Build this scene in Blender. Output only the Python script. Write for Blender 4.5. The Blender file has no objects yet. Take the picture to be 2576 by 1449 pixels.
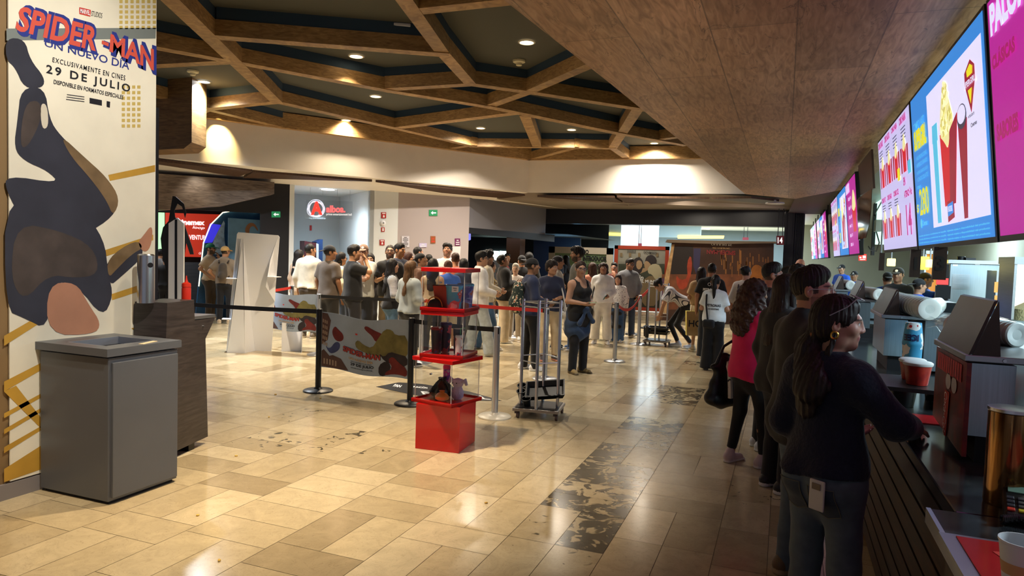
import bpy, bmesh, math, random
import numpy as np
from mathutils import Vector, Matrix
from mathutils.bvhtree import BVHTree
S = bpy.context.scene
COL = S.collection
rnd = random.Random(7)

# ---------------------------------------------------------------- camera
PW, PH, PF = 2576, 1449, 1750.0
CAMZ = 1.66
def _cd(px, py):
    v = np.array([(px - PW/2)/PF, -(py - PH/2)/PF, 1.0]); return v/np.linalg.norm(v)
_y = _cd(1975, 660); _l = _cd(1975-5000, 660-157.5)
_z = np.cross(_l, _y); _z /= np.linalg.norm(_z)
if _z[1] < 0: _z = -_z
_x = np.cross(_y, _z)
if _x[0] < 0: _x = -_x
CM = np.array([_x, _y, _z])
cam_d = bpy.data.cameras.new('camera'); cam = bpy.data.objects.new('camera', cam_d); COL.objects.link(cam)
cam_d.sensor_width = 36; cam_d.lens = 36*PF/PW; cam_d.clip_start = .05; cam_d.clip_end = 200
R_ = CM @ np.array([1,0,0]); U_ = CM @ np.array([0,1,0]); F_ = CM @ np.array([0,0,1])
cam.matrix_world = Matrix(((R_[0],U_[0],-F_[0],0),(R_[1],U_[1],-F_[1],0),(R_[2],U_[2],-F_[2],CAMZ),(0,0,0,1)))
S.camera = cam
# survey helpers: a sight line of the photograph met with the floor, a level, or a wall plane
def ray(px, py): return CM @ np.array([(px - PW/2)/PF, -(py - PH/2)/PF, 1.0])
O_ = np.array([0, 0, CAMZ])
def G(px, py, z=0.):
    d = ray(px, py); return O_ + d*((z-CAMZ)/d[2])
def DY(px, py, y):
    d = ray(px, py); return O_ + d*(y/d[1])
def XP(px, py, x):
    d = ray(px, py); return O_ + d*(x/d[0])
def DP(px, py, dep):
    return O_ + ray(px, py)*dep
def PL(px, py, p, n):
    d = ray(px, py); n = np.array(n, float); return O_ + d*(np.dot(np.array(p)-O_, n)/np.dot(d, n))

# ---------------------------------------------------------------- world, exposure, big lights
S.view_settings.view_transform = 'Standard'; S.view_settings.look = 'None'
S.view_settings.gamma = 1; S.view_settings.use_curve_mapping = False
S.view_settings.exposure = 0.75
W_ = bpy.data.worlds.new('world'); S.world = W_; W_.use_nodes = True
W_.node_tree.nodes['Background'].inputs[0].default_value = (.75, .8, 1, 1)
W_.node_tree.nodes['Background'].inputs[1].default_value = .15
S.cycles.max_bounces = 7; S.cycles.diffuse_bounces = 3; S.cycles.glossy_bounces = 3
S.cycles.transmission_bounces = 6; S.cycles.transparent_max_bounces = 16
S.cycles.sample_clamp_indirect = 3; S.cycles.caustics_reflective = False; S.cycles.caustics_refractive = False

def lamp(kind, loc, power, col, size=.3, sizey=None, aim=None, spot=None, blend=.5, parent=None):
    d = bpy.data.lights.new('lamp', kind); d.energy = power; d.color = col
    if kind == 'AREA':
        d.size = size
        if sizey: d.shape = 'RECTANGLE'; d.size_y = sizey
    else: d.shadow_soft_size = size
    if kind == 'SPOT': d.spot_size = math.radians(spot or 80); d.spot_blend = blend
    o = bpy.data.objects.new('lamp', d); COL.objects.link(o)
    L = Vector(loc); o.location = L
    t = Vector(aim) if aim is not None else L + Vector((0, 0, -1))
    o.rotation_euler = (t-L).to_track_quat('-Z', 'Y').to_euler()
    if parent is not None: o.parent = parent; o.location = L - wloc(parent)
    return o
WARM = (1, .80, .55); SOFT = (1, .88, .72); COOL = (.74, .9, 1.0)

# ---------------------------------------------------------------- materials
MATS = {}
def mat(name, col, rough=.55, metal=0., spec=.5, emit=None, es=1., noise=0., nscale=8., nstretch=(1,1,1), bump=0., alpha=1., trans=0., ior=1.45, sheen=0., coat=0.):
    if name in MATS: return MATS[name]
    m = bpy.data.materials.new(name); m.use_nodes = True; MATS[name] = m
    nt = m.node_tree; b = nt.nodes['Principled BSDF']
    c = tuple(col)+(1,) if len(col) == 3 else tuple(col)
    b.inputs['Base Color'].default_value = c
    b.inputs['Roughness'].default_value = rough; b.inputs['Metallic'].default_value = metal
    b.inputs['Specular IOR Level'].default_value = spec
    b.inputs['Alpha'].default_value = alpha
    b.inputs['Transmission Weight'].default_value = trans; b.inputs['IOR'].default_value = ior
    b.inputs['Sheen Weight'].default_value = sheen; b.inputs['Coat Weight'].default_value = coat
    if emit is not None:
        b.inputs['Emission Color'].default_value = tuple(emit)+(1,); b.inputs['Emission Strength'].default_value = es
    if noise or bump:
        tc = nt.nodes.new('ShaderNodeTexCoord'); mp = nt.nodes.new('ShaderNodeMapping'); mp.inputs['Scale'].default_value = nstretch
        nz = nt.nodes.new('ShaderNodeTexNoise'); nz.inputs['Scale'].default_value = nscale; nz.inputs['Detail'].default_value = 5
        nt.links.new(tc.outputs['Object'], mp.inputs[0]); nt.links.new(mp.outputs[0], nz.inputs['Vector'])
        if noise:
            mr = nt.nodes.new('ShaderNodeMapRange'); mr.inputs['From Min'].default_value = .25; mr.inputs['From Max'].default_value = .75
            mr.inputs['To Min'].default_value = 1-noise; mr.inputs['To Max'].default_value = 1+noise
            nt.links.new(nz.outputs['Fac'], mr.inputs['Value'])
            mx = nt.nodes.new('ShaderNodeMix'); mx.data_type = 'RGBA'; mx.blend_type = 'MULTIPLY'; mx.inputs[0].default_value = 1
            mx.inputs[6].default_value = c; nt.links.new(mr.outputs[0], mx.inputs[7]); nt.links.new(mx.outputs[2], b.inputs['Base Color'])
        if bump:
            bp = nt.nodes.new('ShaderNodeBump'); bp.inputs['Strength'].default_value = bump; bp.inputs['Distance'].default_value = .01
            nt.links.new(nz.outputs['Fac'], bp.inputs['Height']); nt.links.new(bp.outputs[0], b.inputs['Normal'])
    return m
def node_mat(name, fn):
    if name in MATS: return MATS[name]
    m = bpy.data.materials.new(name); m.use_nodes = True; MATS[name] = m
    fn(m.node_tree, m.node_tree.nodes['Principled BSDF']); return m
def hx(h):
    r = [int(h[i:i+2], 16)/255 for i in (0, 2, 4)]
    return tuple(((c+.055)/1.055)**2.4 if c > .04045 else c/12.92 for c in r)

# ---------------------------------------------------------------- objects
def wloc(o):
    v = Vector((0, 0, 0))
    while o is not None: v = v + o.location; o = o.parent
    return v
def tag(o, label=None, cat=None, group=None, kind=None):
    if label: o['label'] = label
    if cat: o['category'] = cat
    if group: o['group'] = group
    if kind: o['kind'] = kind
    return o
def thing(name, label, cat, loc=(0,0,0), group=None, rz=0.):
    o = bpy.data.objects.new(name, None); COL.objects.link(o); o.location = Vector(loc); o.rotation_euler = (0,0,rz)
    o.empty_display_size = .1
    return tag(o, label, cat, group)
def copy_tree(o, parent=None):
    c = o.copy(); COL.objects.link(c)
    if parent is not None: c.parent = parent
    for ch in list(o.children): copy_tree(ch, c)
    return c
SPLIT = {k: k for k in ('picture_patch', 'popcorn', 'tub', 'drink_cup', 'text_line', 'lettering', 'small_lettering', 'subtitle_lettering', 'title_lettering', 'title_shadow', 'price_lettering', 'list_lettering', 'fine_lettering', 'heading_lettering', 'name_lettering', 'date_lettering', 'queue_lettering', 'foot', 'picture_shape', 'vent_slat')}
SPLIT.update(picture_beams='picture_beam', picture_windows='picture_window')
class MB:
    def __init__(s): s.v = []; s.f = []; s.m = []; s.sm = []; s.g = []; s.ng = 0
    def add(s, vs, fs, m=0, smooth=False):
        b = len(s.v); s.v += [tuple(map(float, p)) for p in vs]
        for f in fs: s.f.append([i+b for i in f]); s.m.append(m); s.sm.append(smooth); s.g.append(s.ng)
        s.ng += 1
        return s
    def box(s, c, size, rz=0., m=0, R=None, bev=0.):
        hx_, hy, hz = [q/2 for q in size]; c = np.array(c, float)
        if R is None:
            ca, sa = math.cos(rz), math.sin(rz); R = np.array([[ca,-sa,0],[sa,ca,0],[0,0,1]])
        if bev > 0:
            b = bev; pts = []; 
            bmn = bmesh.new(); bmesh.ops.create_cube(bmn, size=1)
            for v in bmn.verts: v.co = Vector((v.co.x*size[0], v.co.y*size[1], v.co.z*size[2]))
            bmesh.ops.bevel(bmn, geom=list(bmn.edges), offset=b, segments=2, affect='EDGES', profile=.5)
            bmn.verts.index_update()
            vs = [R @ np.array(v.co) + c for v in bmn.verts]; fs = [[v.index for v in f.verts] for f in bmn.faces]; bmn.free()
            return s.add(vs, fs, m)
        vs = [R @ np.array([x*hx_, y*hy, z*hz]) + c for x in (-1,1) for y in (-1,1) for z in (-1,1)]
        return s.add(vs, [(0,1,3,2),(4,6,7,5),(0,4,5,1),(2,3,7,6),(0,2,6,4),(1,5,7,3)], m)
    def quad(s, a, b, c, d, m=0): return s.add([a,b,c,d], [(0,1,2,3)], m)
    def prism(s, poly, off, m=0, side=None):          # polygon in space swept along off
        off = np.array(off, float); n = len(poly); P = [np.array(p, float) for p in poly]
        s.add(P, [list(range(n))], m); s.add([p+off for p in P], [list(range(n))[::-1]], m)
        s.add(P+[p+off for p in P], [(i, i+n, (i+1) % n+n, (i+1) % n) for i in range(n)], m if side is None else side)
        return s
    def tube(s, path, r, seg=10, m=0, closed=False, cap=True):
        P = [np.array(p, float) for p in path]; n = len(P); rs = r if hasattr(r, '__len__') else [r]*n
        vs = []; prev = None
        for i in range(n):
            a = P[i-1] if (i > 0 or closed) else P[i]; b = P[(i+1) % n] if (i < n-1 or closed) else P[i]
            t = b-a; t = t/(np.linalg.norm(t)+1e-12)
            if prev is None:
                u = np.cross(t, [0,0,1.]); 
                if np.linalg.norm(u) < .1: u = np.cross(t, [0,1.,0])
            else: u = prev - t*np.dot(prev, t)
            u = u/(np.linalg.norm(u)+1e-12); w = np.cross(t, u); prev = u
            for k in range(seg):
                an = 2*math.pi*k/seg; vs.append(P[i] + rs[i]*(math.cos(an)*u + math.sin(an)*w))
        fs = []
        for i in range(n if closed else n-1):
            j = (i+1) % n
            for k in range(seg): fs.append((i*seg+k, i*seg+(k+1) % seg, j*seg+(k+1) % seg, j*seg+k))
        s.add(vs, fs, m, True)
        if cap and not closed:
            s.add(vs[:seg], [list(range(seg))[::-1]], m); s.add(vs[-seg:], [list(range(seg))], m)
        return s
    def lathe(s, c, prof, seg=24, m=0, axis=(0,0,1), smooth=True, cap=True, sx=1., sy=1.):
        c = np.array(c, float); ax = np.array(axis, float); ax /= np.linalg.norm(ax)
        u = np.cross(ax, [0,1.,0]); 
        if np.linalg.norm(u) < .1: u = np.cross(ax, [1.,0,0])
        u /= np.linalg.norm(u); w = np.cross(ax, u); vs = []
        for r, h in prof:
            for k in range(seg):
                an = 2*math.pi*k/seg; vs.append(c + ax*h + r*(sx*math.cos(an)*u + sy*math.sin(an)*w))
        n = len(prof); fs = [(i*seg+k, i*seg+(k+1) % seg, (i+1)*seg+(k+1) % seg, (i+1)*seg+k) for i in range(n-1) for k in range(seg)]
        # hard profile corners: split by repeating rings
        s.add(vs, fs, m, smooth)
        if cap:
            if prof[0][0] > 1e-4: s.add(vs[:seg], [list(range(seg))[::-1]], m)
            if prof[-1][0] > 1e-4: s.add(vs[-seg:], [list(range(seg))], m)
        return s
    def build(s, name, mats, parent=None, label=None, cat=None, group=None, kind=None, recalc=True, auto=False):
        if parent is not None and name in SPLIT and s.ng > 1:      # one part per printed piece or line of writing
            o = None
            for k in range(s.ng):
                q = MB(); idx = [i for i, g in enumerate(s.g) if g == k]
                if not idx: continue
                used = sorted({v for i in idx for v in s.f[i]}); mp = {v: j for j, v in enumerate(used)}
                q.v = [s.v[v] for v in used]; q.f = [[mp[v] for v in s.f[i]] for i in idx]; q.m = [s.m[i] for i in idx]; q.sm = [s.sm[i] for i in idx]
                o = q.build(SPLIT[name], mats, parent, recalc=recalc)
            return o
        me = bpy.data.meshes.new(name); 
        off = wloc(parent) if parent is not None else Vector((0,0,0))
        vs = [(v[0]-off.x, v[1]-off.y, v[2]-off.z) for v in s.v]
        me.from_pydata(vs, [], s.f); me.validate()
        if not isinstance(mats, (list, tuple)): mats = [mats]
        for m in mats: me.materials.append(m)
        if len(me.polygons) == len(s.f):
            me.polygons.foreach_set('material_index', s.m); me.polygons.foreach_set('use_smooth', s.sm)
        if recalc:
            bm = bmesh.new(); bm.from_mesh(me); bmesh.ops.remove_doubles(bm, verts=bm.verts, dist=1e-5)
            bmesh.ops.recalc_face_normals(bm, faces=bm.faces); bm.to_mesh(me); bm.free()
        if auto or any(s.sm):
            me.set_sharp_from_angle(angle=math.radians(38))
        o = bpy.data.objects.new(name, me); COL.objects.link(o)
        if parent is not None: o.parent = parent
        return tag(o, label, cat, group, kind)
def struct(mb, name, mats): return mb.build(name, mats, kind='structure')

def nrm(v): v = np.array(v, float); return v/np.linalg.norm(v)
_fontcache = {}
def text_mesh(s, bold=0.0, depth=0.0, shear=0., spacing=1.):
    k = (s, bold, depth, shear, spacing)
    if k in _fontcache: return _fontcache[k]
    cu = bpy.data.curves.new('lettering', 'FONT'); cu.body = s; cu.size = 1; cu.align_x = 'CENTER'; cu.align_y = 'CENTER'
    cu.offset = bold; cu.extrude = depth; cu.shear = shear; cu.space_character = spacing; cu.resolution_u = 3
    o = bpy.data.objects.new('lettering', cu); COL.objects.link(o)
    dg = bpy.context.evaluated_depsgraph_get(); dg.update()
    me = bpy.data.meshes.new_from_object(o.evaluated_get(dg))
    v = np.array([q.co[:] for q in me.vertices]) if len(me.vertices) else np.zeros((0,3)); f = [list(p.vertices) for p in me.polygons]
    bpy.data.objects.remove(o); bpy.data.curves.remove(cu); bpy.data.meshes.remove(me)
    if len(v):
        for a in (0, 1): v[:, a] -= (v[:, a].max()+v[:, a].min())/2
    _fontcache[k] = (v, f); return v, f
def put_text(mb, s, c, u, v, w=None, h=None, m=0, bold=0., shear=0., spacing=1., lift=.002, warp=None):
    """lettering fitted to a width and/or height on the plane c + a*u + b*v, lifted along u x v"""
    P, f = text_mesh(s, bold, 0., shear, spacing)
    if not len(P): return mb
    P = P.copy(); bw = np.ptp(P[:,0]); bh = np.ptp(P[:,1])
    sx = (w/bw) if w else None; sy = (h/bh) if h else None
    sx = sx or sy; sy = sy or sx
    u = nrm(u); v = nrm(v); n = np.cross(u, v); c = np.array(c, float)
    A = P[:,0]*sx; B = P[:,1]*sy
    if warp: A, B = warp(A, B)
    V = c + A[:,None]*u + B[:,None]*v + n*lift
    return mb.add(V, f, m)
def flat_poly(mb, pts2, c, u, v, m=0, lift=.001):
    u = nrm(u); v = nrm(v); n = np.cross(u, v); c = np.array(c, float)
    return mb.add([c + a*u + b*v + n*lift for a, b in pts2], [list(range(len(pts2)))], m)
# ================================================================ THE SETTING
# ---- floor: one mesh of stone tiles, tone carried per tile
def floor_nodes(nt, b):
    L = nt.links.new; N = nt.nodes.new
    at = N('ShaderNodeAttribute'); at.attribute_name = 'tone'
    sp = N('ShaderNodeSeparateColor'); L(at.outputs['Color'], sp.inputs[0])
    rp = N('ShaderNodeValToRGB'); e = rp.color_ramp.elements
    e[0].position = 0; e[0].color = (*hx('917f61'), 1); e[1].position = 1; e[1].color = (*hx('dac9a6'), 1)
    x = e.new(.35); x.color = (*hx('b7a582'), 1); x = e.new(.7); x.color = (*hx('cbb994'), 1)
    L(sp.outputs[0], rp.inputs[0])
    tc = N('ShaderNodeTexCoord')
    n1 = N('ShaderNodeTexNoise'); n1.inputs['Scale'].default_value = 5; n1.inputs['Detail'].default_value = 9; n1.inputs['Roughness'].default_value = .7; n1.inputs['Distortion'].default_value = 1.2
    L(tc.outputs['Object'], n1.inputs['Vector'])
    m1 = N('ShaderNodeMapRange'); m1.inputs[1].default_value = .3; m1.inputs[2].default_value = .75; m1.inputs[3].default_value = .82; m1.inputs[4].default_value = 1.1; L(n1.outputs[0], m1.inputs[0])
    x1 = N('ShaderNodeMix'); x1.data_type = 'RGBA'; x1.blend_type = 'MULTIPLY'; x1.inputs[0].default_value = 1; L(rp.outputs[0], x1.inputs[6]); L(m1.outputs[0], x1.inputs[7])
    # veins and fossils
    n2 = N('ShaderNodeTexNoise'); n2.inputs['Scale'].default_value = 9; n2.inputs['Detail'].default_value = 8; n2.inputs['Distortion'].default_value = 2.5; L(tc.outputs['Object'], n2.inputs['Vector'])
    m2 = N('ShaderNodeValToRGB'); q = m2.color_ramp.elements; q[0].position = .490; q[0].color = (1,1,1,1); q[1].position = .512; q[1].color = (1,1,1,1)
    y = q.new(.5); y.color = (.72,.7,.68,1); L(n2.outputs[0], m2.inputs[0])
    x2 = N('ShaderNodeMix'); x2.data_type = 'RGBA'; x2.blend_type = 'MULTIPLY'; x2.inputs[0].default_value = .8; L(x1.outputs[2], x2.inputs[6]); L(m2.outputs[0], x2.inputs[7])
    # dark mottled tiles
    n3 = N('ShaderNodeTexNoise'); n3.inputs['Scale'].default_value = 7.5; n3.inputs['Detail'].default_value = 6; n3.inputs['Distortion'].default_value = 1.6; L(tc.outputs['Object'], n3.inputs['Vector'])
    ad = N('ShaderNodeMath'); ad.operation = 'MULTIPLY_ADD'; L(sp.outputs[1], ad.inputs[0]); ad.inputs[1].default_value = .42; L(n3.outputs[0], ad.inputs[2])
    m3 = N('ShaderNodeMapRange'); m3.inputs[1].default_value = .84; m3.inputs[2].default_value = .90; L(ad.outputs[0], m3.inputs[0])
    x3 = N('ShaderNodeMix'); x3.data_type = 'RGBA'; L(m3.outputs[0], x3.inputs[0]); L(x2.outputs[2], x3.inputs[6]); x3.inputs[7].default_value = (*hx('57503f'), 1)
    x4 = N('ShaderNodeMix'); x4.data_type = 'RGBA'; x4.blend_type = 'MULTIPLY'; L(sp.outputs[1], x4.inputs[0]); L(x3.outputs[2], x4.inputs[6]); x4.inputs[7].default_value = (.78,.77,.74,1)
    L(x4.outputs[2], b.inputs['Base Color'])
    r = N('ShaderNodeMapRange'); r.inputs[3].default_value = .13; r.inputs[4].default_value = .24; L(n1.outputs[0], r.inputs[0]); L(r.outputs[0], b.inputs['Roughness'])
    b.inputs['Specular IOR Level'].default_value = .55
FLOOR = node_mat('polished_beige_stone', floor_nodes)
GROUT = mat('tile_joint', hx('6f5f45'), .6)
def build_floor():
    mb = MB(); tones = []
    x0, x1, y0, y1 = -15.0, 5.2, -2.5, 33.5; T = .2855; g = .0016
    r = random.Random(3)
    dark = [(-1.44,-.87,4.1,5.75,1.),(-1.44,-.87,6.4,7.2,1.),(-1.44,-.87,8.4,9.2,.95),(-1.44,-.87,2.2,4.05,.45),(-2.05,-1.44,1.,2.6,.35),(-.3,.3,4.6,5.3,.5),(-1.44,-.87,11,11.9,.8),(-4.0,-3.4,4.6,5.3,.6),(-4.3,-3.7,4.0,4.5,.5)]
    def put(a, b_, c, d):
        mb.add([(a+g, c+g, 0), (b_-g, c+g, 0), (b_-g, d-g, 0), (a+g, d-g, 0)], [(0,1,2,3)], 0)
        mx, my = (a+b_)/2, (c+d)/2; dk = 0.
        for X0, X1, Y0, Y1, q in dark:
            if X0-.05 < mx < X1+.05 and Y0-.1 < my < Y1+.1: dk = max(dk, q*r.choice((1, 1, .8, .45)))
        if dk == 0 and r.random() < .05: dk = r.uniform(.2, .6)
        tones.append((min(1, max(0, r.gauss(.64, .19))), dk))
    k0 = int(math.floor((x0+.87)/(2*T)))
    X = -.87 + k0*2*T
    while X < x1:
        Y = y0 - r.uniform(0, .5)
        while Y < y1:
            if r.random() < .5:
                n = r.choice((1, 1, 2)); 
                for i in range(n): put(X, X+2*T, Y+i*T, Y+(i+1)*T)
                Y += n*T
            else:
                off = r.choice((0, 0, T))
                put(X, X+T, Y, Y+2*T); put(X+T, X+2*T, Y, Y+2*T); Y += 2*T
        X += 2*T
    me_o = mb.build('floor', [FLOOR, GROUT], kind='structure', recalc=False)
    me = me_o.data; a = me.color_attributes.new('tone', 'FLOAT_COLOR', 'CORNER')
    arr = np.zeros((len(me.loops), 4), 'f'); arr[:, 3] = 1
    for p in me.polygons:
        arr[p.loop_start:p.loop_start+p.loop_total, 0] = tones[p.index][0]; arr[p.loop_start:p.loop_start+p.loop_total, 1] = tones[p.index][1]
    a.data.foreach_set('color', arr.ravel())
    # slab underneath shows as the joints
    bm = bmesh.new(); bm.from_mesh(me)
    vs = [bm.verts.new(p) for p in ((x0-.5,y0-.6,-.0025),(x1+.5,y0-.6,-.0025),(x1+.5,y1+.5,-.0025),(x0-.5,y1+.5,-.0025))]
    f = bm.faces.new(vs); f.material_index = 1; bm.to_mesh(me); bm.free()
build_floor()

def wood_nodes(c1, c2, c3, sx, sy, sz, rough, plank=None, knots=0.):
    def fn(nt, b):
        L = nt.links.new; N = nt.nodes.new
        tc = N('ShaderNodeTexCoord'); mp = N('ShaderNodeMapping'); mp.inputs['Scale'].default_value = (sx, sy, sz); L(tc.outputs['Object'], mp.inputs[0])
        n = N('ShaderNodeTexNoise'); n.inputs['Scale'].default_value = 3; n.inputs['Detail'].default_value = 8; n.inputs['Distortion'].default_value = 1.4; L(mp.outputs[0], n.inputs['Vector'])
        r = N('ShaderNodeValToRGB'); e = r.color_ramp.elements; e[0].position = .3; e[0].color = (*c1, 1); e[1].position = .75; e[1].color = (*c3, 1); x = e.new(.52); x.color = (*c2, 1)
        L(n.outputs[0], r.inputs[0]); out = r.outputs[0]
        n2 = N('ShaderNodeTexNoise'); n2.inputs['Scale'].default_value = .9; n2.inputs['Detail'].default_value = 3; L(tc.outputs['Object'], n2.inputs['Vector'])
        m2 = N('ShaderNodeMapRange'); m2.inputs[1].default_value = .3; m2.inputs[2].default_value = .7; m2.inputs[3].default_value = .75; m2.inputs[4].default_value = 1.2; L(n2.outputs[0], m2.inputs[0])
        x2 = N('ShaderNodeMix'); x2.data_type = 'RGBA'; x2.blend_type = 'MULTIPLY'; x2.inputs[0].default_value = 1; L(out, x2.inputs[6]); L(m2.outputs[0], x2.inputs[7]); out = x2.outputs[2]
        if plank:
            br = N('ShaderNodeTexBrick'); br.inputs['Scale'].default_value = 1; br.inputs['Brick Width'].default_value = plank[0]; br.inputs['Row Height'].default_value = plank[1]
            br.inputs['Mortar Size'].default_value = .004; br.inputs['Color1'].default_value = (.78,.78,.78,1); br.inputs['Color2'].default_value = (1.1,1.1,1.1,1); br.inputs['Mortar'].default_value = (.45,.45,.45,1)
            m3 = N('ShaderNodeMapping'); m3.inputs['Rotation'].default_value = (0, 0, math.radians(90)); L(tc.outputs['Object'], m3.inputs[0]); L(m3.outputs[0], br.inputs['Vector'])
            x3 = N('ShaderNodeMix'); x3.data_type = 'RGBA'; x3.blend_type = 'MULTIPLY'; x3.inputs[0].default_value = 1; L(out, x3.inputs[6]); L(br.outputs['Color'], x3.inputs[7]); out = x3.outputs[2]
        if knots:
            mk = N('ShaderNodeMapping'); mk.inputs['Scale'].default_value = (4.5, 1.1, 1); L(tc.outputs['Object'], mk.inputs[0])
            nk = N('ShaderNodeTexNoise'); nk.inputs['Scale'].default_value = 1.6; nk.inputs['Detail'].default_value = 7; nk.inputs['Distortion'].default_value = 2.2; L(mk.outputs[0], nk.inputs['Vector'])
            rk = N('ShaderNodeValToRGB'); q = rk.color_ramp.elements; q[0].position = .62; q[0].color = (1,1,1,1); q[1].position = .645; q[1].color = (1,1,1,1); y = q.new(.632); y.color = (.25,.22,.2,1); L(nk.outputs[0], rk.inputs[0])
            x4 = N('ShaderNodeMix'); x4.data_type = 'RGBA'; x4.blend_type = 'MULTIPLY'; x4.inputs[0].default_value = knots; L(out, x4.inputs[6]); L(rk.outputs[0], x4.inputs[7]); out = x4.outputs[2]
        L(out, b.inputs['Base Color']); b.inputs['Roughness'].default_value = rough
    return fn
BEAM = node_mat('oak_beam', wood_nodes(hx('876640'), hx('a58252'), hx('bd9a66'), 2.2, 2.2, 9, .55))
SOFF = node_mat('rustic_plank_soffit', wood_nodes(hx('8a6a4c'), hx('b08c68'), hx('c8a682'), 9, 1.2, 3, .42, plank=(1.9, .42), knots=.9))
VENEER = node_mat('grey_brown_veneer', wood_nodes(hx('54463a'), hx('76675a'), hx('8d7d70'), 1.2, 1.2, 10, .5))
VENEER2 = node_mat('warm_veneer', wood_nodes(hx('5f4423'), hx('7b5c34'), hx('8d6c41'), 1, 1, 9, .5))
LOUVER = node_mat('slatted_walnut', wood_nodes(hx('38271b'), hx('4d3626'), hx('5f4633'), 14, 14, 2, .5))
DARKSLAT = node_mat('dark_counter_planks', wood_nodes(hx('1f150d'), hx('3a2715'), hx('54391f'), 3, 1.0, 14, .45))
CEIL = mat('charcoal_ceiling', hx('56564e'), .9)
CEILBLUE = mat('blue_grey_upstand', hx('31465a'), .8)
WHITE = mat('off_white_paint', hx('e9e2d8'), .75, noise=.03, nscale=3)
GREYW = mat('grey_paint', hx('b9b6b8'), .8, noise=.03, nscale=3)
COOLW = mat('cool_white_paint', hx('dde3e6'), .8)
BLACK = mat('black_paint', hx('14141a'), .6)
BLACKG = mat('black_gloss', hx('0c0c10'), .22)
CHROME = mat('brushed_steel', hx('c3c6ca'), .28, 1.)
STEEL = mat('satin_steel', hx('aab0b6'), .38, 1., noise=.08, nscale=3, nstretch=(1,1,25))
ALU = mat('silver_aluminium', hx('c9ccd2'), .35, .85)
BLKPL = mat('black_plastic', hx('101012'), .38)
REDPL = mat('glossy_red_acrylic', hx('c01616'), .16, coat=.3)
WHITEB = mat('white_card', hx('eef0f6'), .6)
KITW = mat('kitchen_wall_paint', hx('a9aa98'), .6, noise=.05, nscale=2)

# ---- ceiling, beams
mb = MB(); mb.quad((-15,-2.5,4.32),(-15,19,4.32),(0,19,4.32),(0,-2.5,4.32)); struct(mb, 'ceiling', CEIL)
beams = [((427,0),(697,259)),((560,96),(1113,139)),((300,105),(590,158)),((330,171),(590,157)),((602,160),(974,230),(1235,272)),((1235,272),(1558,338),(1720,367)),
 ((523,277),(697,259)),((330,231),(523,275)),((523,277),(440,312)),((523,278),(705,322)),((697,259),(994,325),(1188,370)),((1188,371),(1362,373),(1541,376)),((994,325),(1303,287)),
 ((966,229),(1184,216)),((1013,0),(1113,137),(1184,216)),((1184,216),(1330,236),(1620,280)),((1231,271),(1330,236),(1500,163)),((1069,33),(1300,9)),((1321,297),(1350,371)),
 ((1604,279),(1541,376)),((1541,376),(1578,402)),((1341,403),(1452,374)),((1660,355),(1720,347)),((1132,377),(1188,369)),((1013,0),(960,-70)),((427,0),(360,-70)),((1300,9),(1420,-6))]
BZ = 4.0; nb = 0
for chain in beams:
    for p, q in zip(chain[:-1], chain[1:]):
        a = G(*p, BZ); c = G(*q, BZ); d = c-a; ln = np.linalg.norm(d); d /= ln; ang = math.atan2(d[1], d[0]); mid = (a+c)/2
        nb += 1; z0 = BZ + .0008*nb
        mb = MB(); w = .17 if ln < 2.5 else .19
        mb.box((mid[0], mid[1], z0+.09), (ln+w*.9, w, .18), ang, 0)
        mb.box((mid[0], mid[1], (z0+.18+4.32)/2), (ln+w*.6, w*.92, 4.32-z0-.18), ang, 1)
        struct(mb, 'trim_%d' % nb, [BEAM, CEILBLUE])
# ---- white fascia below the coffered ceiling
FA = [(-11.9, 7.6), (-10.62, 9.55), (-6.08, 16.45), (-.2, 16.95), (2.8, 17.2)]
for i in range(4):
    a = np.array([*FA[i], 0]); c = np.array([*FA[i+1], 0]); d = nrm(c-a); n = np.array([-d[1], d[0], 0])*.2
    mb = MB(); mb.prism([a+[0,0,3.2], c+[0,0,3.2], c+[0,0,4.32], a+[0,0,4.32]], n); struct(mb, 'wall_fascia_%d' % (i+1), WHITE)
    nb += 1; mid = (a+c)/2; mb = MB(); mb.box((mid[0]-n[0]*.35, mid[1]-n[1]*.35, 4.15), (np.linalg.norm(c-a), .16, .30), math.atan2(d[1], d[0])); struct(mb, 'trim_%d' % nb, BEAM)
# ---- soffit between fascia and shop fronts (one sloped plane each), slatted wood wedges under it
WL = [(-13.3, 8.3), (-11.6, 10.35), (-7.29, 15.53)]
sp0 = np.array([-10.62, 9.55, 3.2]); sp1 = np.array([-6.08, 16.45, 3.2]); sp2 = np.array([-8.52, 14.24, 3.0]); sn = np.cross(sp1-sp0, sp2-sp0)
mb = MB(); mb.add([(-12.2,7.3,3.2),(-10.62,9.55,3.2),(-6.08,16.45,3.2),(-5.9,20,3.02),(-7.0,16,2.99),(-8.52,14.24,3.0),(-11.6,10.35,3.0),(-13.4,8.1,3.0)], [list(range(8))])
struct(mb, 'ceiling_soffit_left', WHITE)
def wedge(name, px, plane):
    mb = MB(); P = [PL(*p, *plane) for p in px]; mb.prism([p-[0,0,.012] for p in P], (0,0,-.05)); struct(mb, name, LOUVER)
pln = (sp0, sn)
for i, px in enumerate([[(396,397),(635,424),(600,437),(396,405)], [(613,440),(637,425),(936,450),(740,444)], [(945,451),(1155,486),(1190,492),(1300,494),(1330,487),(960,452)]]):
    nb += 1; wedge('trim_%d' % nb, px, pln)
mb = MB(); mb.add([(-6.08,16.45,3.2),(2.8,17.2,3.2),(2.8,20.2,3.02),(-8.3,20.2,3.02),(-8.3,15.6,3.02)], [list(range(5))]); struct(mb, 'ceiling_soffit_right', mat('taupe_paint', hx('8a7d70'), .8))
p2 = (np.array([-6.08,16.45,3.16]), np.array([0,.06,1.]))
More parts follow.
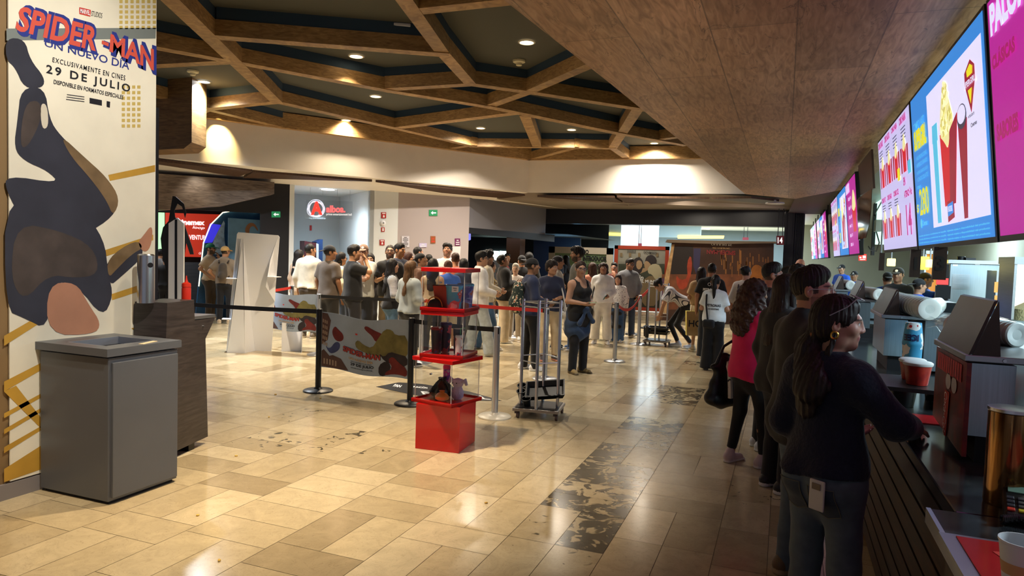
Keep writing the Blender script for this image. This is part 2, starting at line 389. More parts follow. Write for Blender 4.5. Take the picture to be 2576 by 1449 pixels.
for px in [[(1352,489),(1545,491),(1580,511),(1500,506)], [(1552,490),(1785,494),(1585,511)], [(1790,494),(1890,492),(1960,500),(1960,509)]]:
    nb += 1; wedge('trim_%d' % nb, px, p2)
# ---- service counter soffit
SZ = 2.86
mb = MB(); so = [(-1.30,-2.0),(-1.30,3.1),(-1.19,4.73),(-1.08,6.7),(-.72,13.2),(.12,14.2),(.95,12.1),(1.05,10.5),(1.05,-2.0)]
mb.prism([(x, y, SZ) for x, y in so], (0,0,.02)); mb.add([], [])
struct(mb, 'ceiling_counter', SOFF)
mb = MB(); P = [np.array([x, y, SZ+.003]) for x, y in so[:6]]
for a, c in zip(P[:-1], P[1:]): mb.quad(a, c, c+[0,0,1.46], a+[0,0,1.46])
struct(mb, 'wall_soffit_edge', mat('soffit_edge', hx('4b3a2a'), .6))
# ---- left poster pillar
mb = MB(); mb.box((-4.95, .7, 2.16), (.8, 6.6, 4.32)); struct(mb, 'wall_left', mat('tan_paint', hx('8a6f49'), .7))
mb = MB(); mb.box((-4.54, 1.6, .05), (.03, 4.79, .1)); struct(mb, 'baseboard_left', mat('grey_skirting', hx('8b8584'), .5))
mb = MB(); mb.box((-4.74, 4.03, 1.35), (.36, .05, 2.7)); nb += 1; struct(mb, 'trim_%d' % nb, BLACK)
# ---- veneer box under the ceiling beyond the pillar
mb = MB(); P = [(-11.0,8.1,3.3),(-9.62,9.05,3.3),(-9.05,8.72,3.42),(-9.05,8.72,4.32),(-9.62,9.05,4.32),(-11.0,8.1,4.32)]
a = DY(395,360,8.6); b_ = DY(462,374,8.6); c = DY(482,358,8.6); d = DY(483,255,8.6)
mb.prism([a-[2.,0,.12], b_, c, [c[0],8.6,4.32], [a[0]-2.,8.6,4.32]], (-.2,.5,0)); struct(mb, 'wall_bulkhead', VENEER2)

# ---- shop-front line: veneer band, black portal, recess, white pier, grey wall
W0 = np.array([-11.6,10.35,0]); W1 = np.array([-7.29,15.53,0]); wd = nrm(W1-W0); wn = np.array([wd[1], -wd[0], 0])   # towards us
def OW(px, py, back=0.): return PL(px, py, W0 - wn*back, wn)
def wallq(name, pxs, back, mt, thick=.1):
    P = [OW(*p, back) for p in pxs]; mb = MB(); mb.prism(P, -wn*thick); return struct(mb, name, mt)
def seg(a, b_, z0, z1, name, mt, t=.1, n=None):
    a = np.array([a[0], a[1], 0]); b_ = np.array([b_[0], b_[1], 0]); mb = MB(); n = -wn if n is None else np.array(n)
    mb.prism([a+[0,0,z0], b_+[0,0,z0], b_+[0,0,z1], a+[0,0,z1]], n*t); return struct(mb, name, mt)
xL = OW(300, 600); x690 = OW(692, 600); x727 = OW(727, 600); x929 = OW(929, 600); x1000 = OW(1000, 600); x1178 = OW(1179, 600)
# black backing wall with a lit opening at the left
zb1 = 2.35
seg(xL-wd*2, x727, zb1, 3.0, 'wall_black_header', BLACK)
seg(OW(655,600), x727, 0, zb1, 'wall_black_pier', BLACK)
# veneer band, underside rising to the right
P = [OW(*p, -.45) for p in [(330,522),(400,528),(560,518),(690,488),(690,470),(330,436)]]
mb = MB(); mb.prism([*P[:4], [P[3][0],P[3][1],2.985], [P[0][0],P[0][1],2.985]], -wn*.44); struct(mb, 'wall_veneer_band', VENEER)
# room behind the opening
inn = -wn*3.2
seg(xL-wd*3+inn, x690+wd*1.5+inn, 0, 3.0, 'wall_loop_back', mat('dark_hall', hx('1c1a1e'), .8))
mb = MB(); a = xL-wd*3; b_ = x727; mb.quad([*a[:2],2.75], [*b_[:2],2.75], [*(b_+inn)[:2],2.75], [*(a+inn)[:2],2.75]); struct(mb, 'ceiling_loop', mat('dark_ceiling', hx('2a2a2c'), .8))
# alboa recess
dep = 2.6; inn2 = -wn*dep
mb = MB(); a = x727; mb.prism([[*a[:2],0],[*a[:2],3.0],[*(a+inn2)[:2],3.0],[*(a+inn2)[:2],0]], wd*.1); struct(mb, 'wall_recess_left', COOLW)
mb = MB(); mb.prism([[*(x727+inn2)[:2],0],[*(x1178+inn2)[:2],0],[*(x1178+inn2)[:2],3.],[*(x727+inn2)[:2],3.]], -wn*.1); struct(mb, 'wall_recess_back', mat('blue_grey_paint', hx('b5c0c6'), .8))
mb = MB(); mb.prism([[*x727[:2],3.0],[*x929[:2],3.0],[*(x929+inn2)[:2],3.0],[*(x727+inn2)[:2],3.0]], (0,0,.05)); struct(mb, 'ceiling_recess', COOLW)
mb = MB(); a = x929; mb.prism([[*a[:2],0],[*a[:2],3.0],[*(a+inn2)[:2],3.0],[*(a+inn2)[:2],0]], wd*.1); struct(mb, 'wall_recess_right', COOLW)
p = OW(758,560,.9); mb = MB(); q = x727 - wn*1.3 + wd*.004
mb.prism([[*q[:2],0],[*(q-wn*.75)[:2],0],[*(q-wn*.75)[:2],2.05],[*q[:2],2.05]], wd*.03); struct(mb, 'door_1', mat('grey_door', hx('9aa2a6'), .5))
seg(x929, x1000, 0, 3.02, 'wall_pier', COOLW, .12)
seg(x1000, x1178, 0, 3.02, 'wall_back', mat('warm_grey_paint', hx('b0a6a6'), .8), .12)
# ---- entrance to the halls: grey bulkhead over a dark opening, then the wide black header
eA = np.array([*x1178[:2]]); hY = 19.6
eB = DY(1372, 585, hY)[:2]
mb = MB(); mb.prism([[*eA,2.27],[*eB,2.27],[*eB,3.04],[*eA,3.04]], (-.1,.06,0)); struct(mb, 'wall_entry_bulkhead', mat('slate_paint', hx('77777f'), .8))
mb = MB(); mb.prism([[*eA,2.13],[*(eB+(eB-eA)*.15),2.06],[*(eB+(eB-eA)*.15),2.27],[*eA,2.27]], (-.1,.06,0)); nb += 1; struct(mb, 'trim_%d' % nb, BLACK)
h = [DY(*p, hY) for p in [(1295,515),(1306,560),(1975,571),(1975,517)]]
mb = MB(); mb.prism(h, (0,.5,0)); struct(mb, 'wall_header', mat('navy_black', hx('10131c'), .4))
# dark lobby behind the entrance
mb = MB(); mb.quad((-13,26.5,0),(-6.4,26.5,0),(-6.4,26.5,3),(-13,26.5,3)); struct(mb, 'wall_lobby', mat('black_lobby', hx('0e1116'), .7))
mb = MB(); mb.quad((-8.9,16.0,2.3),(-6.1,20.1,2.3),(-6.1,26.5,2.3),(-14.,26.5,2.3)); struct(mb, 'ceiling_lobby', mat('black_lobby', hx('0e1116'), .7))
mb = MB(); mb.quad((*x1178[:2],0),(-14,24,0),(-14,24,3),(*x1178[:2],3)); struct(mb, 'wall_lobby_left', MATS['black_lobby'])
# bright hall beyond the header
mb = MB(); mb.quad((-9.6,20.1,3.02),(3,20.1,3.02),(3,33,3.02),(-9.6,33,3.02)); struct(mb, 'ceiling_hall', mat('hall_ceiling', hx('dfe6ea'), .8))
mb = MB(); mb.quad((-12,33,0),(3,33,0),(3,33,3.02),(-12,33,3.02)); struct(mb, 'wall_hall_back', mat('hall_wall', hx('66747c'), .8))
mb = MB(); mb.box((-6.2,27,2.75), (6.4,.3,.55)); struct(mb, 'wall_hall_beam', mat('hall_beam', hx('a6c0d2'), .8))
mb = MB(); mb.box((-4.9,25,1.5), (1.25,.6,3.03)); struct(mb, 'wall_hall_pier', mat('hall_pier', hx('c6cbcb'), .8))
mb = MB(); mb.box((-8.7,22.5,1.5), (.5,.5,3.03)); struct(mb, 'wall_hall_column', mat('orange_lit_column', hx('5c3a22'), .4))  # orange light on the column is put into its brown colour
# lattice column beside the counter
cx = DY(1972,600,19.5)[0]; cx2 = DY(2030,600,19.5)[0]-.06
mb = MB(); mb.box((cx+.12,19.75,1.55), (.24,.5,3.1)); 
mb.box(((cx+cx2)/2,20.05,1.55),(cx2-cx,.05,3.1))
for i in range(6): mb.box((cx+.28+i*(cx2-cx-.3)/6, 19.7,1.55), (.045,.3,3.1))
struct(mb, 'wall_lattice', BLACK)
# kitchen shell
KX = 4.7
mb = MB(); mb.quad((KX,-2.5,0),(KX,27,0),(KX,27,2.95),(KX,-2.5,2.95)); struct(mb, 'wall_right', KITW)
mb = MB(); mb.quad((.55,27,0),(KX,27,0),(KX,27,3.1),(.55,27,3.1)); struct(mb, 'wall_kitchen_end', KITW)
mb = MB(); mb.quad((1.05,-2.5,2.90),(KX,-2.5,2.90),(KX,27,2.90),(1.05,27,2.90)); struct(mb, 'ceiling_kitchen', mat('kitchen_ceiling', hx('8d9290'), .5))
mb = MB(); mb.prism([(1.05,13.,2.5),(1.05,27,2.5),(1.05,27,3.1),(1.05,13.,3.1)], (.05,0,0)); struct(mb, 'wall_kitchen_header', mat('khaki_paint', hx('8c8574'), .7))
mb = MB(); mb.quad((.12,14.2,2.88),(1.05,12.1,2.88),(1.05,20,2.95),(.0,20,2.95)); struct(mb, 'ceiling_passage', mat('brown_ceiling', hx('4a3a30'), .7))
# ---------------------------------------------------------------- lamps
def disc(name, c, r, rim_m, em_m, label, group, power=0, col=WARM, spot=90, aim=None, size=.06, blend=1.):
    c = np.array(c, float); t = thing(name, label, 'ceiling light', c, group)
    m = MB(); m.lathe(c, [(r*1.25,0),(r*1.3,-.006),(r*1.05,-.012),(r*1.0,-.004)], 20, cap=False); m.build('rim', rim_m, t)
    m = MB(); m.lathe(c, [(r,-.004),(r*.6,-.006),(.0001,-.006)], 20, cap=False); m.build('diffuser', em_m, t)
    if power: lamp('SPOT', c-[0,0,.03], power, col, size, spot=spot, aim=None if aim is None else tuple(aim), blend=blend, parent=t)
    return t
EM_W = mat('warm_lamp_glow', (1,.8,.5), .5, emit=(1,.74,.42), es=9)
EM_C = mat('cool_lamp_glow', (.9,.97,1), .5, emit=(.85,.95,1), es=9)
RIM = mat('lamp_rim', hx('d9d4c8'), .4)
cg = 'recessed downlights in the dark ceiling'
for i, (px, py, lab, pw, col, spot, sc) in enumerate([
    (1325,106,'bright downlight in the ceiling panel nearest the plank soffit', 170, SOFT, 110, 1),
    (896,141,'downlight in the ceiling panel between the two longest near beams', 420, WARM, 100, 1),
    (513,205,'bluish downlight in the ceiling panel nearest the hanging poster', 820, (.84,.92,1.), 140, 1),
    (945,242,'downlight in the long middle ceiling panel', 560, WARM, 130, 1),
    (871,302,'small downlight in the ceiling panel above the pale fascia', 330, WARM, 140, 1),
    (1209,322,'downlight beside a smoke detector in the far middle ceiling panel', 430, SOFT, 150, 1),
    (1438,326,'downlight in the far panel right of the short light beam', 430, SOFT, 150, 1),
    (1646,360,'farthest downlight, in the last panel before the plank soffit', 560, SOFT, 150, 1)]):
    p = G(px, py, 4.315); disc('ceiling_light', p, .085, RIM, EM_C if i == 2 else EM_W, lab, None, pw, col, spot)
# lamps above and behind the viewpoint out of the frame, unseen, for near floor and poster
for (x, y, pw, c) in [(-3.5,1.8,330,WARM),(-3.0,4.4,680,WARM)]:
    disc('ceiling_light', (x,y,4.315), .085, RIM, EM_W, 'recessed downlight over the near floor, above the frame of the photo', 'near downlights', pw, c, 66)
t = thing('spot_light', 'track spot over the near floor turned to the tall poster', 'spotlight', (-1.75,2.4,4.2)); m = MB(); m.lathe((-1.75,2.4,4.15), [(.05,.15),(.055,0),(.04,0)], 14); m.build('housing', BLACK, t)
lamp('SPOT', (-1.75,2.4,4.1), 250, (1,.95,.86), .05, spot=62, aim=(-4.55,3.45,2.0), blend=.8, parent=t)  # spot added above the frame to brighten the poster
# wall washers on the fascia
for (px, py, pw, lab) in [(552,302,120,'wall washer making the bright yellow patch on the pale fascia'),(1010,366,5,'wall washer making the faint orange patch on the pale fascia'),(1545,404,12,'wall washer making the glow on the right hand stretch of fascia')]:
    q = G(px, py+6, 3.98)*1.0; q2 = q.copy(); dn = nrm([-q[0],-q[1],0]); q = q+dn*.42
    t = thing('spot_light', lab, 'spotlight', (q[0],q[1],4.12))
    m = MB(); m.lathe((q[0],q[1],4.12), [(.04,.2),(.045,0),(.03,0)], 14); m.build('housing', BLACK, t)
    lamp('SPOT', (q[0],q[1],4.10), pw, (1,.72,.28), .02, spot=58, aim=(q2[0],q2[1],3.55), blend=.9, parent=t)
# recess, hall and kitchen lamps
p = OW(825,471,.5); p[2] = 2.99
disc('ceiling_light', p, .15, RIM, EM_C, 'round cool downlight above the hanging red letter sign', None, 150, COOL, 150)
hl = [(1520,571),(1557,579),(1592,583),(1475,583),(1709,587),(1772,579),(1798,585)]
for i, (px, py) in enumerate(hl):
    p = G(px, py, 3.01); p[1] = min(p[1], 31.5)
    disc('ceiling_light', p, .16, RIM, EM_C, 'round cool hall downlight past the black header, %s' % ['nearest the header left of centre','second in the left row','third in the left row','leftmost of the hall','left end of the right strip','largest right of centre','right of the largest one'][i], 'hall downlights', 110, COOL, 150)
EM_Y = mat('yellow_cove_glow', (1,.8,.2), .5, emit=(1,.62,.08), es=2.2)
def strip(pxs, y, lab):
    P = [DY(*p, y) for p in pxs]; m = MB(); m.prism(P, (0,.04,0)); m.build('cove_light', EM_Y, label=lab, cat='strip light')
strip([(1362,577),(1629,590),(1629,596),(1370,584),(1370,589),(1362,589)], 26.8, 'long yellow cove light strip left of the pale hall pier')
strip([(1705,592),(1822,593),(1820,600),(1705,600)], 26.8, 'short yellow cove light strip right of the pale hall pier')
lamp('AREA', (-3,24.,2.95), 260, COOL, 5, 3)
lamp('AREA', (-3,29.5,2.95), 560, COOL, 8, 4)
lamp('AREA', (-9.3,22,2.2), 6, (.7,.8,1), 2, 2)
lamp('AREA', (*(xL+inn*.5)[:2],2.7), 30, (.9,.95,1), 2, 1)
for (x, y, tx, ty, pw) in [(-6.2,20.35,-5.9,21.3,40),(-4.3,20.35,-4.3,21.6,60),(-2.4,17.3,-2.3,18.9,70),(-.9,17.3,-.9,18.9,70)]:  # lamps added to brighten the far posters and the booth
    zc = 3.0 if y > 20 else 3.13
    disc('ceiling_light', (x,y,zc), .05, RIM, RIM, 'small recessed lamp tucked above the far film posters', 'poster lamps', pw, SOFT, 120, aim=(tx,ty,1.5))
q = OW(500,440,-.9); t = thing('spot_light', 'small lamp under the soffit lighting the dark veneer band', 'spotlight', (q[0],q[1],3.12)); m = MB(); m.lathe((q[0],q[1],3.08), [(.03,.08),(.035,0),(.02,0)], 14); m.build('housing', BLACK, t)
lamp('SPOT', (q[0],q[1],3.06), 14, SOFT, .02, spot=80, aim=tuple(OW(495,490,-.45)), blend=1., parent=t)
# kitchen: long cool panels
for i, y in enumerate((3.2,6.6,10.,14.,19.)):
    t = thing('panel_light', 'cool ceiling panel lamp over the serving counter kitchen', 'ceiling light', (3.5,y,2.89), 'kitchen panel lamps')
    m = MB(); m.box((3.5,y,2.885),(.62,1.25,.02)); m.build('frame', RIM, t)
    m = MB(); m.box((3.5,y,2.872),(.56,1.19,.008)); m.build('diffuser', EM_C, t)
    lamp('AREA', (3.5,y,2.86), 105, (.64,.87,1), .56, 1.19, parent=t)
# ================================================================ THINGS: poster pillar, bin, station, left hall
def tq(mb, s, tl, tr, br, bl, P, n, m=0, bold=0., shear=0., lift=.003, spacing=1., arch=0.):
    """lettering fitted to four surveyed corners on a surface P(px, py)"""
    V, f = text_mesh(s, bold, 0., shear, spacing)
    if not len(V): return mb
    a = (V[:,0]-V[:,0].min())/np.ptp(V[:,0]); b = (V[:,1]-V[:,1].min())/max(1e-6, np.ptp(V[:,1]))
    c = [np.array(P(*q)) for q in (bl, br, tl, tr)]; n = np.array(n, float)*lift
    if arch: b = b + arch*4*a*(1-a)
    out = (1-a)[:,None]*((1-b)[:,None]*c[0] + b[:,None]*c[2]) + a[:,None]*((1-b)[:,None]*c[1] + b[:,None]*c[3]) + n
    return mb.add(out, f, m)
def pq(mb, px, P, n, m=0, lift=.0015):
    return mb.add([np.array(P(*q)) + np.array(n)*lift for q in px], [list(range(len(px)))], m)
def smooth_px(px, it=2):
    for _ in range(it):
        o = []
        for i in range(len(px)):
            a, b = px[i], px[(i+1) % len(px)]; o += [(.75*a[0]+.25*b[0], .75*a[1]+.25*b[1]), (.25*a[0]+.75*b[0], .25*a[1]+.75*b[1])]
        px = o
    return px
INK = mat('dark_ink', hx('1d1d24'), .6); INKBR = mat('brown_black_print', hx('2c2528'), .6, noise=.35, nscale=5)
REDT = mat('red_print', hx('cf3a2f'), .5); BLUET = mat('blue_print', hx('2c3a8c'), .5); WHT = mat('white_print', hx('f4f4f4'), .5)

# ---- tall film poster on the pillar
PP = lambda x, y: XP(x, y, -4.53); nX = (1,0,0)
t = thing('film_poster', 'tall pale yellow film poster on the left pillar, reading 29 DE JULIO', 'poster', (-4.54,3.45,.1))
m = MB(); y0, y1 = 2.915, 4.0; m.box((-4.535,(y0+y1)/2,2.06), (.01,y1-y0,3.9)); m.build('print', mat('cream_yellow_print', hx('f3ecd6'), .45, noise=.16, nscale=1.3), t)
m = MB(); pq(m, [(16,72),(392,70),(391,97),(16,102)], PP, nX); m.build('picture_band', mat('grey_print', hx('7d8480'), .5), t)
m = MB()
for x0 in range(300, 385, 14):
    for yy in range(0, 66, 13): pq(m, [(x0,yy),(x0+8,yy),(x0+8,yy+8),(x0,yy+8)], PP, nX)
for x0 in range(306, 350, 13):
    for yy in range(215, 320, 14): pq(m, [(x0,yy),(x0+8,yy),(x0+8,yy+8),(x0,yy+8)], PP, nX)
m.build('picture_windows', mat('gold_print', hx('d3b866'), .5), t)
m = MB()
for q in [[(272,440),(390,415),(390,432),(276,455)],[(255,632),(385,590),(385,604),(258,648)],[(280,740),(383,706),(383,722),(282,755)],[(10,845),(105,790),(112,805),(10,870)],[(10,960),(118,905),(118,922),(10,985)],[(10,1040),(112,985),(112,995),(10,1052)],[(10,1080),(110,1022),(110,1032),(10,1092)],[(10,1125),(106,1070),(106,1080),(10,1140)],[(10,1180),(104,1120),(104,1180),(10,1213)],[(10,985),(40,970),(110,1060),(110,1085)],[(330,826),(383,808),(383,815),(336,830)]]: pq(m, q, PP, nX)
m.build('picture_beams', mat('ochre_print', hx('c79a3c'), .5, noise=.2, nscale=3), t)
m = MB()   # plain dark flowing shapes stand in for the picture
pq(m, smooth_px([(14,95),(62,98),(75,150),(112,195),(108,222),(60,222),(38,170),(14,150)]), PP, nX, lift=.0022)
pq(m, smooth_px([(52,222),(112,218),(124,300),(150,340),(205,390),(262,440),(300,500),(285,545),(215,590),(130,560),(60,560),(14,480),(14,440),(150,462),(120,430),(60,405),(34,372),(44,300)]), PP, nX, lift=.002)
pq(m, smooth_px([(12,470),(200,520),(262,600),(272,690),(285,745),(258,800),(196,720),(130,705),(120,830),(60,800),(12,780)]), PP, nX, lift=.0024)
pq(m, smooth_px([(262,655),(345,600),(366,640),(300,700),(275,720)]), PP, nX, lift=.0021)
m.build('picture_shape', mat('dark_slate_print', hx('33343f'), .5, noise=.3, nscale=3), t)
m = MB()   # tan rim strokes and brown tone inside the dark shapes
pq(m, smooth_px([(150,338),(210,394),(268,446),(302,500),(284,546),(268,505),(228,450),(176,392)]), PP, nX, lift=.003)
pq(m, smooth_px([(268,650),(340,602),(362,622),(330,640),(290,680),(272,700)]), PP, nX, lift=.003)
m.build('picture_patch', mat('tan_rim_print', hx('7d6647'), .5, noise=.35, nscale=6), t)
m = MB(); pq(m, smooth_px([(40,560),(150,580),(235,620),(250,690),(190,700),(120,690),(60,760),(24,700)]), PP, nX, lift=.0032); pq(m, smooth_px([(60,260),(100,250),(104,300),(70,370),(48,370)]), PP, nX, lift=.003); m.build('picture_patch', mat('umber_print', hx('4b413c'), .5, noise=.4, nscale=5), t)
m = MB(); pq(m, smooth_px([(118,715),(190,708),(222,765),(255,815),(235,842),(118,842)]), PP, nX, lift=.003); pq(m, smooth_px([(345,610),(362,590),(378,568),(384,580),(378,625),(360,636)]), PP, nX, lift=.003)
m.build('picture_patch', mat('peach_print', hx('b98468'), .5, noise=.15, nscale=4), t)
m = MB(); pq(m, smooth_px([(100,260),(118,262),(122,320),(104,326)]), PP, nX, lift=.003); m.build('picture_light', mat('ivory_print', hx('d8cfba'), .5), t)
m = MB()
V = dict(P=PP, n=nX, bold=.03)
tq(m, 'SPIDER', (50,14),(248,70),(240,130),(36,76), lift=.004, m=0, **V); tq(m, '-MAN', (258,78),(386,124),(386,178),(254,120), lift=.004, m=0, **V)
m2 = MB(); tq(m2, 'SPIDER', (55,8),(256,64),(246,140),(40,88), P=PP, n=nX, bold=.07, lift=.0032); tq(m2, '-MAN', (262,72),(393,116),(393,190),(258,130), P=PP, n=nX, bold=.07, lift=.0032)
m.build('title_lettering', mat('title_red', hx('d85a48'), .5), t); m2.build('title_shadow', BLUET, t)
m = MB()
tq(m, 'UN NUEVO DÍA', (112,96),(326,150),(324,176),(112,116), P=PP, n=nX, bold=.008)
m.build('subtitle_lettering', BLUET, t)
m = MB()
tq(m, 'EXCLUSIVAMENTE EN CINES', (132,144),(315,190),(314,203),(131,156), P=PP, n=nX, bold=.01, spacing=1.25)
tq(m, '29 DE JULIO', (116,162),(327,213),(326,238),(115,190), P=PP, n=nX, bold=.02, spacing=1.35)
tq(m, 'DISPONIBLE EN FORMATOS ESPECIALES', (135,200),(310,240),(309,250),(134,211), P=PP, n=nX, bold=.015)
for k in range(3): pq(m, [(168-k,237+k*6),(212,243+k*6),(212,245+k*6),(168-k,239+k*6)], PP, nX)
for q in [[(225,246),(256,252),(256,266),(225,260)],[(268,254),(277,256),(276,271),(268,269)]]: pq(m, q, PP, nX)
m.build('small_lettering', INK, t)
m = MB(); pq(m, [(199,18),(228,25),(227,42),(199,35)], PP, nX, lift=.002, m=1); tq(m, 'MARVEL', (201,21),(226,27),(226,39),(201,33), P=PP, n=nX, bold=.03, m=0); tq(m, 'STUDIOS', (230,27),(257,33),(256,46),(229,40), P=PP, n=nX, m=2)
m.build('studio_lettering', [WHT, REDT, INK], t)

# ---- grey litter bin
GREYM = mat('grey_lacquer', hx('5b5e63'), .38, noise=.04, nscale=3)
t = thing('litter_bin', 'grey square litter bin with an open slot on top, against the poster', 'bin', (-4.22,3.36,0))
m = MB(); m.box((-4.20,3.36,.475), (.62,.53,.91), 0, bev=.004); m.build('body', GREYM, t)
m = MB(); m.box((-3.883,3.365,.47), (.02,.50,.86), bev=.003); m.build('door', GREYM, t)
m = MB(); m.box((-4.2,3.36,.012), (.58,.49,.024)); m.build('plinth', BLACK, t)
m = MB(); zc = .965
for c, s in [((-4.205,3.12,zc),(.66,.09,.05)),((-4.205,3.60,zc),(.66,.09,.05)),((-4.45,3.36,zc),(.17,.39,.05)),((-3.94,3.36,zc),(.13,.39,.05))]: m.box(c, s)
m.build('lid', GREYM, t)
m = MB()
for c, s in [((-4.185,3.17,.955),(.36,.012,.07)),((-4.185,3.55,.955),(.36,.012,.07)),((-4.36,3.36,.955),(.012,.39,.07)),((-4.01,3.36,.955),(.012,.39,.07))]: m.box(c, s)
m.box((-4.185,3.36,.938), (.36,.39,.004), m=1); m.build('slot', [mat('slot_steel', hx('9aa0ac'), .35, .6), BLACK], t)
m = MB(); m.box((-3.93,3.42,.992), (.035,.16,.003), .3); tag(m.build('wooden_stirrer', mat('stirrer_wood', hx('d9c19a'), .6)), 'thin wooden stirrer lying on the rim of the grey bin', 'stirrer')

# ---- condiment station
DW = node_mat('dark_wood_laminate', wood_nodes(hx('2e2827'), hx('3e3735'), hx('4f4744'), 1.2, 1.2, 14, .4))
b0 = G(406,1152,.06); b1 = G(523,1098,.06); ud = nrm(b1-b0); ud[2] = 0; nd = np.array([ud[1], -ud[0], 0])
Lw = np.linalg.norm(b1-b0)
def CS(px, py): return PL(px, py, b0, nd)
t = thing('condiment_station', 'dark wood condiment station with a raised back block and sloping ledge, behind the grey bin', 'counter', (b0[0],b0[1],0))
def uz(px, py): p = CS(px, py); return p
prof = [CS(406,1152), CS(523,1098), CS(517,852), CS(541,800), CS(490,806), CS(488,754), CS(421,762)]
m = MB(); m.prism(prof, -nd*.26); m.build('body', DW, t)
m = MB(); a = CS(541,798); b_ = CS(490,804); m.prism([a+ud*.01, b_, b_+[0,0,.025], a+ud*.01+[0,0,.025]], -nd*.26+nd*.01); m.build('ledge', mat('ledge_steel', hx('7d7f82'), .35, .6), t)
m = MB(); p = CS(510,820); m.lathe(p, [(.006,0),(.006,.012)], 10, axis=nd); m.build('screw', CHROME, t)
m = MB()
for s in (.1, .42): q = b0+ud*s-nd*.13; m.box((q[0],q[1],.03), (.08,.22,.06), math.atan2(ud[1],ud[0]))
m.build('foot', BLKPL, t)
p = CS(479,754)-nd*.2; zt = CS(479,800)[2]
q = CS(503,806)-nd*.12; z0 = q[2]+.032
t = thing('ketchup_bottle', 'red squeeze bottle of ketchup on the condiment station ledge', 'bottle', (q[0],q[1],z0))
kd = np.linalg.norm(CS(470,800)-CS(491,800)); r = .036; 
m = MB(); m.lathe((q[0],q[1],z0), [(r*.95,0),(r,.02),(r,.22),(r*.9,.235)], 20); m.build('body', mat('ketchup_red', hx('c92a16'), .35), t)
m = MB(); m.lathe((q[0],q[1],z0), [(r*1.0,.235),(r*.95,.262),(r*.4,.272),(.007,.30),(.004,.325)], 20); m.build('cap', mat('cap_red', hx('d23018'), .4), t)
p = CS(408,757)-nd*.13; zt = CS(421,762)[2]
t = thing('napkin_cylinder', 'tall polished steel cylinder standing on the condiment station beside the poster', 'dispenser', (p[0],p[1],zt))
m = MB(); m.lathe((p[0],p[1],zt), [(.058,0),(.058,.35),(.05,.36)], 28); m.build('body', CHROME, t)
m = MB(); m.lathe((p[0]+.052,p[1]-.01,zt+.28), [(.02,0),(.018,.012)], 16, axis=(.9,-.4,0)); m.build('knob', BLKPL, t)

# ---- white totem with dark centre stripe, dark cut-out behind it
tb = DP(441,757,9.4); tx = nrm(ray(460,700)-ray(423,700)); tx[2] = 0; tx = nrm(tx); tn = np.array([tx[1],-tx[0],0])
PT = lambda x, y: PL(x, y, tb, tn)
t = thing('floor_totem', 'tall narrow white panel with a black centre stripe behind the condiment station', 'sign', (PT(441,600)[0],PT(441,600)[1],0))
def down(p): return np.array([p[0],p[1],0.])
a, b_ = PT(424,700), PT(462,700)
m = MB(); A = [down(a), down(b_), PT(462,562), PT(446,548), PT(424,562)]; m.prism(A, -tn*.03); m.build('panel', WHITEB, t)
m = MB(); A = [PT(441,760), PT(447,760), PT(446,552), PT(440,552)]; A = [p+tn*.002 for p in A]; A[0][2] = A[1][2] = .02; m.prism(A, tn*.004); m.build('stripe', BLKPL, t)
tb2 = DP(441,757,9.7); PT2 = lambda x, y: PL(x, y, tb2, tn)
t = thing('cardboard_standee', 'black back of a hook-tailed cardboard cut-out behind the white totem', 'standee', (PT2(441,600)[0],PT2(441,600)[1],0))
m = MB(); out = [(447,500),(436,494),(428,512),(425,545),(410,565),(404,600),(408,640),(420,690),(420,800),(464,800),(464,690),(468,600),(478,640),(486,638),(476,595),(462,560),(452,548),(466,545),(467,520),(460,500),(452,494)]
out = [(434,493),(441,494),(462,512),(468,536),(465,548),(458,520),(446,512),(438,530),(440,546),(464,566),(472,590),(484,625),(487,640),(478,640),(468,610),(464,640),(464,800),(420,800),(420,690),(408,640),(404,600),(410,572),(424,556),(428,530)]
A = [PT2(*q) for q in out]
for p in A:
    if p[2] < .8: p[2] = 0.
m.prism(A, -tn*.012); m.build('cutout', mat('black_card', hx('17171c'), .7), t)

# ---- large white cardboard standee seen from behind
sa = G(566,881); sb = G(700,884); sx = nrm(sb-sa); sn_ = np.array([sx[1],-sx[0],0])
PSt = lambda x, y: PL(x, y, sa, sn_)
t = thing('cardboard_standee', 'large white cardboard standee seen from its back, left of the film banners', 'standee', ((sa[0]+sb[0])/2,(sa[1]+sb[1])/2,0))
tp = [PSt(596,584), PSt(703,592)]
m = MB(); m.prism([sa+sx*.02, sa+sx*.72, PSt(690,760), tp[1]-[0,0,.03], tp[1]-sx*.02, tp[0]+sx*.02, tp[0]-[0,0,.03]], -sn_*.012); m.build('panel', WHITEB, t)
for k, (f0, tpx) in enumerate([((566,881),(604,640)),((640,884),(612,600))]):
    pass
m = MB(); f = sa+sx*.02; g = sa+sn_*.26+sx*.12; h_ = PSt(606,600)
m.add([f, g, h_, PSt(597,600)], [(0,1,2),(0,2,3)]); m.add([sa+sx*.46, g+sx*.27, PSt(612,600)], [(0,1,2)]); m.add([g, g+sx*.27, PSt(610,600)], [(0,1,2)]); m.build('easel_wing', WHITEB, t)
m = MB(); f = PSt(700,640); 
m.add([PSt(698,600), PSt(690,655)+sn_*.0, PSt(686,655)+sn_*.14, PSt(676,720)+sn_*.16, PSt(692,760)], [(0,1,2),(0,2,3),(0,3,4)]); m.build('easel_wing', WHITEB, t)
for q in [(588,701),(577,802),(688,697)]:
    p = PSt(*q); m = MB(); m.prism([p-sx*.10, p+sx*.12, p+sx*.06+sn_*.17, p-sx*.06+sn_*.17], (0,0,.012)); m.build('tab', WHITEB, t)
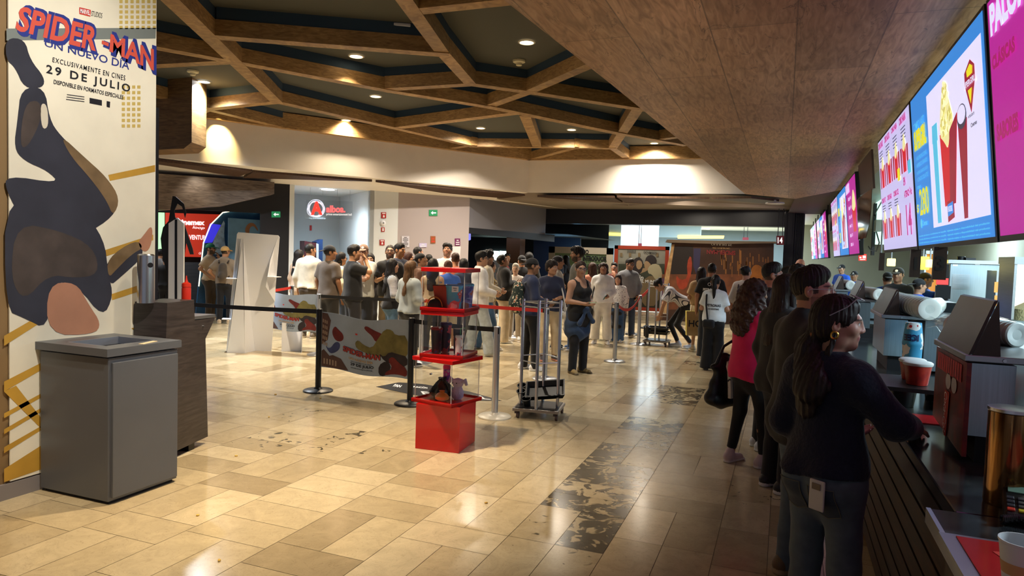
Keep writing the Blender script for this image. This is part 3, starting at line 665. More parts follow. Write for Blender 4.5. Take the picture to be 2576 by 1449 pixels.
m = MB(); p = sb+sx*.05; m.add([p, p+sx*.30-sn_*.1, p+sx*.30-sn_*.1+[0,0,.42], p+[0,0,.46]], [(0,1,2,3)]); m.add([p+[0,0,.0]+sx*.30-sn_*.1, p+sx*.34+sn_*.12, p+sx*.34+sn_*.12+[0,0,.30], p+sx*.30-sn_*.1+[0,0,.42]], [(0,1,2,3)]); m.build('foot_flap', WHITEB, t)

# ---- game area beyond the dark portal
nb_ = -wn*2.6
PB = lambda x, y: PL(x, y, W0+nb_, wn)
t = thing('wall_sign', 'red wall sign with white lettering beyond the dark portal', 'sign', PB(480,600))
m = MB(); m.prism([PB(416,645), PB(565,648), PB(565,540), PB(416,535)], -wn*.05); m.build('panel', mat('sign_red', hx('c0331f'), .5, emit=hx('c0331f'), es=.35), t)
m = MB(); n_ = wn
tq(m, 'cinemex', (448,552),(515,554),(515,567),(448,566), PB, n_, bold=.05, lift=.01); tq(m, 'loop', (484,568),(515,570),(515,579),(484,577), PB, n_, bold=.02, shear=.25, lift=.01)
tq(m, 'TU AVENTURA', (452,590),(524,592),(524,604),(452,602), PB, n_, bold=.03, lift=.01)
tq(m, 'cinemex', (500,633),(524,634),(524,641),(500,640), PB, n_, lift=.01)
m.build('lettering', mat('lit_white_lettering', (1,1,1), .5, emit=(1,.9,.9), es=.5), t)
m = MB(); pq(m, [(424,556),(430,552),(436,558),(430,564)], PB, n_, lift=.01); m.build('emblem', MATS['lit_white_lettering'], t)
m = MB(); m.prism([PB(380,646), PB(414,646), PB(414,535), PB(380,534)], -wn*.05); tag(m.build('lit_wall', mat('green_glow', hx('8fd88c'), .5, emit=hx('9fe39b'), es=.9)), 'glowing pale green panel at the left edge of the dark portal', 'light panel')
t = thing('roller_shutter', 'dark grey ribbed shutter below the red sign', 'shutter', down(PB(480,700)))
m = MB()
for k in range(14):
    z = 1.22-k*.087; a = PB(416,650); b_ = PB(565,650); m.prism([[a[0],a[1],z],[b_[0],b_[1],z],[b_[0],b_[1],z-.085],[a[0],a[1],z-.085]], wn*.03)
m.build('slats', mat('shutter_grey', hx('4a4a50'), .5), t)
# blue dome shaped photo stand
nb2 = -wn*1.3; PD = lambda x, y: PL(x, y, W0+nb2, wn)
t = thing('photo_stand', 'big rounded blue wave-painted photo stand behind the white standee', 'display stand', down(PD(620,700)))
m = MB(); arc = [(492,800),(500,720),(512,610),(530,565),(560,535),(600,527),(645,533),(680,552),(700,585),(712,640),(714,800)]
A = [PD(*q) for q in arc]; A[0][2] = A[-1][2] = 0.
m.prism(A, -wn*.25); m.build('arch', mat('wave_blue', hx('25567e'), .5, noise=.5, nscale=3), t)
m = MB(); pq(m, [(510,612),(528,562),(556,566),(534,610)], PD, wn, lift=.008); m.build('blue_patch', mat('bright_blue', hx('3a33d6'), .5, emit=hx('3a33d6'), es=.5), t)
m = MB(); pq(m, smooth_px([(530,640),(536,605),(552,575),(566,548),(563,600),(572,640)],1), PD, wn, lift=.012); m.build('foam_patch', mat('foam_white', hx('b9d0dc'), .6, noise=.4, nscale=12), t)
m = MB(); pts = [PD(*q)+wn*.015 for q in arc[1:7]]; m.tube(pts, .012, 6); m.build('light_edge', mat('warm_edge_glow', (1,.9,.6), .5, emit=(1,.85,.5), es=1.5), t)
nb3 = -wn*.9; PE = lambda x, y: PL(x, y, W0+nb3, wn)
t = thing('picture_panel', 'sky blue picture panel with a tan hook shape, above the white standee', 'panel', down(PE(640,700)))
m = MB(); A = [PE(574,700), PE(702,700), PE(702,557), PE(574,548)]; A[0][2] = A[1][2] = 0.; m.prism(A, -wn*.03); m.build('panel', mat('sky_print', hx('6f9cbd'), .5, noise=.35, nscale=1.8), t)
m = MB(); pq(m, smooth_px([(616,585),(618,570),(628,560),(640,562),(648,574),(650,582),(645,578),(638,568),(628,572),(627,590)],1), PE, wn, lift=.004); m.build('hook_shape', mat('tan_print', hx('a3714d'), .5), t)
# hazard strip
p = G(492,775); m = MB(); a = G(480,779); b_ = G(515,776); m.prism([a,b_,b_+[0,0,.05],a+[0,0,.05]], (0,.02,0), 0)
for k in range(3):
    q0 = a+(b_-a)*(k*.33+.03); q1 = a+(b_-a)*(k*.33+.19); m.prism([q0-[0,.002,0],q1-[0,.002,0],q1+[0,-.002,.05],q0+[0,-.002,.05]], (0,-.002,0), 1)
a2 = a; 
for v in range(len(m.v)): pass
tag(m.build('hazard_tape', [BLACK, mat('hazard_yellow', hx('d6c42c'), .5)]), 'black and yellow hazard tape at the foot of the blue stand', 'tape')

# ---- green exit arrows, red alarm signs, paper notices
GRN = mat('exit_green', hx('1f7a4c'), .5, emit=hx('1f7a4c'), es=.4); WGL = mat('sign_white', hx('f2f2f2'), .5, emit=(1,1,1), es=.4)
SRED = mat('safety_red', hx('b02a2a'), .5)
def wall_plate(name, px0, px1, back, mt, label, cat, draw=None, group=None):
    P = lambda x, y: OW(x, y, back)
    (x0, y0), (x1, y1) = px0, px1
    t = thing(name, label, cat, P((x0+x1)/2, (y0+y1)/2), group)
    m = MB(); m.prism([P(x0,y1), P(x1,y1), P(x1,y0), P(x0,y0)], wn*.015); m.build('plate', mt, t)
    if draw:
        m = MB(); mats = draw(m, lambda x, y: P(x, y)+wn*.016); m.build('marking', mats, t)
    return t
def arrow(x0, y0, x1, y1):
    def d(m, P):
        cy = (y0+y1)/2; w = x1-x0; hh = (y1-y0)
        pq(m, [(x0+.2*w,cy),(x0+.45*w,cy-.3*hh),(x0+.45*w,cy-.09*hh),(x0+.82*w,cy-.09*hh),(x0+.82*w,cy+.09*hh),(x0+.45*w,cy+.09*hh),(x0+.45*w,cy+.3*hh)], P, wn)
        return WGL
    return d
wall_plate('exit_sign', (683,532), (705,547), -.002, GRN, 'green arrow sign on the black portal beside the recess', 'sign', arrow(683,532,705,547))
wall_plate('exit_sign', (1079,528), (1100,543), -.002, GRN, 'green arrow sign high on the warm grey wall', 'sign', arrow(1079,528,1100,543))
def bars(x0, y0, x1, y1, n, mt=None):
    def d(m, P):
        for k in range(n):
            yy = y0+(y1-y0)*(k+.7)/(n+.6); e = .15*(x1-x0) if k % 3 else .3*(x1-x0)
            pq(m, [(x0+e,yy),(x1-e,yy),(x1-e,yy+(y1-y0)*.35/n),(x0+e,yy+(y1-y0)*.35/n)], P, wn)
        return mt or WHT
    return d
def drop(x0, y0, x1, y1):
    def d(m, P):
        cx_ = (x0+x1)/2; 
        pq(m, [(x0+2,y0+1.5),(x1-2,y0+1.5),(x1-2,y0+4),(x0+2,y0+4)], P, wn); pq(m, [(cx_-2,y1-2),(cx_+2,y1-2),(cx_+2,y1-6),(cx_,y1-9),(cx_-2,y1-6)], P, wn); return WHT
    return d
bk = -.002
wall_plate('alarm_sign', (959,534), (971,549), bk, SRED, 'small red alarm sign at the top of the white pier', 'sign', drop(959,534,971,549))
t = thing('alarm_siren', 'round white siren between two red plates on the white pier', 'siren', OW(963,561,bk))
m = MB(); m.lathe(OW(963,561,bk), [(.06,0),(.065,.02),(.045,.04),(.02,.05)], 20, axis=wn); m.build('body', WHITEB, t)
m = MB(); m.lathe(OW(963,561,bk)+wn*.045, [(.025,0),(.012,.012)], 14, axis=wn); m.build('horn', mat('siren_grey', hx('85888c'), .5), t)
wall_plate('alarm_pull', (959,572), (967,583), bk, SRED, 'small red pull station below the siren on the white pier', 'alarm', drop(959,572,967,583))
wall_plate('fire_sign', (955,603), (967,617), bk, SRED, 'red fire point sign low on the white pier', 'sign', drop(955,603,967,617))
wall_plate('alarm_pull', (779,567), (784,580), dep, SRED, 'small red pull station on the back wall of the recess', 'alarm')
bk = -.002
wall_plate('paper_notice', (1010,594), (1029,622), bk, mat('paper', hx('d4d2dc'), .7), 'white printed notice on the warm grey wall', 'notice', bars(1010,594,1029,622,7,INK))
wall_plate('paper_notice', (1054,612), (1073,622), bk, mat('lilac_paper', hx('c9c3ea'), .7), 'small lilac paper strip on the warm grey wall', 'notice', bars(1054,612,1073,622,2,WHT))
wall_plate('paper_notice', (1083,594), (1095,612), bk, mat('orange_card', hx('9a5326'), .7), 'orange brown card on the warm grey wall', 'notice', bars(1083,594,1095,612,2,REDT))
wall_plate('paper_notice', (1144,600), (1157,618), bk, mat('magenta_card', hx('6f2257'), .7), 'magenta card at the right end of the warm grey wall', 'notice', bars(1144,600,1157,618,3,WHT))
# white easel card in front of the wall, dark machines of the recess
t = thing('standing_card', 'tall pale pink display card standing near the magenta card', 'display card', down(OW(1150,640,-.5)))
m = MB(); PC = lambda x, y: OW(x, y, -.5); A = [PC(1133,700), PC(1150,700), PC(1159,620), PC(1136,620)]; A[0][2] = A[1][2] = 0; m.prism(A, -wn*.02); m.build('card', mat('pale_pink_card', hx('ddc9cc'), .6), t)
t = thing('vending_machine', 'dark red and blue upright machine inside the recess', 'machine', down(OW(785,640,1.2)))
PV = lambda x, y: OW(x, y, 1.1)
m = MB(); A = [PV(766,700), PV(797,700), PV(797,612), PV(766,606)]; A[0][2] = A[1][2] = 0; m.prism(A, -wn*.5); m.build('cabinet', mat('maroon', hx('4b1f26'), .5), t)
m = MB(); A = [PV(797,700), PV(812,700), PV(812,602), PV(797,608)]; A[0][2] = A[1][2] = 0; m.prism(A, -wn*.5); m.build('side_panel', mat('deep_blue', hx('1c3a6b'), .5), t)
m = MB(); A = [PV(795,680), PV(801,680), PV(801,614), PV(795,612)]; A = [p+wn*.01 for p in A]; m.prism(A, wn*.02); m.build('light_strip', mat('pale_trim', hx('b7bfc4'), .5), t)

# ---- hanging clear sign of the recess
PA = lambda x, y: OW(x, y, .25)
CLEAR = node_mat('clear_acrylic', lambda nt, b: None)
def clear_nodes(m, tint=(.96,.97,.98), base=.05):
    nt = m.node_tree; N = nt.nodes.new; L = nt.links.new
    for n in list(nt.nodes): nt.nodes.remove(n)
    out = N('ShaderNodeOutputMaterial'); mx = N('ShaderNodeMixShader'); tr = N('ShaderNodeBsdfTransparent'); gl = N('ShaderNodeBsdfGlossy'); lw = N('ShaderNodeLayerWeight'); lw.inputs[0].default_value = .5; pw = N('ShaderNodeMath'); pw.operation = 'POWER'; pw.inputs[1].default_value = 4; L(lw.outputs['Facing'], pw.inputs[0]); fr = N('ShaderNodeMath'); fr.operation = 'MULTIPLY_ADD'; fr.inputs[1].default_value = .6; fr.inputs[2].default_value = base; L(pw.outputs[0], fr.inputs[0])
    tr.inputs[0].default_value = (*tint, 1); gl.inputs['Roughness'].default_value = .04; gl.inputs[0].default_value = (1,1,1,1)
    L(fr.outputs[0], mx.inputs[0]); L(tr.outputs[0], mx.inputs[1]); L(gl.outputs[0], mx.inputs[2]); L(mx.outputs[0], out.inputs[0])
clear_nodes(CLEAR)
EDGE = mat('acrylic_edge', hx('d8dade'), .2, alpha=.45)
t = thing('hanging_sign', 'clear hanging sign with a red letter A in white scribbled rings', 'sign', PA(828,525))
m = MB(); m.prism([PA(769,550), PA(887,552), PA(887,507), PA(769,502)], -wn*.012); m.build('panel', CLEAR, t)
m = MB(); r2 = random.Random(5); c = PA(794,524); R0 = np.linalg.norm(PA(815,524)-c)
for k in range(6):
    ox, oy = r2.uniform(-.12,.12)*R0, r2.uniform(-.12,.12)*R0; ra = R0*r2.uniform(.85,1.02); rb = R0*r2.uniform(.8,1.); ph = r2.uniform(0,3)
    m.tube([c + wd*(ox+ra*math.cos(a)*math.cos(ph)-rb*math.sin(a)*math.sin(ph)) + np.array([0,0,oy+ra*math.cos(a)*math.sin(ph)+rb*math.sin(a)*math.cos(ph)]) + wn*(.01+.004*k) for a in np.linspace(0,2*math.pi,30)[:-1]], .008, 5, closed=True)
m.build('ring', mat('ring_white', hx('d9dcec'), .4, emit=(.85,.87,1), es=.35), t)
m = MB(); tq(m, 'A', (781,507),(810,507),(810,541),(781,541), PA, wn, bold=.05, lift=.04); V_, f_ = m.v, m.f
m.build('letter', mat('letter_red', hx('e02b22'), .4, emit=hx('e8382c'), es=.9), t)
m = MB(); tq(m, 'alboa.', (820,517),(868,517),(868,535),(820,535), PA, wn, bold=.035, lift=.03); m.build('lettering', mat('letter_coral', hx('e65a5a'), .4, emit=hx('f05a5a'), es=.9), t)
m = MB(); tq(m, 'prime entertainment hall', (820,536),(884,537),(884,544),(820,543), PA, wn, bold=.02, lift=.03); m.build('small_lettering', WGL, t)
m = MB()
for x in (780,812,848,880):
    a = PA(x, 505); m.tube([a, [a[0],a[1],2.99]], .004, 5)
m.build('wire', CHROME, t)
# smoke detectors and dome camera on the ceiling
for i, (px, py, lab) in enumerate([(485,178,'smoke detector nearest the hanging poster'),(1306,152,'smoke detector beside the brightest downlight'),(1174,336,'smoke detector in the far middle ceiling panel')]):
    c = G(px, py, 4.315); t = thing('smoke_detector', 'cream '+lab, 'smoke detector', c, 'smoke detectors')
    m = MB(); m.lathe(c, [(.09,0),(.085,-.025),(.05,-.04)], 18); m.build('base', mat('detector_cream', hx('d8cfae'), .5), t)
    m = MB(); m.lathe(c, [(.045,-.04),(.04,-.07),(.02,-.075)], 14); m.build('sensor', MATS['detector_cream'], t)
c = G(1012,64,4.315); t = thing('dome_camera', 'white ceiling dome camera with a dark lens', 'camera', c)
m = MB(); m.box(c-[0,0,.02], (.2,.2,.04), .5, bev=.01); m.build('base', WHITEB, t)
m = MB(); m.lathe(c, [(.06,-.04),(.055,-.07),(.03,-.095),(.001,-.1)], 16); m.build('lens', BLACKG, t)
c = G(1950,503,2.86); t = thing('ceiling_speaker', 'flat round white fitting under the far end of the plank soffit', 'ceiling fitting', c)
m = MB(); m.lathe(c, [(.02,0),(.02,-.05),(.17,-.05),(.18,-.075),(.12,-.08)], 24); m.build('disc', mat('speaker_white', hx('c8c4c4'), .5), t)
# ================================================================ barriers, display tower, carts
def stanchion(x, y, h, mt, lab, cap_m=BLKPL, r=.033, R=.17, base_m=None):
    t = thing('barrier_post', lab, 'barrier post', (x,y,0), 'queue barrier posts')
    base_m = base_m or mt
    m = MB(); m.lathe((x,y,0), [(R,0),(R,.012),(R*.93,.022),(r*1.6,.032),(r*1.1,.05)], 36); m.build('base', base_m, t)
    m = MB(); m.lathe((x,y,0), [(r,.03),(r,h-.07)], 20); m.build('post', mt, t)
    m = MB(); m.lathe((x,y,0), [(r*1.05,h-.075),(r*1.05,h-.006),(r*.8,h)], 20); m.build('cassette', cap_m if mt is BLKPL else mt, t)
    m = MB(); m.box((x+r*.72,y-r*.72,h-.045), (.012,.012,.06), math.radians(45)); m.build('slot', BLKPL, t)
    return np.array([x, y, h])
def onfloor(px, py): p = G(px, py); return p[0], p[1]
pA = stanchion(*onfloor(800,984), .96, BLKPL, 'black barrier post at the left end of the nearer film banner')
pB = stanchion(*onfloor(1031,1017), .94, BLKPL, 'black barrier post just left of the red display tower')
pG = stanchion(*onfloor(1244,1049), .925, ALU, 'silver barrier post between the red display tower and the tray cart', base_m=mat('cream_base', hx('d8d2c2'), .3))
pC = stanchion(*onfloor(800,893), .95, ALU, 'silver barrier post right behind the nearer left black post')
pD = stanchion(*onfloor(650,876), .95, ALU, 'silver barrier post at the left end of the farther film banner')
pF = stanchion(*onfloor(1058,912), .96, ALU, 'silver barrier post seen left of the display tower above the black post')
pH = stanchion(*onfloor(1370,954), .95, ALU, 'silver barrier post behind the nearer tray cart')
pI = stanchion(*onfloor(1546,910), .95, CHROME, 'lone steel barrier post in front of the woman in white')
pJ = stanchion(*onfloor(1606,867), .95, ALU, 'silver barrier post with a sagging red belt, left of the farther tray cart')
pK = stanchion(*onfloor(1627,826), .95, BLKPL, 'black barrier post seen through the farther tray cart')
pL = stanchion(*onfloor(1592,842), .95, BLKPL, 'black barrier post behind the man in the grey pullover')
pM = stanchion(*onfloor(1287,849), .95, ALU, 'silver barrier post among the legs behind the man with the backpack')
pN = stanchion(*onfloor(1138,824), .95, ALU, 'silver barrier post seen through the middle display box')
pO = stanchion(*onfloor(1350,838), .95, BLKPL, 'black barrier post left of the woman in khaki trousers')
pQ = np.array([*DP(388,757,9.0)[:2], .93]); stanchion(pQ[0], pQ[1], .93, BLKPL, 'black barrier post behind the condiment station')
pR = stanchion(*onfloor(733,848), .95, ALU, 'silver barrier post at the back left of the queue')
BELTB = mat('black_belt', hx('15151a'), .6); BELTR = mat('red_belt', hx('c02318'), .55)
def belt(a, b_, mt, lab, z=-.035, w=.048, sag=.01, words=None, twist=0):
    a = np.array(a)+[0,0,z]; b_ = np.array(b_)+[0,0,z]; n = nrm(np.cross(b_-a, [0,0,1.])); a = a+nrm(b_-a)*.034; b_ = b_-nrm(b_-a)*.034
    t = thing('barrier_belt', lab, 'barrier belt', (a+b_)/2, 'queue barrier belts'); m = MB(); N = 14; V = []
    for i in range(N+1):
        u = i/N; p = a+(b_-a)*u-[0,0,sag*4*u*(1-u)]
        for s in (-.5,.5):
            for q in (-.0012,.0012): V.append(p+[0,0,s*w]+n*q)
    F = []
    for i in range(N):
        k = i*4; F += [(k,k+4,k+6,k+2),(k+1,k+3,k+7,k+5),(k,k+1,k+5,k+4),(k+2,k+6,k+7,k+3)]
    m.add(V, F); m.build('webbing', mt, t)
    m = MB(); m.box(b_-nrm(b_-a)*.01, (.03,.014,w*1.1), math.atan2(*(b_-a)[1::-1])); m.build('clip', BLKPL, t)
    if words:
        nn = n if np.dot(n, O_-a) > 0 else -n; u = nrm(b_-a); 
        if np.dot(np.cross(u,[0,0,1]), nn) < 0: u = -u
        m = MB(); L_ = np.linalg.norm(b_-a); put_text(m, words, (a+b_)/2-[0,0,sag*.9], u, [0,0,1], w=L_*.86, h=w*.55, bold=.04, lift=.004); m.build('lettering', WHT, t)
belt(pA, pQ, BELTB, 'black belt stretched from the near left black post past the condiment station', w=.05)
belt(pC, pF, BELTB, 'black belt stretched in front of the queue above the nearer banner')
belt(pB, pG, BELTB, 'black belt low behind the display tower to the silver post')
belt(pF, pH, BELTR, 'red belt stretched behind the display tower to the tray cart')
belt(pD, pR, BELTR, 'red belt over the top of the farther film banner')
belt(pN, pM, BELTR, 'red belt with white lettering among the queue', words='TRATA DE NO SER EL PRIMERO EN ESPERAR', sag=.03)
belt(pM, pO, BELTR, 'red belt behind the man with the patterned backpack')
belt(pI, pJ, BELTR, 'red belt sagging low beside the man in the grey pullover', sag=.16)
belt(pJ, pK, BELTR, 'red belt rising behind the farther tray cart', sag=.02, w=.07)
SKY = mat('banner_sky', hx('a3b3c9'), .5, noise=.18, nscale=2.5); BRICK = mat('banner_brown', hx('5a3f38'), .6, noise=.3, nscale=9); OLIVE = mat('banner_olive', hx('77703f'), .6, noise=.4, nscale=9)
CRIM = mat('banner_crimson', hx('6e1f1c'), .6, noise=.3, nscale=12); DKP = mat('banner_dark', hx('2c2328'), .6, noise=.4, nscale=12); GOLD = mat('banner_gold', hx('c39b52'), .5); SKYB = mat('banner_blue', hx('8f9cc4'), .5)
def banner(a, b_, z1, z0, lab, sag, tilt):
    a = np.array([a[0],a[1],0.]); b_ = np.array([b_[0],b_[1],0.]); u = nrm(b_-a); a = a+u*.04; b_ = b_-u*.04; W = np.linalg.norm(b_-a); n = np.array([u[1],-u[0],0])
    def P(s, v): # s,v in 0..1, v from the bottom
        return a+u*(s*W)+np.array([0,0, z0+(z1-z0)*v - sag*math.sin(math.pi*min(1,s))*(.4+.6*v) - tilt*s + .012*math.sin(9*s)]) + n*.02*math.sin(2*math.pi*s)*0
    t = thing('film_banner', lab, 'banner', (a+b_)/2, 'film banners on the queue barriers'); m = MB(); N = 24
    V = [P(i/N, v)+n*q for i in range(N+1) for v in (0,1) for q in (0,-.003)]; F = []
    for i in range(N):
        k = 4*i; F += [(k,k+4,k+6,k+2),(k+1,k+3,k+7,k+5),(k,k+1,k+5,k+4),(k+2,k+6,k+7,k+3)]
    m.add(V, F, 0); m.build('sheet', SKY, t)
    def poly(pts, mt, name, lift=.002):
        m = MB(); m.add([P(*q)+n*lift for q in pts], [list(range(len(pts)))]); m.build(name, mt, t)
    poly([(.003,.99),(.07,.98),(.11,.86),(.075,.5),(.003,.42)], BRICK, 'picture_building')
    poly([(.003,.30),(.03,.33),(.10,.22),(.14,.24),(.24,.20),(.33,.02),(.003,.02)], BRICK, 'picture_rooftops')
    m = MB()
    for j in range(5):
        for i in range(3): s0 = .014+i*.022; v0 = .88-j*.10-i*.012; m.add([P(s0,v0)+n*.004,P(s0+.013,v0-.01)+n*.004,P(s0+.013,v0-.07)+n*.004,P(s0,v0-.06)+n*.004],[(0,1,2,3)])
    for i in range(5): s0 = .03+i*.035; v0 = .17-.006*i; m.add([P(s0,v0)+n*.004,P(s0+.018,v0-.005)+n*.004,P(s0+.018,v0-.1)+n*.004,P(s0,v0-.1)+n*.004],[(0,1,2,3)])
    m.build('picture_windows', mat('banner_cream', hx('a58f7c'), .6), t)
    poly(smooth_px([(.12,.66),(.16,.78),(.2,.72),(.26,.66),(.27,.56),(.22,.5),(.16,.52)]), CRIM, 'picture_patch'); poly(smooth_px([(.04,.42),(.1,.33),(.17,.5),(.23,.48),(.22,.36),(.16,.28),(.1,.26)]), mat('banner_navy', hx('3b4676'), .6, noise=.3, nscale=9), 'picture_patch')
    poly(smooth_px([(.5,.86),(.53,.9),(.62,.82),(.72,.75),(.75,.66),(.64,.6),(.6,.72),(.53,.8)]), CRIM, 'picture_patch', .0018)
    poly(smooth_px([(.4,.56),(.44,.62),(.5,.55),(.6,.5),(.66,.66),(.74,.84),(.82,.82),(.86,.72),(.997,.74),(.997,.32),(.85,.36),(.7,.34),(.5,.42),(.42,.46)],1), OLIVE, 'picture_mass')
    poly(smooth_px([(.68,.42),(.74,.34),(.8,.44),(.9,.4),(.997,.38),(.997,.2),(.86,.2),(.74,.27)],1), DKP, 'picture_mass', .003)
    poly(smooth_px([(.68,.03),(.68,.2),(.76,.28),(.82,.2),(.8,.08),(.74,.0)],1), DKP, 'picture_mass', .003)
    poly(smooth_px([(.78,.3),(.84,.36),(.9,.26),(.997,.17),(.997,.03),(.92,.05),(.84,.05),(.75,.02),(.76,.08),(.84,.15)],1), CRIM, 'picture_patch', .0045)
    def T(s, s0, s1, v0, v1, mt, name, bold=.02, dv=0, lift=.006):
        m = MB(); X, f = text_mesh(s, bold); A = (X[:,0]-X[:,0].min())/np.ptp(X[:,0]); B = (X[:,1]-X[:,1].min())/np.ptp(X[:,1])
        m.add([P(s0+(s1-s0)*p, v0+(v1-v0)*q-dv*p)+n*lift for p, q in zip(A, B)], f); m.build(name, mt, t)
    T('SPIDER-MAN', .262, .70, .35, .455, DKP, 'title_shadow', .06, .07, .005); T('SPIDER-MAN', .265, .695, .355, .45, mat('banner_title', hx('b3352a'), .5), 'title_lettering', .03, .07, .0065)
    T('UN NUEVO DÍA', .335, .615, .24, .29, GOLD, 'subtitle_lettering', .02, .02)
    T('EXCLUSIVAMENTE EN CINES', .36, .6, .2, .22, INK, 'date_lettering', .01, .01); T('29 DE JULIO', .355, .625, .12, .185, INK, 'date_lettering', .03, .005); T('DISPONIBLE EN FORMATOS ESPECIALES', .36, .61, .085, .105, INK, 'date_lettering', .01)
    m = MB(); q = [(.405,.7),(.43,.7),(.43,.73),(.405,.73)]; m.add([P(*x)+n*.004 for x in q],[(0,1,2,3)]); m.build('studio_badge', REDT, t)
pAt, pBt = .93, .9
banner(pA, pB, .925, .285, 'nearer film banner hung between the two black posts, lettered 29 DE JULIO', .03, .02)
banner(pD, pC, .93, .34, 'farther film banner hung between silver posts, partly behind a black belt', .02, .0)

# ---- red display tower
def boxpts(cx_, cy_, w, d, rz):
    ca, sa_ = math.cos(rz), math.sin(rz); return [(cx_+x*ca-y*sa_, cy_+x*sa_+y*ca) for x, y in ((-w/2,-d/2),(w/2,-d/2),(w/2,d/2),(-w/2,d/2))]
A_ = G(1044,1128); B_ = G(1154,1141); C_ = G(1194,1107)
rz0 = math.atan2((B_-A_)[1],(B_-A_)[0]); w0 = np.linalg.norm((B_-A_)[:2]); d0 = .40
u0 = np.array([math.cos(rz0), math.sin(rz0), 0]); v0 = np.array([-u0[1], u0[0], 0]); ctr = A_+u0*w0/2+v0*d0/2
t = thing('display_plinth', 'glossy red square plinth under the stacked clear display boxes', 'plinth', (ctr[0],ctr[1],0))
m = MB(); m.box((ctr[0],ctr[1],.192), (w0,d0,.384), rz0, bev=.004); m.build('body', REDPL, t)
def display_box(z0, z1, cx_, cy_, w, d, rz, lab, lw=None, tray=.03, lid=.035):
    t = thing('display_box', lab, 'display box', (cx_,cy_,z0), 'stacked clear display boxes'); lw = lw or w+.035
    m = MB(); m.box((cx_,cy_,z0+tray*.3), (lw,lw,tray*.6), rz); Q = boxpts(cx_,cy_,lw-.008,lw-.008,rz)
    for i in range(4):
        a, b_ = np.array(Q[i]), np.array(Q[(i+1) % 4]); c = (a+b_)/2; m.box((c[0],c[1],z0+tray*.5), (np.linalg.norm(b_-a)+.008,.008,tray), math.atan2(*(b_-a)[::-1]))
    m.build('tray', REDPL, t)
    m = MB(); Q = boxpts(cx_,cy_,w,d,rz)
    for i in range(4):
        a, b_ = np.array(Q[i]), np.array(Q[(i+1) % 4]); m.quad([*a,z0+tray],[*b_,z0+tray],[*b_,z1-lid],[*a,z1-lid])
    m.build('clear_wall', CLEAR, t)
    m = MB()
    for q in Q: m.box((*q,(z0+tray+z1-lid)/2), (.006,.006,z1-z0-tray-lid), rz)
    m.build('corner_edge', EDGE, t)
    m = MB(); m.box((cx_,cy_,z1-lid/2), (lw,lw,lid), rz, bev=.004); m.build('lid', REDPL, t)
    m = MB(); q = np.array(Q[0])*.55+np.array(Q[1])*.45; m.lathe((q[0],q[1],(z0+z1)/2+.06), [(.008,0),(.008,.018)], 10, axis=(math.sin(rz),-math.cos(rz),0)); m.build('latch', CHROME, t)
    return t
z = [.385, .785, 1.163, 1.525]
a = G(1036,1004,.41); b_ = G(1129,1021,.41); c = G(1197,1002,.41); rz1 = math.atan2((b_-a)[1],(b_-a)[0]); 
display_box(z[0], z[1]-.012, ctr[0], ctr[1], .385, .385, rz1, 'bottom clear display box, turned on the red plinth', lw=.43)
display_box(z[1]-.010, z[2], ctr[0]+.0, ctr[1]+.02, .36, .36, rz0+.02, 'middle clear display box with drink cups inside', lw=.385)
display_box(z[2]+.002, z[3], ctr[0]+.0, ctr[1]+.02, .37, .37, rz0+.02, 'top clear display box with popcorn buckets inside', lw=.395)
def at_disp(px, py, zz): return G(px, py, zz)
def cup(name, c, r0, r1, h, body, lid, lab, cat='cup', straw=None, lidh=.02, group=None, twall=0.0):
    t = thing(name, lab, cat, c, group); m = MB(); m.lathe(c, [(r0,0.001),(r1,h)], 24); m.build('body', body, t)
    if lid: m = MB(); m.lathe(c, [(r1*1.05,h-.002),(r1*1.06,h+lidh*.6),(r1*.9,h+lidh),(.001,h+lidh)], 24); m.build('lid', lid, t)
    if straw: m = MB(); p = np.array(c)+[0,0,h]; m.tube([p+[.01,0,-.02], p+[.014,0,.07], p+[.03,0.01,.085], p+[.05,.01,.08]], .004, 7); m.build('straw', straw, t)
    return t
def spot_in(s, q, zz): p = ctr+u0*s+v0*q; return (p[0],p[1]+.02,zz)
def multi(name, c1, c2, sc, thr=.5, rough=.4, c3=None):
    def fn(nt, b):
        N = nt.nodes.new; L = nt.links.new; tc = N('ShaderNodeTexCoord'); n = N('ShaderNodeTexNoise'); n.inputs['Scale'].default_value = sc; n.inputs['Detail'].default_value = 2; L(tc.outputs['Object'], n.inputs['Vector'])
        r = N('ShaderNodeValToRGB'); r.color_ramp.interpolation = 'CONSTANT'; e = r.color_ramp.elements; e[0].color = (*c1,1); e[1].position = thr; e[1].color = (*c2,1)
        if c3: x = e.new(thr+.08); x.color = (*c3,1)
        L(n.outputs[0], r.inputs[0]); L(r.outputs[0], b.inputs['Base Color']); b.inputs['Roughness'].default_value = rough
    return node_mat(name, fn)
zt = z[2]+.022
def tilted(m, c): return m
t = thing('popcorn_bucket', 'dark red square popcorn bucket in the top display box', 'bucket', spot_in(-.055,.02,zt)); p = spot_in(-.055,.02,zt)
m = MB(); s0, s1, h = .062, .085, .185; ca = [(-1,-1),(1,-1),(1,1),(-1,1)]
V = [np.array(p)+u0*x*s0+v0*y*s0 for x, y in ca]+[np.array(p)+u0*x*s1+v0*y*s1+[0,0,h] for x, y in ca]; m.add(V, [(0,1,5,4),(1,2,6,5),(2,3,7,6),(3,0,4,7),(3,2,1,0)]); m.build('body', mat('bucket_red', hx('a8321f'), .35, noise=.25, nscale=10), t)
m = MB(); q = [v+[0,0,.002] for v in V[4:]]; m.tube(q, .005, 6, closed=True); m.build('rim', mat('bucket_rim', hx('3a1512'), .4), t)
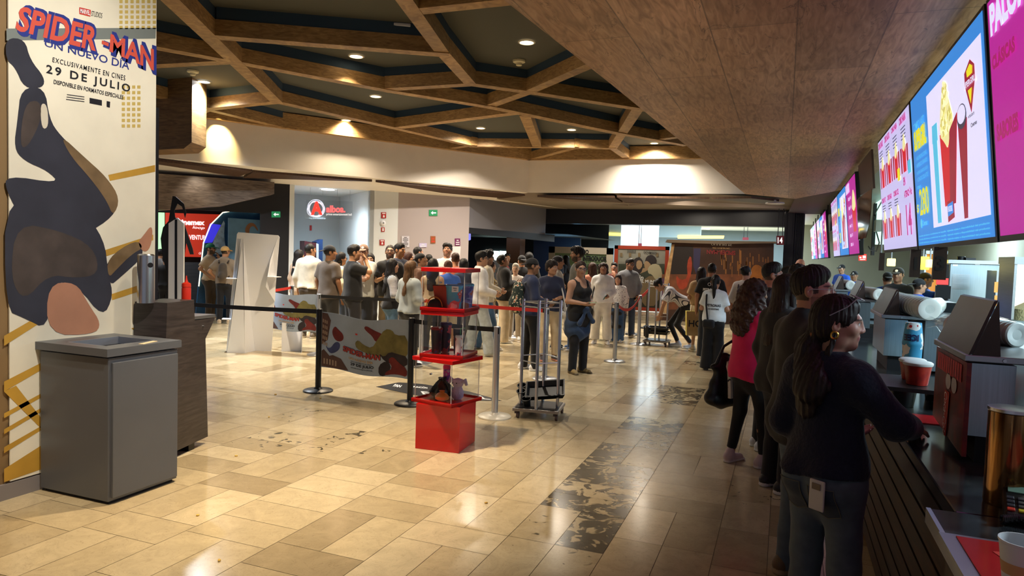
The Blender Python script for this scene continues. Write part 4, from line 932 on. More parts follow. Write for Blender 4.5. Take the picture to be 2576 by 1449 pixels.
cup('popcorn_bucket', spot_in(.055,-.06,zt), .058, .07, .18, multi('teal_print', hx('4aa3c4'), hx('c9503a'), 9, .52, c3=hx('e2c9b0')), mat('lid_blue', hx('57a8d6'), .4), 'round teal printed bucket with a blue lid at the front of the top box', 'bucket')
cup('popcorn_bucket', spot_in(.115,.05,zt), .058, .07, .19, multi('violet_print', hx('4453a8'), hx('8f86c8'), 9, .5, c3=hx('c46a52')), mat('lid_blue', hx('57a8d6'), .4), 'round violet printed bucket with a blue lid at the back right of the top box', 'bucket')
t = thing('price_card', 'small white card stuck to the teal bucket in the top display box', 'card', spot_in(.085,-.135,zt+.16)); p = np.array(spot_in(.09,-.135,zt+.165))
m = MB(); m.prism([p-u0*.03-[0,0,.025], p+u0*.03-[0,0,.022], p+u0*.03+[0,0,.025], p-u0*.03+[0,0,.025]], v0*.001); m.build('card', WHT, t); m = MB(); put_text(m, 'PIDELO', p+[0,0,.008], u0, [0,0,1], w=.035, bold=.04); put_text(m, 'AQUÍ', p-[0,0,.008], u0, [0,0,1], w=.024, bold=.04); m.build('lettering', INK, t)
t = thing('pirate_cap', 'dark rounded cap with a golden band leaning in the top display box', 'cap', spot_in(-.12,-.06,zt)); p = np.array(spot_in(-.115,-.06,zt))
m = MB(); m.lathe(p+[0,0,.001], [(.062,0),(.06,.03),(.045,.055),(.02,.068),(.001,.07)], 20, sx=1.1, sy=.9); m.build('crown', mat('cap_dark', hx('2b201d'), .7), t)
m = MB(); m.tube([p+u0*.072*math.cos(a)+v0*-.02+[0,0,.004+.085*math.sin(a)] for a in np.linspace(.05,math.pi-.05,18)], .005, 6); m.build('band', mat('band_gold', hx('c79a34'), .4), t)
zt = z[1]+.012
DKC = multi('cup_dark_print', hx('1c1a2c'), hx('5c2430'), 12, .56, c3=hx('2f4a8c'))
cup('drink_cup', spot_in(-.095,-.06,zt), .038, .05, .2, DKC, mat('lid_dark_red', hx('7c1f22'), .4), 'dark printed cup with a dark red lid in the middle box', straw=None)
cup('drink_cup', spot_in(-.05,.03,zt), .038, .052, .235, multi('cup_violet', hx('26203c'), hx('b3424a'), 12, .55), mat('lid_violet', hx('2b2257'), .4), 'tall cup with a violet lid and bent straw in the middle box', straw=mat('straw_white', hx('e0dce4'), .4))
cup('drink_cup', spot_in(.1,-.04,zt), .04, .05, .215, multi('cup_brown', hx('2c2322'), hx('c8b9b0'), 14, .58, c3=hx('a8322c')), None, 'dark brown printed tumbler on the right in the middle box')
cup('water_bottle', spot_in(.125,-.105,zt), .03, .03, .15, multi('bottle_white', hx('e4e4ea'), hx('b3283a'), 16, .56, c3=hx('2b3566')), mat('lid_clear', hx('cfd8dc'), .2), 'white and red patterned bottle at the right front of the middle box', 'bottle', straw=mat('straw_green', hx('3f9a5a'), .4))
zt = z[0]+.02
u1 = np.array([math.cos(rz1), math.sin(rz1), 0]); v1 = np.array([-u1[1], u1[0], 0])
def sp1_(s, q, zz): p = ctr+u1*s+v1*q; return np.array([p[0],p[1],zz])
p = sp1_(-.07,.02,zt); t = thing('gift_bag', 'shiny black gathered bag in the bottom display box', 'bag', p)
m = MB(); rr = random.Random(2); seg_ = 28
prof = [(.06,0),(.1,.02),(.11,.05),(.085,.09),(.05,.125),(.03,.15),(.035,.165)]
m.lathe(p, prof, seg_, cap=True); m.v = [(*(np.array(q)+np.array([rr.uniform(-1,1)*.006 for _ in range(3)])*(1 if q[2] > zt+.01 else 0)),) for q in m.v]; m.build('body', mat('black_satin', hx('15120f'), .25, bump=.4, nscale=18), t)
m = MB(); m.tube([p+[.02,-.01,.15], p+[.07,-.03,.11], p+[.1,-.05,.06]], .007, 6); m.build('drawstring', mat('black_satin', (0,0,0)), t)
p = sp1_(-.075,.085,zt); cup('tumbler', p, .03, .032, .24, multi('pink_violet_print', hx('5a2a8c'), hx('c23a9a'), 26, .52, c3=hx('b9b4c8')), mat('pink_cap', hx('d83a78'), .35), 'purple and pink tumbler with a pink cap in the bottom display box', 'tumbler', lidh=.03)
p = sp1_(.025,-.10,zt); t = thing('orange_pouch', 'small orange fabric pouch at the front of the bottom display box', 'pouch', p)
m = MB(); m.lathe(p, [(.03,0),(.05,.015),(.052,.035),(.035,.06),(.015,.07),(.022,.085)], 20, sx=1.2); m.build('body', mat('orange_satin', hx('d07a24'), .45, bump=.5, nscale=22), t)
p = sp1_(.09,.03,zt); t = thing('plush_toy', 'pale lilac plush toy with long ears in the bottom display box', 'plush toy', p)
PLU = mat('lilac_plush', hx('b9b0cf'), .95, bump=.8, nscale=60, sheen=.5)
m = MB(); m.lathe(p, [(.03,0),(.05,.02),(.055,.06),(.04,.1),(.03,.115)], 18); m.build('body', PLU, t)
m = MB(); m.lathe(p+[0,0,.10], [(.001,0),(.035,.012),(.048,.04),(.04,.07),(.001,.085)], 18, sx=1.15); m.build('head', PLU, t)
for s in (-1,1):
    m = MB(); q = p+u1*s*.045+[0,0,.15]; m.tube([q, q+u1*s*.03+[0,0,.02], q+u1*s*.05-[0,0,.02]], [.014,.02,.012], 10); m.build('ear', PLU, t)
m = MB(); 
for s in (-1,1): q = p+np.array([0,0,.145])+u1*.02*s-v1*.046; m.lathe(q, [(.006,0),(.004,.004)], 8, axis=-v1)
m.build('eye', BLKPL, t)

# ---- tray carts
def tray_mesh(m, c, R, s=1.):
    c = np.array(c)
    def T(p): return c + R @ (np.array(p)*s)
    # shallow tray: floor, four sloped sides, rim
    w, d, h = .19, .14, .05
    o = [(-w,-d,h),(w,-d,h),(w,d,h),(-w,d,h)]; i = [(-w+.02,-d+.02,0),(w-.02,-d+.02,0),(w-.02,d-.02,0),(-w+.02,d-.02,0)]
    lo = [(-w+.012,-d+.012,-.006),(w-.012,-d+.012,-.006),(w-.012,d-.012,-.006),(-w+.012,d-.012,-.006)]
    ro = [(-w-.014,-d-.014,h),(w+.014,-d-.014,h),(w+.014,d+.014,h),(-w-.014,d+.014,h)]
    V = [T(q) for q in o+i+lo+ro]; F = [(4,5,6,7),(8,9,10,11)]
    for k in range(4):
        j = (k+1) % 4; F += [(k,j,4+j,4+k),(12+k,12+j,j,k),(12+k,12+j,8+j,8+k)]
    m.add(V, F)
    for x, y in ((-.25,.09),(-.25,-.02),(-.19,-.17)):
        cc = T((x,y,-.07)); ax = R @ np.array([0,0,1.]); m.lathe(cc, [(.034*s,.0),(.042*s,.12*s),(.052*s,.12*s),(.052*s,.115*s)], 20, axis=ax, cap=False); m.lathe(cc, [(.034*s,.002),(.001,.002)], 20, axis=ax, cap=False)
    # web joining the cup holders
    V = [T(q) for q in ((-.31,.14,.045),(-.18,.14,.045),(-.18,-.13,.045),(-.12,-.22,.045),(-.25,-.22,.045),(-.31,-.08,.045))]
def rotm(rx, ry, rz): 
    return np.array((Matrix.Rotation(rz,3,'Z') @ Matrix.Rotation(ry,3,'Y') @ Matrix.Rotation(rx,3,'X')))
def tray_cart(fl, fr, H, lab, nt, labs, tilt):
    fl = np.array([*fl[:2],0.]); fr = np.array([*fr[:2],0.]); u = nrm(fr-fl); v = np.array([-u[1],u[0],0]); W = np.linalg.norm(fr-fl); D = W*.95; c = fl+u*W/2+v*D/2; rz = math.atan2(u[1],u[0])
    t = thing('tray_cart', lab, 'tray cart', c)
    zb = .075
    m = MB(); m.box(c+[0,0,zb+.015], (W,D,.03), rz, bev=.004); m.build('base', mat('dull_steel', hx('8b8783'), .4, .8), t)
    m = MB(); m.box(c+[0,0,zb+.034], (W*.9,D*.9,.006), rz); m.build('mat', BLKPL, t)
    posts = [fl+u*W*.09+v*D*.42, fl+u*W*.5+v*D*.07, fl+u*W*.91+v*D*.42, fl+u*W*.5+v*D*.9]
    for p in posts: m = MB(); m.tube([p+[0,0,zb+.03], p+[0,0,H-.01], p+[0,0,H]], [.0165,.0165,.012], 14); m.build('post', CHROME, t)
    for zz, pr in ((H-.03,((0,1),(1,2))),(H-.075,((0,1),(1,2))),(H*.47,((0,1),(1,2))),(H*.47+.05,((0,3),(3,2))),(H-.03,((0,3),(3,2)))):
        for i, j in pr: m = MB(); m.tube([posts[i]+[0,0,zz], posts[j]+[0,0,zz]], .006, 8); m.build('rail', CHROME, t)
    for s, q in ((.08,.1),(.92,.1),(.08,.9),(.92,.9)):
        p = fl+u*W*s+v*D*q; k = MB(); k.lathe(p+u*.012+[0,0,.035], [(.034,-.012),(.034,.012)], 16, axis=u); k.box(p+[0,0,.062], (.04,.04,.03), rz); k.build('caster', mat('caster_grey', hx('4a3c3c'), .5), t)
    for k in range(nt):
        m = MB(); rr = rotm(*tilt[k][1]); tray_mesh(m, c+np.array([0,0,zb])+u*tilt[k][0][0]+v*tilt[k][0][1]+[0,0,tilt[k][0][2]], rotm(0,0,rz) @ rr)
        o = m.build('snack_tray', BLKPL); tag(o, labs[k], 'tray')
tray_cart(G(1288,1052), G(1404,1062), 1.205, 'steel four-post tray cart in front of the man with the backpack', 1, ['black cinema tray with cup holders leaning inside the nearer cart'], [((.05,.06,.16),(.38,-.12,.12))])
tray_cart(G(1616,869), G(1676,874), 1.2, 'steel four-post tray cart beside the bending woman', 2, ['upper black tray on the base of the farther cart','lower black tray on the base of the farther cart'], [((.03,.0,.23),(.02,0,.05)),((.03,.0,.15),(0,0,0))])
# ---- floor sticker
m = MB(); P0 = lambda x, y: G(x, y, .0015)
m.prism([P0(*q) for q in [(946,973),(1003,962),(1062,966),(1180,985),(1262,1008),(1120,1008),(1000,985)]], (0,0,.0015))
t = m.build('floor_sticker', mat('sticker_black', hx('26262b'), .3)); tag(t, 'black floor sticker with white lettering behind the display tower', 'floor sticker')
def flo(s, tl, tr, br, bl, **k):
    m = MB(); tq(m, s, tl, tr, br, bl, lambda x, y: G(x, y, .0045), (0,0,1), bold=.03, lift=.0005, **k); m.build('lettering', WHT, t)
flo('ESPECIAL', (1058,984),(1222,996),(1236,1006),(1064,992)); flo('FAN', (994,966),(1012,969),(1006,975),(988,972)); flo('FUNCIÓN', (1040,970),(1075,973),(1075,978),(1040,975))
# crumbs
CR = mat('popcorn', hx('d9b45a'), .8)
for i, (x, y) in enumerate([(497,1298),(551,1412),(693,993),(677,1050),(594,1148),(1223,1267),(806,1003)]):
    p = G(x, y); m = MB(); r2 = random.Random(i)
    for k in range(4): q = p+[r2.uniform(-.006,.006), r2.uniform(-.006,.006), .006]; m.lathe(q-[0,0,.006], [(.001,0),(.006,.003),(.006,.008),(.001,.012)], 7)
    tag(m.build('popcorn_crumb', CR), ['piece of popcorn on the stone floor in front of the litter bin','lowest piece of popcorn on the floor, near the bottom of the photo','popcorn crumb left of the black post base','popcorn crumb on the darker tile by the condiment station','popcorn crumb on the floor right of the condiment station','popcorn crumb beside the dark mark right of the plinth','tiny popcorn crumb right of the near black post base'][i], 'crumb')

# ================================================================ far posters
def framed(px, y, lab, name, fm, pm, fw):
    P = lambda a, b_: DY(a, b_, y); tl, tr, br, bl = [P(*q) for q in px]; bl[2] = max(bl[2], .02); br[2] = max(br[2], .02); c = (tl+tr+br+bl)/4
    t = thing(name, lab, 'poster', (c[0],y,0)); W = tr[0]-tl[0]; H = tl[2]-bl[2]; x0, x1, z0, z1 = tl[0], tr[0], min(bl[2],br[2]), tl[2]
    m = MB(); 
    for cc, s in [(((x0+x1)/2,y,z1-fw/2),(W,.08,fw)),(((x0+x1)/2,y,z0+fw/2),(W,.08,fw)),((x0+fw/2,y,(z0+z1)/2),(fw,.08,z1-z0)),((x1-fw/2,y,(z0+z1)/2),(fw,.08,z1-z0))]: m.box(cc, s)
    m.build('frame', fm, t); m = MB(); m.box(((x0+x1)/2,y+.01,(z0+z1)/2),(W-fw,.03,z1-z0-fw)); m.build('print', pm, t); return t
nY = (0,-1,0)
t = framed([(1382,620),(1543,622),(1541,785),(1380,785)], 21.2, 'pale framed green notice reading NO INTRODUCIR behind the tall bearded man', 'notice_board', mat('beige_frame', hx('cfc6b4'), .5), mat('sage_print', hx('7f9a72'), .5), .2)
m = MB(); PQ = lambda a, b_: DY(a, b_, 21.17)
tq(m, 'NO', (1466,628),(1481,628),(1481,640),(1466,640), PQ, nY, bold=.05, lift=.01); tq(m, 'INTRODUCIR', (1466,643),(1527,645),(1527,659),(1466,657), PQ, nY, bold=.05, lift=.01); tq(m, 'ALIMENTOS', (1466,664),(1520,665),(1520,679),(1466,678), PQ, nY, bold=.05, lift=.01)
m.build('lettering', INK, t)
t = framed([(1547,617),(1684,622),(1678,790),(1547,782)], 21.6, 'red framed film poster of two embracing figures behind the man in grey', 'film_poster', mat('poster_red_frame', hx('a63a22'), .5), mat('grey_sepia_print', hx('8f8d83'), .5, noise=.2, nscale=2), .11)
PQ = lambda a, b_: DY(a, b_, 21.57)
def fp(pts, mt, name, lift=.002, sm=1):
    m = MB(); pq(m, smooth_px(pts, sm) if sm else pts, PQ, nY, lift=lift); m.build(name, mt, t)
fp([(1556,664),(1672,664),(1672,700),(1556,700)], mat('hedge_print', hx('3e4236'), .6, noise=.3, nscale=5), 'picture_hedge', .002, 0)
fp([(1556,730),(1668,730),(1668,780),(1556,778)], mat('dark_green_print', hx('2b2d24'), .6, noise=.3, nscale=5), 'picture_ground', .002, 0)
fp([(1590,672),(1592,655),(1604,646),(1616,652),(1619,668),(1612,690),(1594,690)], INKBR, 'picture_hair', .004); fp([(1602,655),(1613,655),(1617,668),(1608,680),(1600,672)], mat('sepia_skin', hx('a58868'), .6), 'picture_face', .006)
fp([(1622,660),(1626,645),(1640,640),(1652,650),(1650,668),(1636,675)], INKBR, 'picture_hair', .004); fp([(1620,660),(1628,655),(1640,668),(1632,682),(1622,676)], mat('sepia_skin', hx('a58868'), .6), 'picture_face', .006)
fp([(1585,682),(1630,672),(1632,680),(1600,692),(1620,735),(1600,745),(1580,720)], mat('sepia_skin', (0,0,0)), 'picture_arm', .003); fp([(1630,672),(1645,662),(1662,668),(1668,700),(1650,705),(1640,690),(1630,688)], mat('cream_cloth_print', hx('b5ab8e'), .6), 'picture_cloth', .007)
fp([(1612,708),(1640,690),(1662,705),(1656,770),(1612,770)], mat('sepia_dark', hx('7d6a4e'), .6), 'picture_back', .005)
m = MB(); tq(m, 'DERBEZ', (1578,628),(1600,629),(1600,636),(1578,635), PQ, nY, bold=.02, lift=.01); tq(m, 'OCHMANN', (1619,631),(1652,633),(1652,640),(1619,638), PQ, nY, bold=.02, lift=.01); m.build('name_lettering', mat('grey_ink', hx('4a4a48'), .5), t)
m = MB(); tq(m, 'Fin', (1600,691),(1619,693),(1619,704),(1600,702), PQ, nY, bold=.02, shear=.2, lift=.012); tq(m, 'DEL MUNDO', (1604,703),(1660,705),(1660,713),(1604,711), PQ, nY, bold=.02, lift=.012); m.build('title_lettering', WHT, t)
m = MB()
for x in (1560,1582,1605,1650): pq(m, [(x,636),(x+6,636),(x+6,646),(x,646)], PQ, nY, lift=.003)
m.build('picture_windows', mat('sepia_dark', (0,0,0)), t)
# ---- dark film booth with upside-down lettering
PQ = lambda a, b_: DY(a, b_, 18.9)
t = thing('film_booth', 'wide dark film backdrop booth with upside-down lettering and a flat roof', 'booth', down(PQ(1815,700)))
m = MB(); A = [PQ(1662,800), PQ(1942,800), PQ(1946,612), PQ(1690,609)]; A[0][2] = A[1][2] = 0.; m.prism(A, (0,.6,0)); m.build('backdrop', mat('night_street_print', hx('3d2417'), .5, noise=.6, nscale=1.6), t)
m = MB(); m.prism([PQ(1676,610), PQ(1810,614), PQ(1952,612), PQ(1952,608), PQ(1800,606), PQ(1680,603)], (0,.9,0)); m.v = [(a, b_-.15, c) for a, b_, c in m.v]; m.build('roof', mat('roof_card', hx('6d5f4f'), .7), t)
m = MB(); pq(m, [(1663,790),(1672,700),(1690,615),(1697,615),(1684,700),(1676,790)], PQ, nY, lift=.004); m.build('light_edge', mat('tan_edge_print', hx('b08e62'), .6, noise=.4, nscale=9), t)
m = MB(); tq(m, '29 DE JULIO', (1840,618),(1788,616),(1788,612),(1840,614), PQ, nY, bold=.02, lift=.01)
m = MB(); tq(m, '29 DE JULIO', (1841,619),(1789,617),(1789,611),(1841,613), PQ, nY, bold=.02, lift=.012); m.build('date_lettering', mat('booth_white', hx('d8d2c4'), .5), t)
m = MB(); tq(m, 'UN NUEVO DÍA', (1836,628),(1792,626),(1792,621),(1836,623), PQ, nY, bold=.02, lift=.012); m.build('subtitle_lettering', mat('booth_gold', hx('a8875a'), .5), t)
m = MB(); tq(m, 'SPIDER-MAN', (1850,642),(1778,639),(1778,628),(1850,631), PQ, nY, bold=.03, lift=.012); m.build('title_lettering', mat('booth_red', hx('7c2326'), .5), t)
def bp(pts, mt, name, lift=.003, sm=0):
    m = MB(); pq(m, smooth_px(pts, sm) if sm else pts, PQ, nY, lift=lift); m.build(name, mt, t)
bp([(1745,625),(1763,625),(1760,670),(1752,690),(1744,670)], mat('indigo_print', hx('2f2b4c'), .6), 'picture_tower'); bp([(1692,620),(1744,620),(1742,700),(1688,700)], mat('black_brown_print', hx('1f1716'), .6), 'picture_tower', .002)
bp([(1700,690),(1712,705),(1730,700),(1728,660),(1738,640),(1742,670),(1736,700),(1724,730),(1704,725)], mat('rust_print', hx('97371f'), .6, noise=.3, nscale=6), 'picture_patch', .005, 1)
bp([(1665,690),(1942,690),(1942,770),(1664,780)], mat('street_print', hx('6b3d24'), .6, noise=.6, nscale=3), 'picture_street', .0025)
bp([(1666,700),(1676,700),(1674,790),(1664,790)], mat('violet_street_print', hx('4e3350'), .6), 'picture_street', .0028)
m = MB(); r2 = random.Random(8)
for k in range(26):
    x = r2.uniform(1812,1938); y = r2.uniform(622,672); w = r2.uniform(1.5,4); h = r2.uniform(8,34); pq(m, [(x,y),(x+w,y),(x+w,y+h),(x,y+h)], PQ, nY, lift=.005)
m.build('picture_windows', mat('amber_print', hx('8a5a2a'), .6), t)
bp([(1890,665),(1920,668),(1918,715),(1885,720)], mat('orange_glow_print', hx('9a5c20'), .6, noise=.4, nscale=4), 'picture_glow', .004, 2)
# ---- hall signs, lobby screens
def hang(px, lab, y=24.5, txt=None):
    A = [DY(*q, y) for q in px]; t = thing('hanging_sign', lab, 'sign', sum(A)/4); m = MB(); m.prism(A, (0,.06,0)); m.build('panel', mat('sign_maroon', hx('6a1a26'), .5), t)
    m = MB()
    for q in (A[0]*.8+A[1]*.2, A[0]*.2+A[1]*.8): m.tube([q, [q[0],q[1],3.02]], .01, 6)
    m.build('rod', BLKPL, t)
    if txt: m = MB(); tq(m, txt, px[0], px[1], px[2], px[3], lambda a, b_: DY(a, b_, y), nY, bold=.03, lift=.02); m.v = [tuple(np.array(sum(A)/4)*.35+np.array(v)*.65) for v in m.v]; m.v = [(a, y-.02, c) for a, b_, c in m.v]; m.build('lettering', WGL, t)
hang([(1605,612),(1614,612),(1614,620),(1605,620)], 'small maroon hanging sign above the red framed film poster')
hang([(1868,597),(1883,597),(1883,604),(1868,604)], 'small maroon hanging sign above the film booth roof')
hang([(1953,593),(1972,593),(1972,616),(1953,616)], 'dark red hanging sign with a white number beside the black lattice', 19.0, '14')
t = thing('lobby_screen', 'bright white screen far inside the dark lobby', 'screen', DY(1258,645,26.47)); 
for k, x in enumerate((1218,1240,1258,1276)):
    m = MB(); m.prism([DY(*q,26.48) for q in [(x,661),(x+16,661),(x+16,632),(x,631)]], (0,-.03,0)); m.build('screen', mat('lobby_screen_glow', (.8,1,.95), .5, emit=(.72,1,.93), es=3), t)
t = thing('lobby_screen', 'glowing blue screen in the lobby behind the tall bearded man', 'screen', DY(1420,655,23)); m = MB(); m.prism([DY(*q,23) for q in [(1391,682),(1450,682),(1450,631),(1391,631)]], (0,-.03,0)); m.build('screen', mat('blue_screen_glow', (.3,.7,1), .5, emit=(.25,.62,1.), es=3), t)
m = MB(); m.prism([DY(*q,24.2) for q in [(1342,760),(1460,760),(1460,596),(1342,596)]], (0,.1,0)); struct(m, 'wall_lobby_panel', mat('dark_blue_panel', hx('161b2e'), .5))
m = MB(); m.prism([DY(*q,16.1) for q in [(1178,605),(1183,603),(1183,583),(1178,583)]], (0,.03,0)); tag(m.build('wall_screen', mat('violet_glow', hx('7f7fe0'), .5, emit=hx('7f7fe0'), es=.8)), 'thin violet lit screen edge at the right end of the grey wall', 'screen')
# ================================================================ serving counter and kitchen
CZ = .955
STONE = node_mat('mottled_dark_stone', wood_nodes(hx('17181a'), hx('2a2c2e'), hx('4b4f51'), 1.5, 1.5, 1.5, .16))
t = thing('service_counter', 'long dark serving counter with a plank front, running along the right side', 'counter', (.8,8,0))
m = MB(); m.box((.92,14.2,CZ-.025), (.86,23.76,.05), bev=.006); m.build('worktop', STONE, t)
m = MB(); m.box((.51,14.2,CZ-.09), (.045,23.76,.075)); m.build('edge_band', mat('dark_edge_band', hx('2a2420'), .25), t)
m = MB(); m.box((.90,14.2,.44), (.72,23.7,.88)); m.build('body', DARKSLAT, t)
m = MB()
for k in range(8): m.box((.535,14.2,.06+k*.105), (.02,23.7,.09))
m.build('front_planks', DARKSLAT, t)
m = MB(); m.box((.92,14.2,.04), (.7,23.6,.08)); m.build('plinth', BLACK, t)
t = thing('pay_counter', 'dark counter end with a steel edge at the bottom right corner', 'counter', (.8,1,0))
m = MB(); m.box((.93,.66,CZ-.02), (1.02,3.32,.04), bev=.005); m.build('worktop', STONE, t)
m = MB(); m.box((.424,.66,CZ-.021), (.012,3.32,.044)); m.build('steel_edge', CHROME, t)
m = MB(); m.box((.93,.66,.46), (.92,3.26,.92)); m.build('body', DARKSLAT, t)
m = MB(); m.box((.465,.66,.04), (.02,3.26,.08)); m.build('plinth', BLACK, t)
# promo mat let into the pay counter
cz = CZ+.0015
def PZ(x, y): return G(x, y, CZ+.002)
t = thing('counter_mat', 'red promotional mat in a steel frame on the pay counter', 'mat', G(2500,1400,CZ))
a = PZ(2361,1341); 
fx0 = a[0]; fy1 = a[1]
m = MB(); m.box((fx0+.36,fy1-.3,CZ+.003), (.72,.6,.006)); m.build('frame', STEEL, t)
m = MB(); m.box((fx0+.385,fy1-.305,CZ+.0075), (.70,.57,.003), bev=.001); m.build('mat', mat('mat_red', hx('b3262a'), .15, noise=.15, nscale=6), t)
m = MB(); m.box((fx0+.30,fy1-.30,CZ+.0095), (.20,.565,.001)); m.build('pale_band', mat('mat_pink', hx('d98a8c'), .15), t)
m = MB()
for k in range(2): m.box((fx0+.13,fy1-.12-k*.1,CZ+.0097), (.05,.06,.001), .3)
m.build('marking', REDT, t)
c = G(2500,1449,CZ+.01); c = np.array([c[0]+.035, c[1]-.06, CZ+.0092])
PAPER = mat('paper_cup_white', hx('d8dade'), .5)
t = thing('paper_cup', 'white paper cup on the red counter mat', 'cup', c)
m = MB(); m.lathe(c, [(.033,0),(.045,.105),(.047,.107),(.047,.112),(.044,.112),(.043,.104),(.031,.004),(.001,.004)], 28, cap=False); m.build('body', PAPER, t)
m = MB(); m.lathe(c, [(.0335,.012),(.0405,.066)], 28, cap=False); m.v = [tuple((np.array(v)-c)*[1.012,1.012,1]+c) for v in m.v]; m.build('print', mat('kraft_print', hx('c49a6c'), .6), t)
# card reader with coiled cord
c = G(2545,1300,CZ); rz = -.2
t = thing('card_reader', 'black card reader with coloured keys on the counter', 'card reader', c)
RR = rotm(.25,0,rz); 
m = MB(); m.box(c+[.02,0,.032], (.085,.17,.04), R=RR, bev=.008); m.build('body', BLKPL, t)
for i in range(4):
    for j in range(3):
        m = MB(); m.box(c+np.array([.02,0,.032])+RR@np.array([-.026+j*.026,-.06+i*.021,.022]), (.019,.014,.006), R=RR, bev=.002); m.build('key', mat('key_grey', hx('33343a'), .4) if i else [mat('key_red', hx('c93b2a'), .4), mat('key_yellow', hx('c9b52a'), .4), mat('key_green', hx('55b53a'), .4)][j], t)
m = MB(); m.box(c+np.array([.02,0,.032])+RR@np.array([0,.055,.021]), (.06,.035,.004), R=RR); m.build('screen', mat('reader_screen', hx('6f8a7a'), .2), t)
m = MB(); pth = [c+np.array([-.05+.11*s, -.10+.03*math.sin(s*3), .018])+np.array([0,.011*math.sin(s*120),.011*math.cos(s*120)]) for s in np.linspace(0,1,180)]; m.tube(pth, .0035, 5); m.build('coiled_cord', BLKPL, t)
# clear/amber cylinder
c = G(2546,1285,CZ)+np.array([.0,.06,0]); c[2] = CZ
t = thing('cup_dispenser', 'tall shiny amber tinted cylinder on the counter at the right edge', 'dispenser', c)
m = MB(); m.lathe(c, [(.058,0),(.06,.01),(.06,.28),(.056,.285)], 36); m.build('body', node_mat('amber_mirror', wood_nodes(hx('4a3018'), hx('8a6236'), hx('c9a26a'), 12, 12, .6, .12)), t); MATS['amber_mirror'].node_tree.nodes['Principled BSDF'].inputs['Metallic'].default_value = .75
m = MB(); m.lathe(c, [(.062,.283),(.062,.292),(.05,.294)], 36); m.build('rim', CHROME, t)
# ---- beverage dispensers with sign heads
BRP = mat('brown_gloss_panel', hx('36211a'), .42, noise=.5, nscale=3)
COLA = node_mat('cola_red_print', wood_nodes(hx('3a0d10'), hx('7c1518'), hx('b3251f'), 1.5, 2.5, 2.5, .3))
RIBS = mat('brushed_steel_panel', hx('9fb0ba'), .3, .9, noise=.12, nscale=3, nstretch=(40,40,1))
def dispenser(X, y0, y1, zt, zh, lab, sign=True, depth=.62):
    t = thing('drink_dispenser', lab, 'drink dispenser', (X+.3,(y0+y1)/2,CZ), 'steel drink dispensers on the counter')
    m = MB(); m.box((X+.22+depth/2,(y0+y1)/2,(CZ+zt)/2), (depth-.06,y1-y0-.02,zt-CZ-.03), bev=.004); m.build('cabinet', RIBS, t)
    m = MB(); m.prism([(X+.015,y0,zt-.03),(X+.15,y0,zt-.03),(X+.15,y0,CZ+.10),(X+.015,y0,CZ+.10)], (0,y1-y0,0)); m.build('front_housing', RIBS, t)
    m = MB(); m.box((X+.35,(y0+y1)/2,zt-.012), (.72,y1-y0+.02,.024), bev=.003); m.build('top_shelf', STEEL, t)
    m = MB(); m.box((X+.17,(y0+y1)/2,CZ+.05), (.25,y1-y0-.06,.10)); m.build('drip_base', BLACK, t)
    m = MB()
    for s in (.06,.24,.42): m.lathe((X+.05+s,y0-.011,zt-.013), [(.007,0),(.006,.004)], 10, axis=(0,-1,0))
    m.build('screw', CHROME, t)
    if sign:
        m = MB(); m.prism([(X,y0,zt-.03),(X,y1,zt-.03),(X,y1,CZ+.06),(X,y0,CZ+.02)], (.015,0,0)); f = m.build('front_panel', COLA, t)
        m = MB(); yy = (y0+y1)/2
        for s in (-.10,-.0): m.add([(X-.003, yy+s+.045*math.cos(a), zt-.14+.032*math.sin(a)) for a in np.linspace(0,2*math.pi,20)[:-1]], [list(range(19))])
        m.build('cup_print', mat('cup_print_grey', hx('d8cfd0'), .4), t)
        m = MB(); m.add([(X-.004,yy-.04,zt-.18),(X-.004,yy+.04,zt-.18),(X-.004,yy+.03,zt-.36),(X-.004,yy-.02,zt-.36)], [(0,1,2,3)]); m.build('cup_print_body', REDT, t)
        m = MB(); k = 11; Wt = (y1-y0)*.8
        for i in range(k): q = yy+Wt/2-Wt*i/k; m.quad((X-.003,q,zt-.045),(X-.003,q-Wt/k*.8,zt-.047),(X-.003,q-Wt/k*.8,zt-.115),(X-.003,q,zt-.112))
        m.build('heading_strokes', mat('panel_red_letter', hx('d8202e'), .4), t)
        m = MB(); put_text(m, 'Coca-Cola', (X-.006,yy-.0,zt-.27), (0,0,-1), (0,-1,0), w=.17, h=.05, bold=.0, shear=.3); m.build('drink_lettering', WHT, t)
    m = MB(); m.prism([(X,y0-.01,zt),(X,y1,zt),(X+.07,y1-.03,zh),(X+.07,y0+.0,zh)], (.012,0,.004)); m.build('head_panel', BRP, t)
    m = MB(); m.prism([(X+.012,y0-.01,zt),(X+.085,y0,zh),(X+.10,y0,zt)], (0,.01,0)); m.build('head_side', BRP, t)
    return t
def frame_from(px_bl, px_tr, X):
    return XP(*px_bl, X), XP(*px_tr, X)
X1 = .63
yA = XP(2413,1150,X1)[1]-.03; yB = XP(2345,1060,X1)[1]
dispenser(X1, yA, yB, XP(2441,895,X1)[2], 1.545, 'nearest steel drink dispenser with a dark red front panel')
m = MB(); m.box((1.10,yA-.1,(CZ+1.31)/2), (.55,.16,1.31-CZ)); o = m.build('steel_cabinet', RIBS); tag(o, 'plain steel cabinet in front of the nearest drink dispenser', 'cabinet')
y2 = XP(2222,780,X1)[1]
dispenser(X1, y2, y2+.62, 1.33, 1.50, 'second steel drink dispenser, behind the woman in the navy sweater', False)
y3 = XP(2148,745,X1)[1]
dispenser(X1, y3, y3+.62, 1.33, 1.50, 'third steel drink dispenser along the counter', False)
dispenser(X1, y3+2.6, y3+3.2, 1.33, 1.50, 'fourth steel drink dispenser, far along the counter', False)
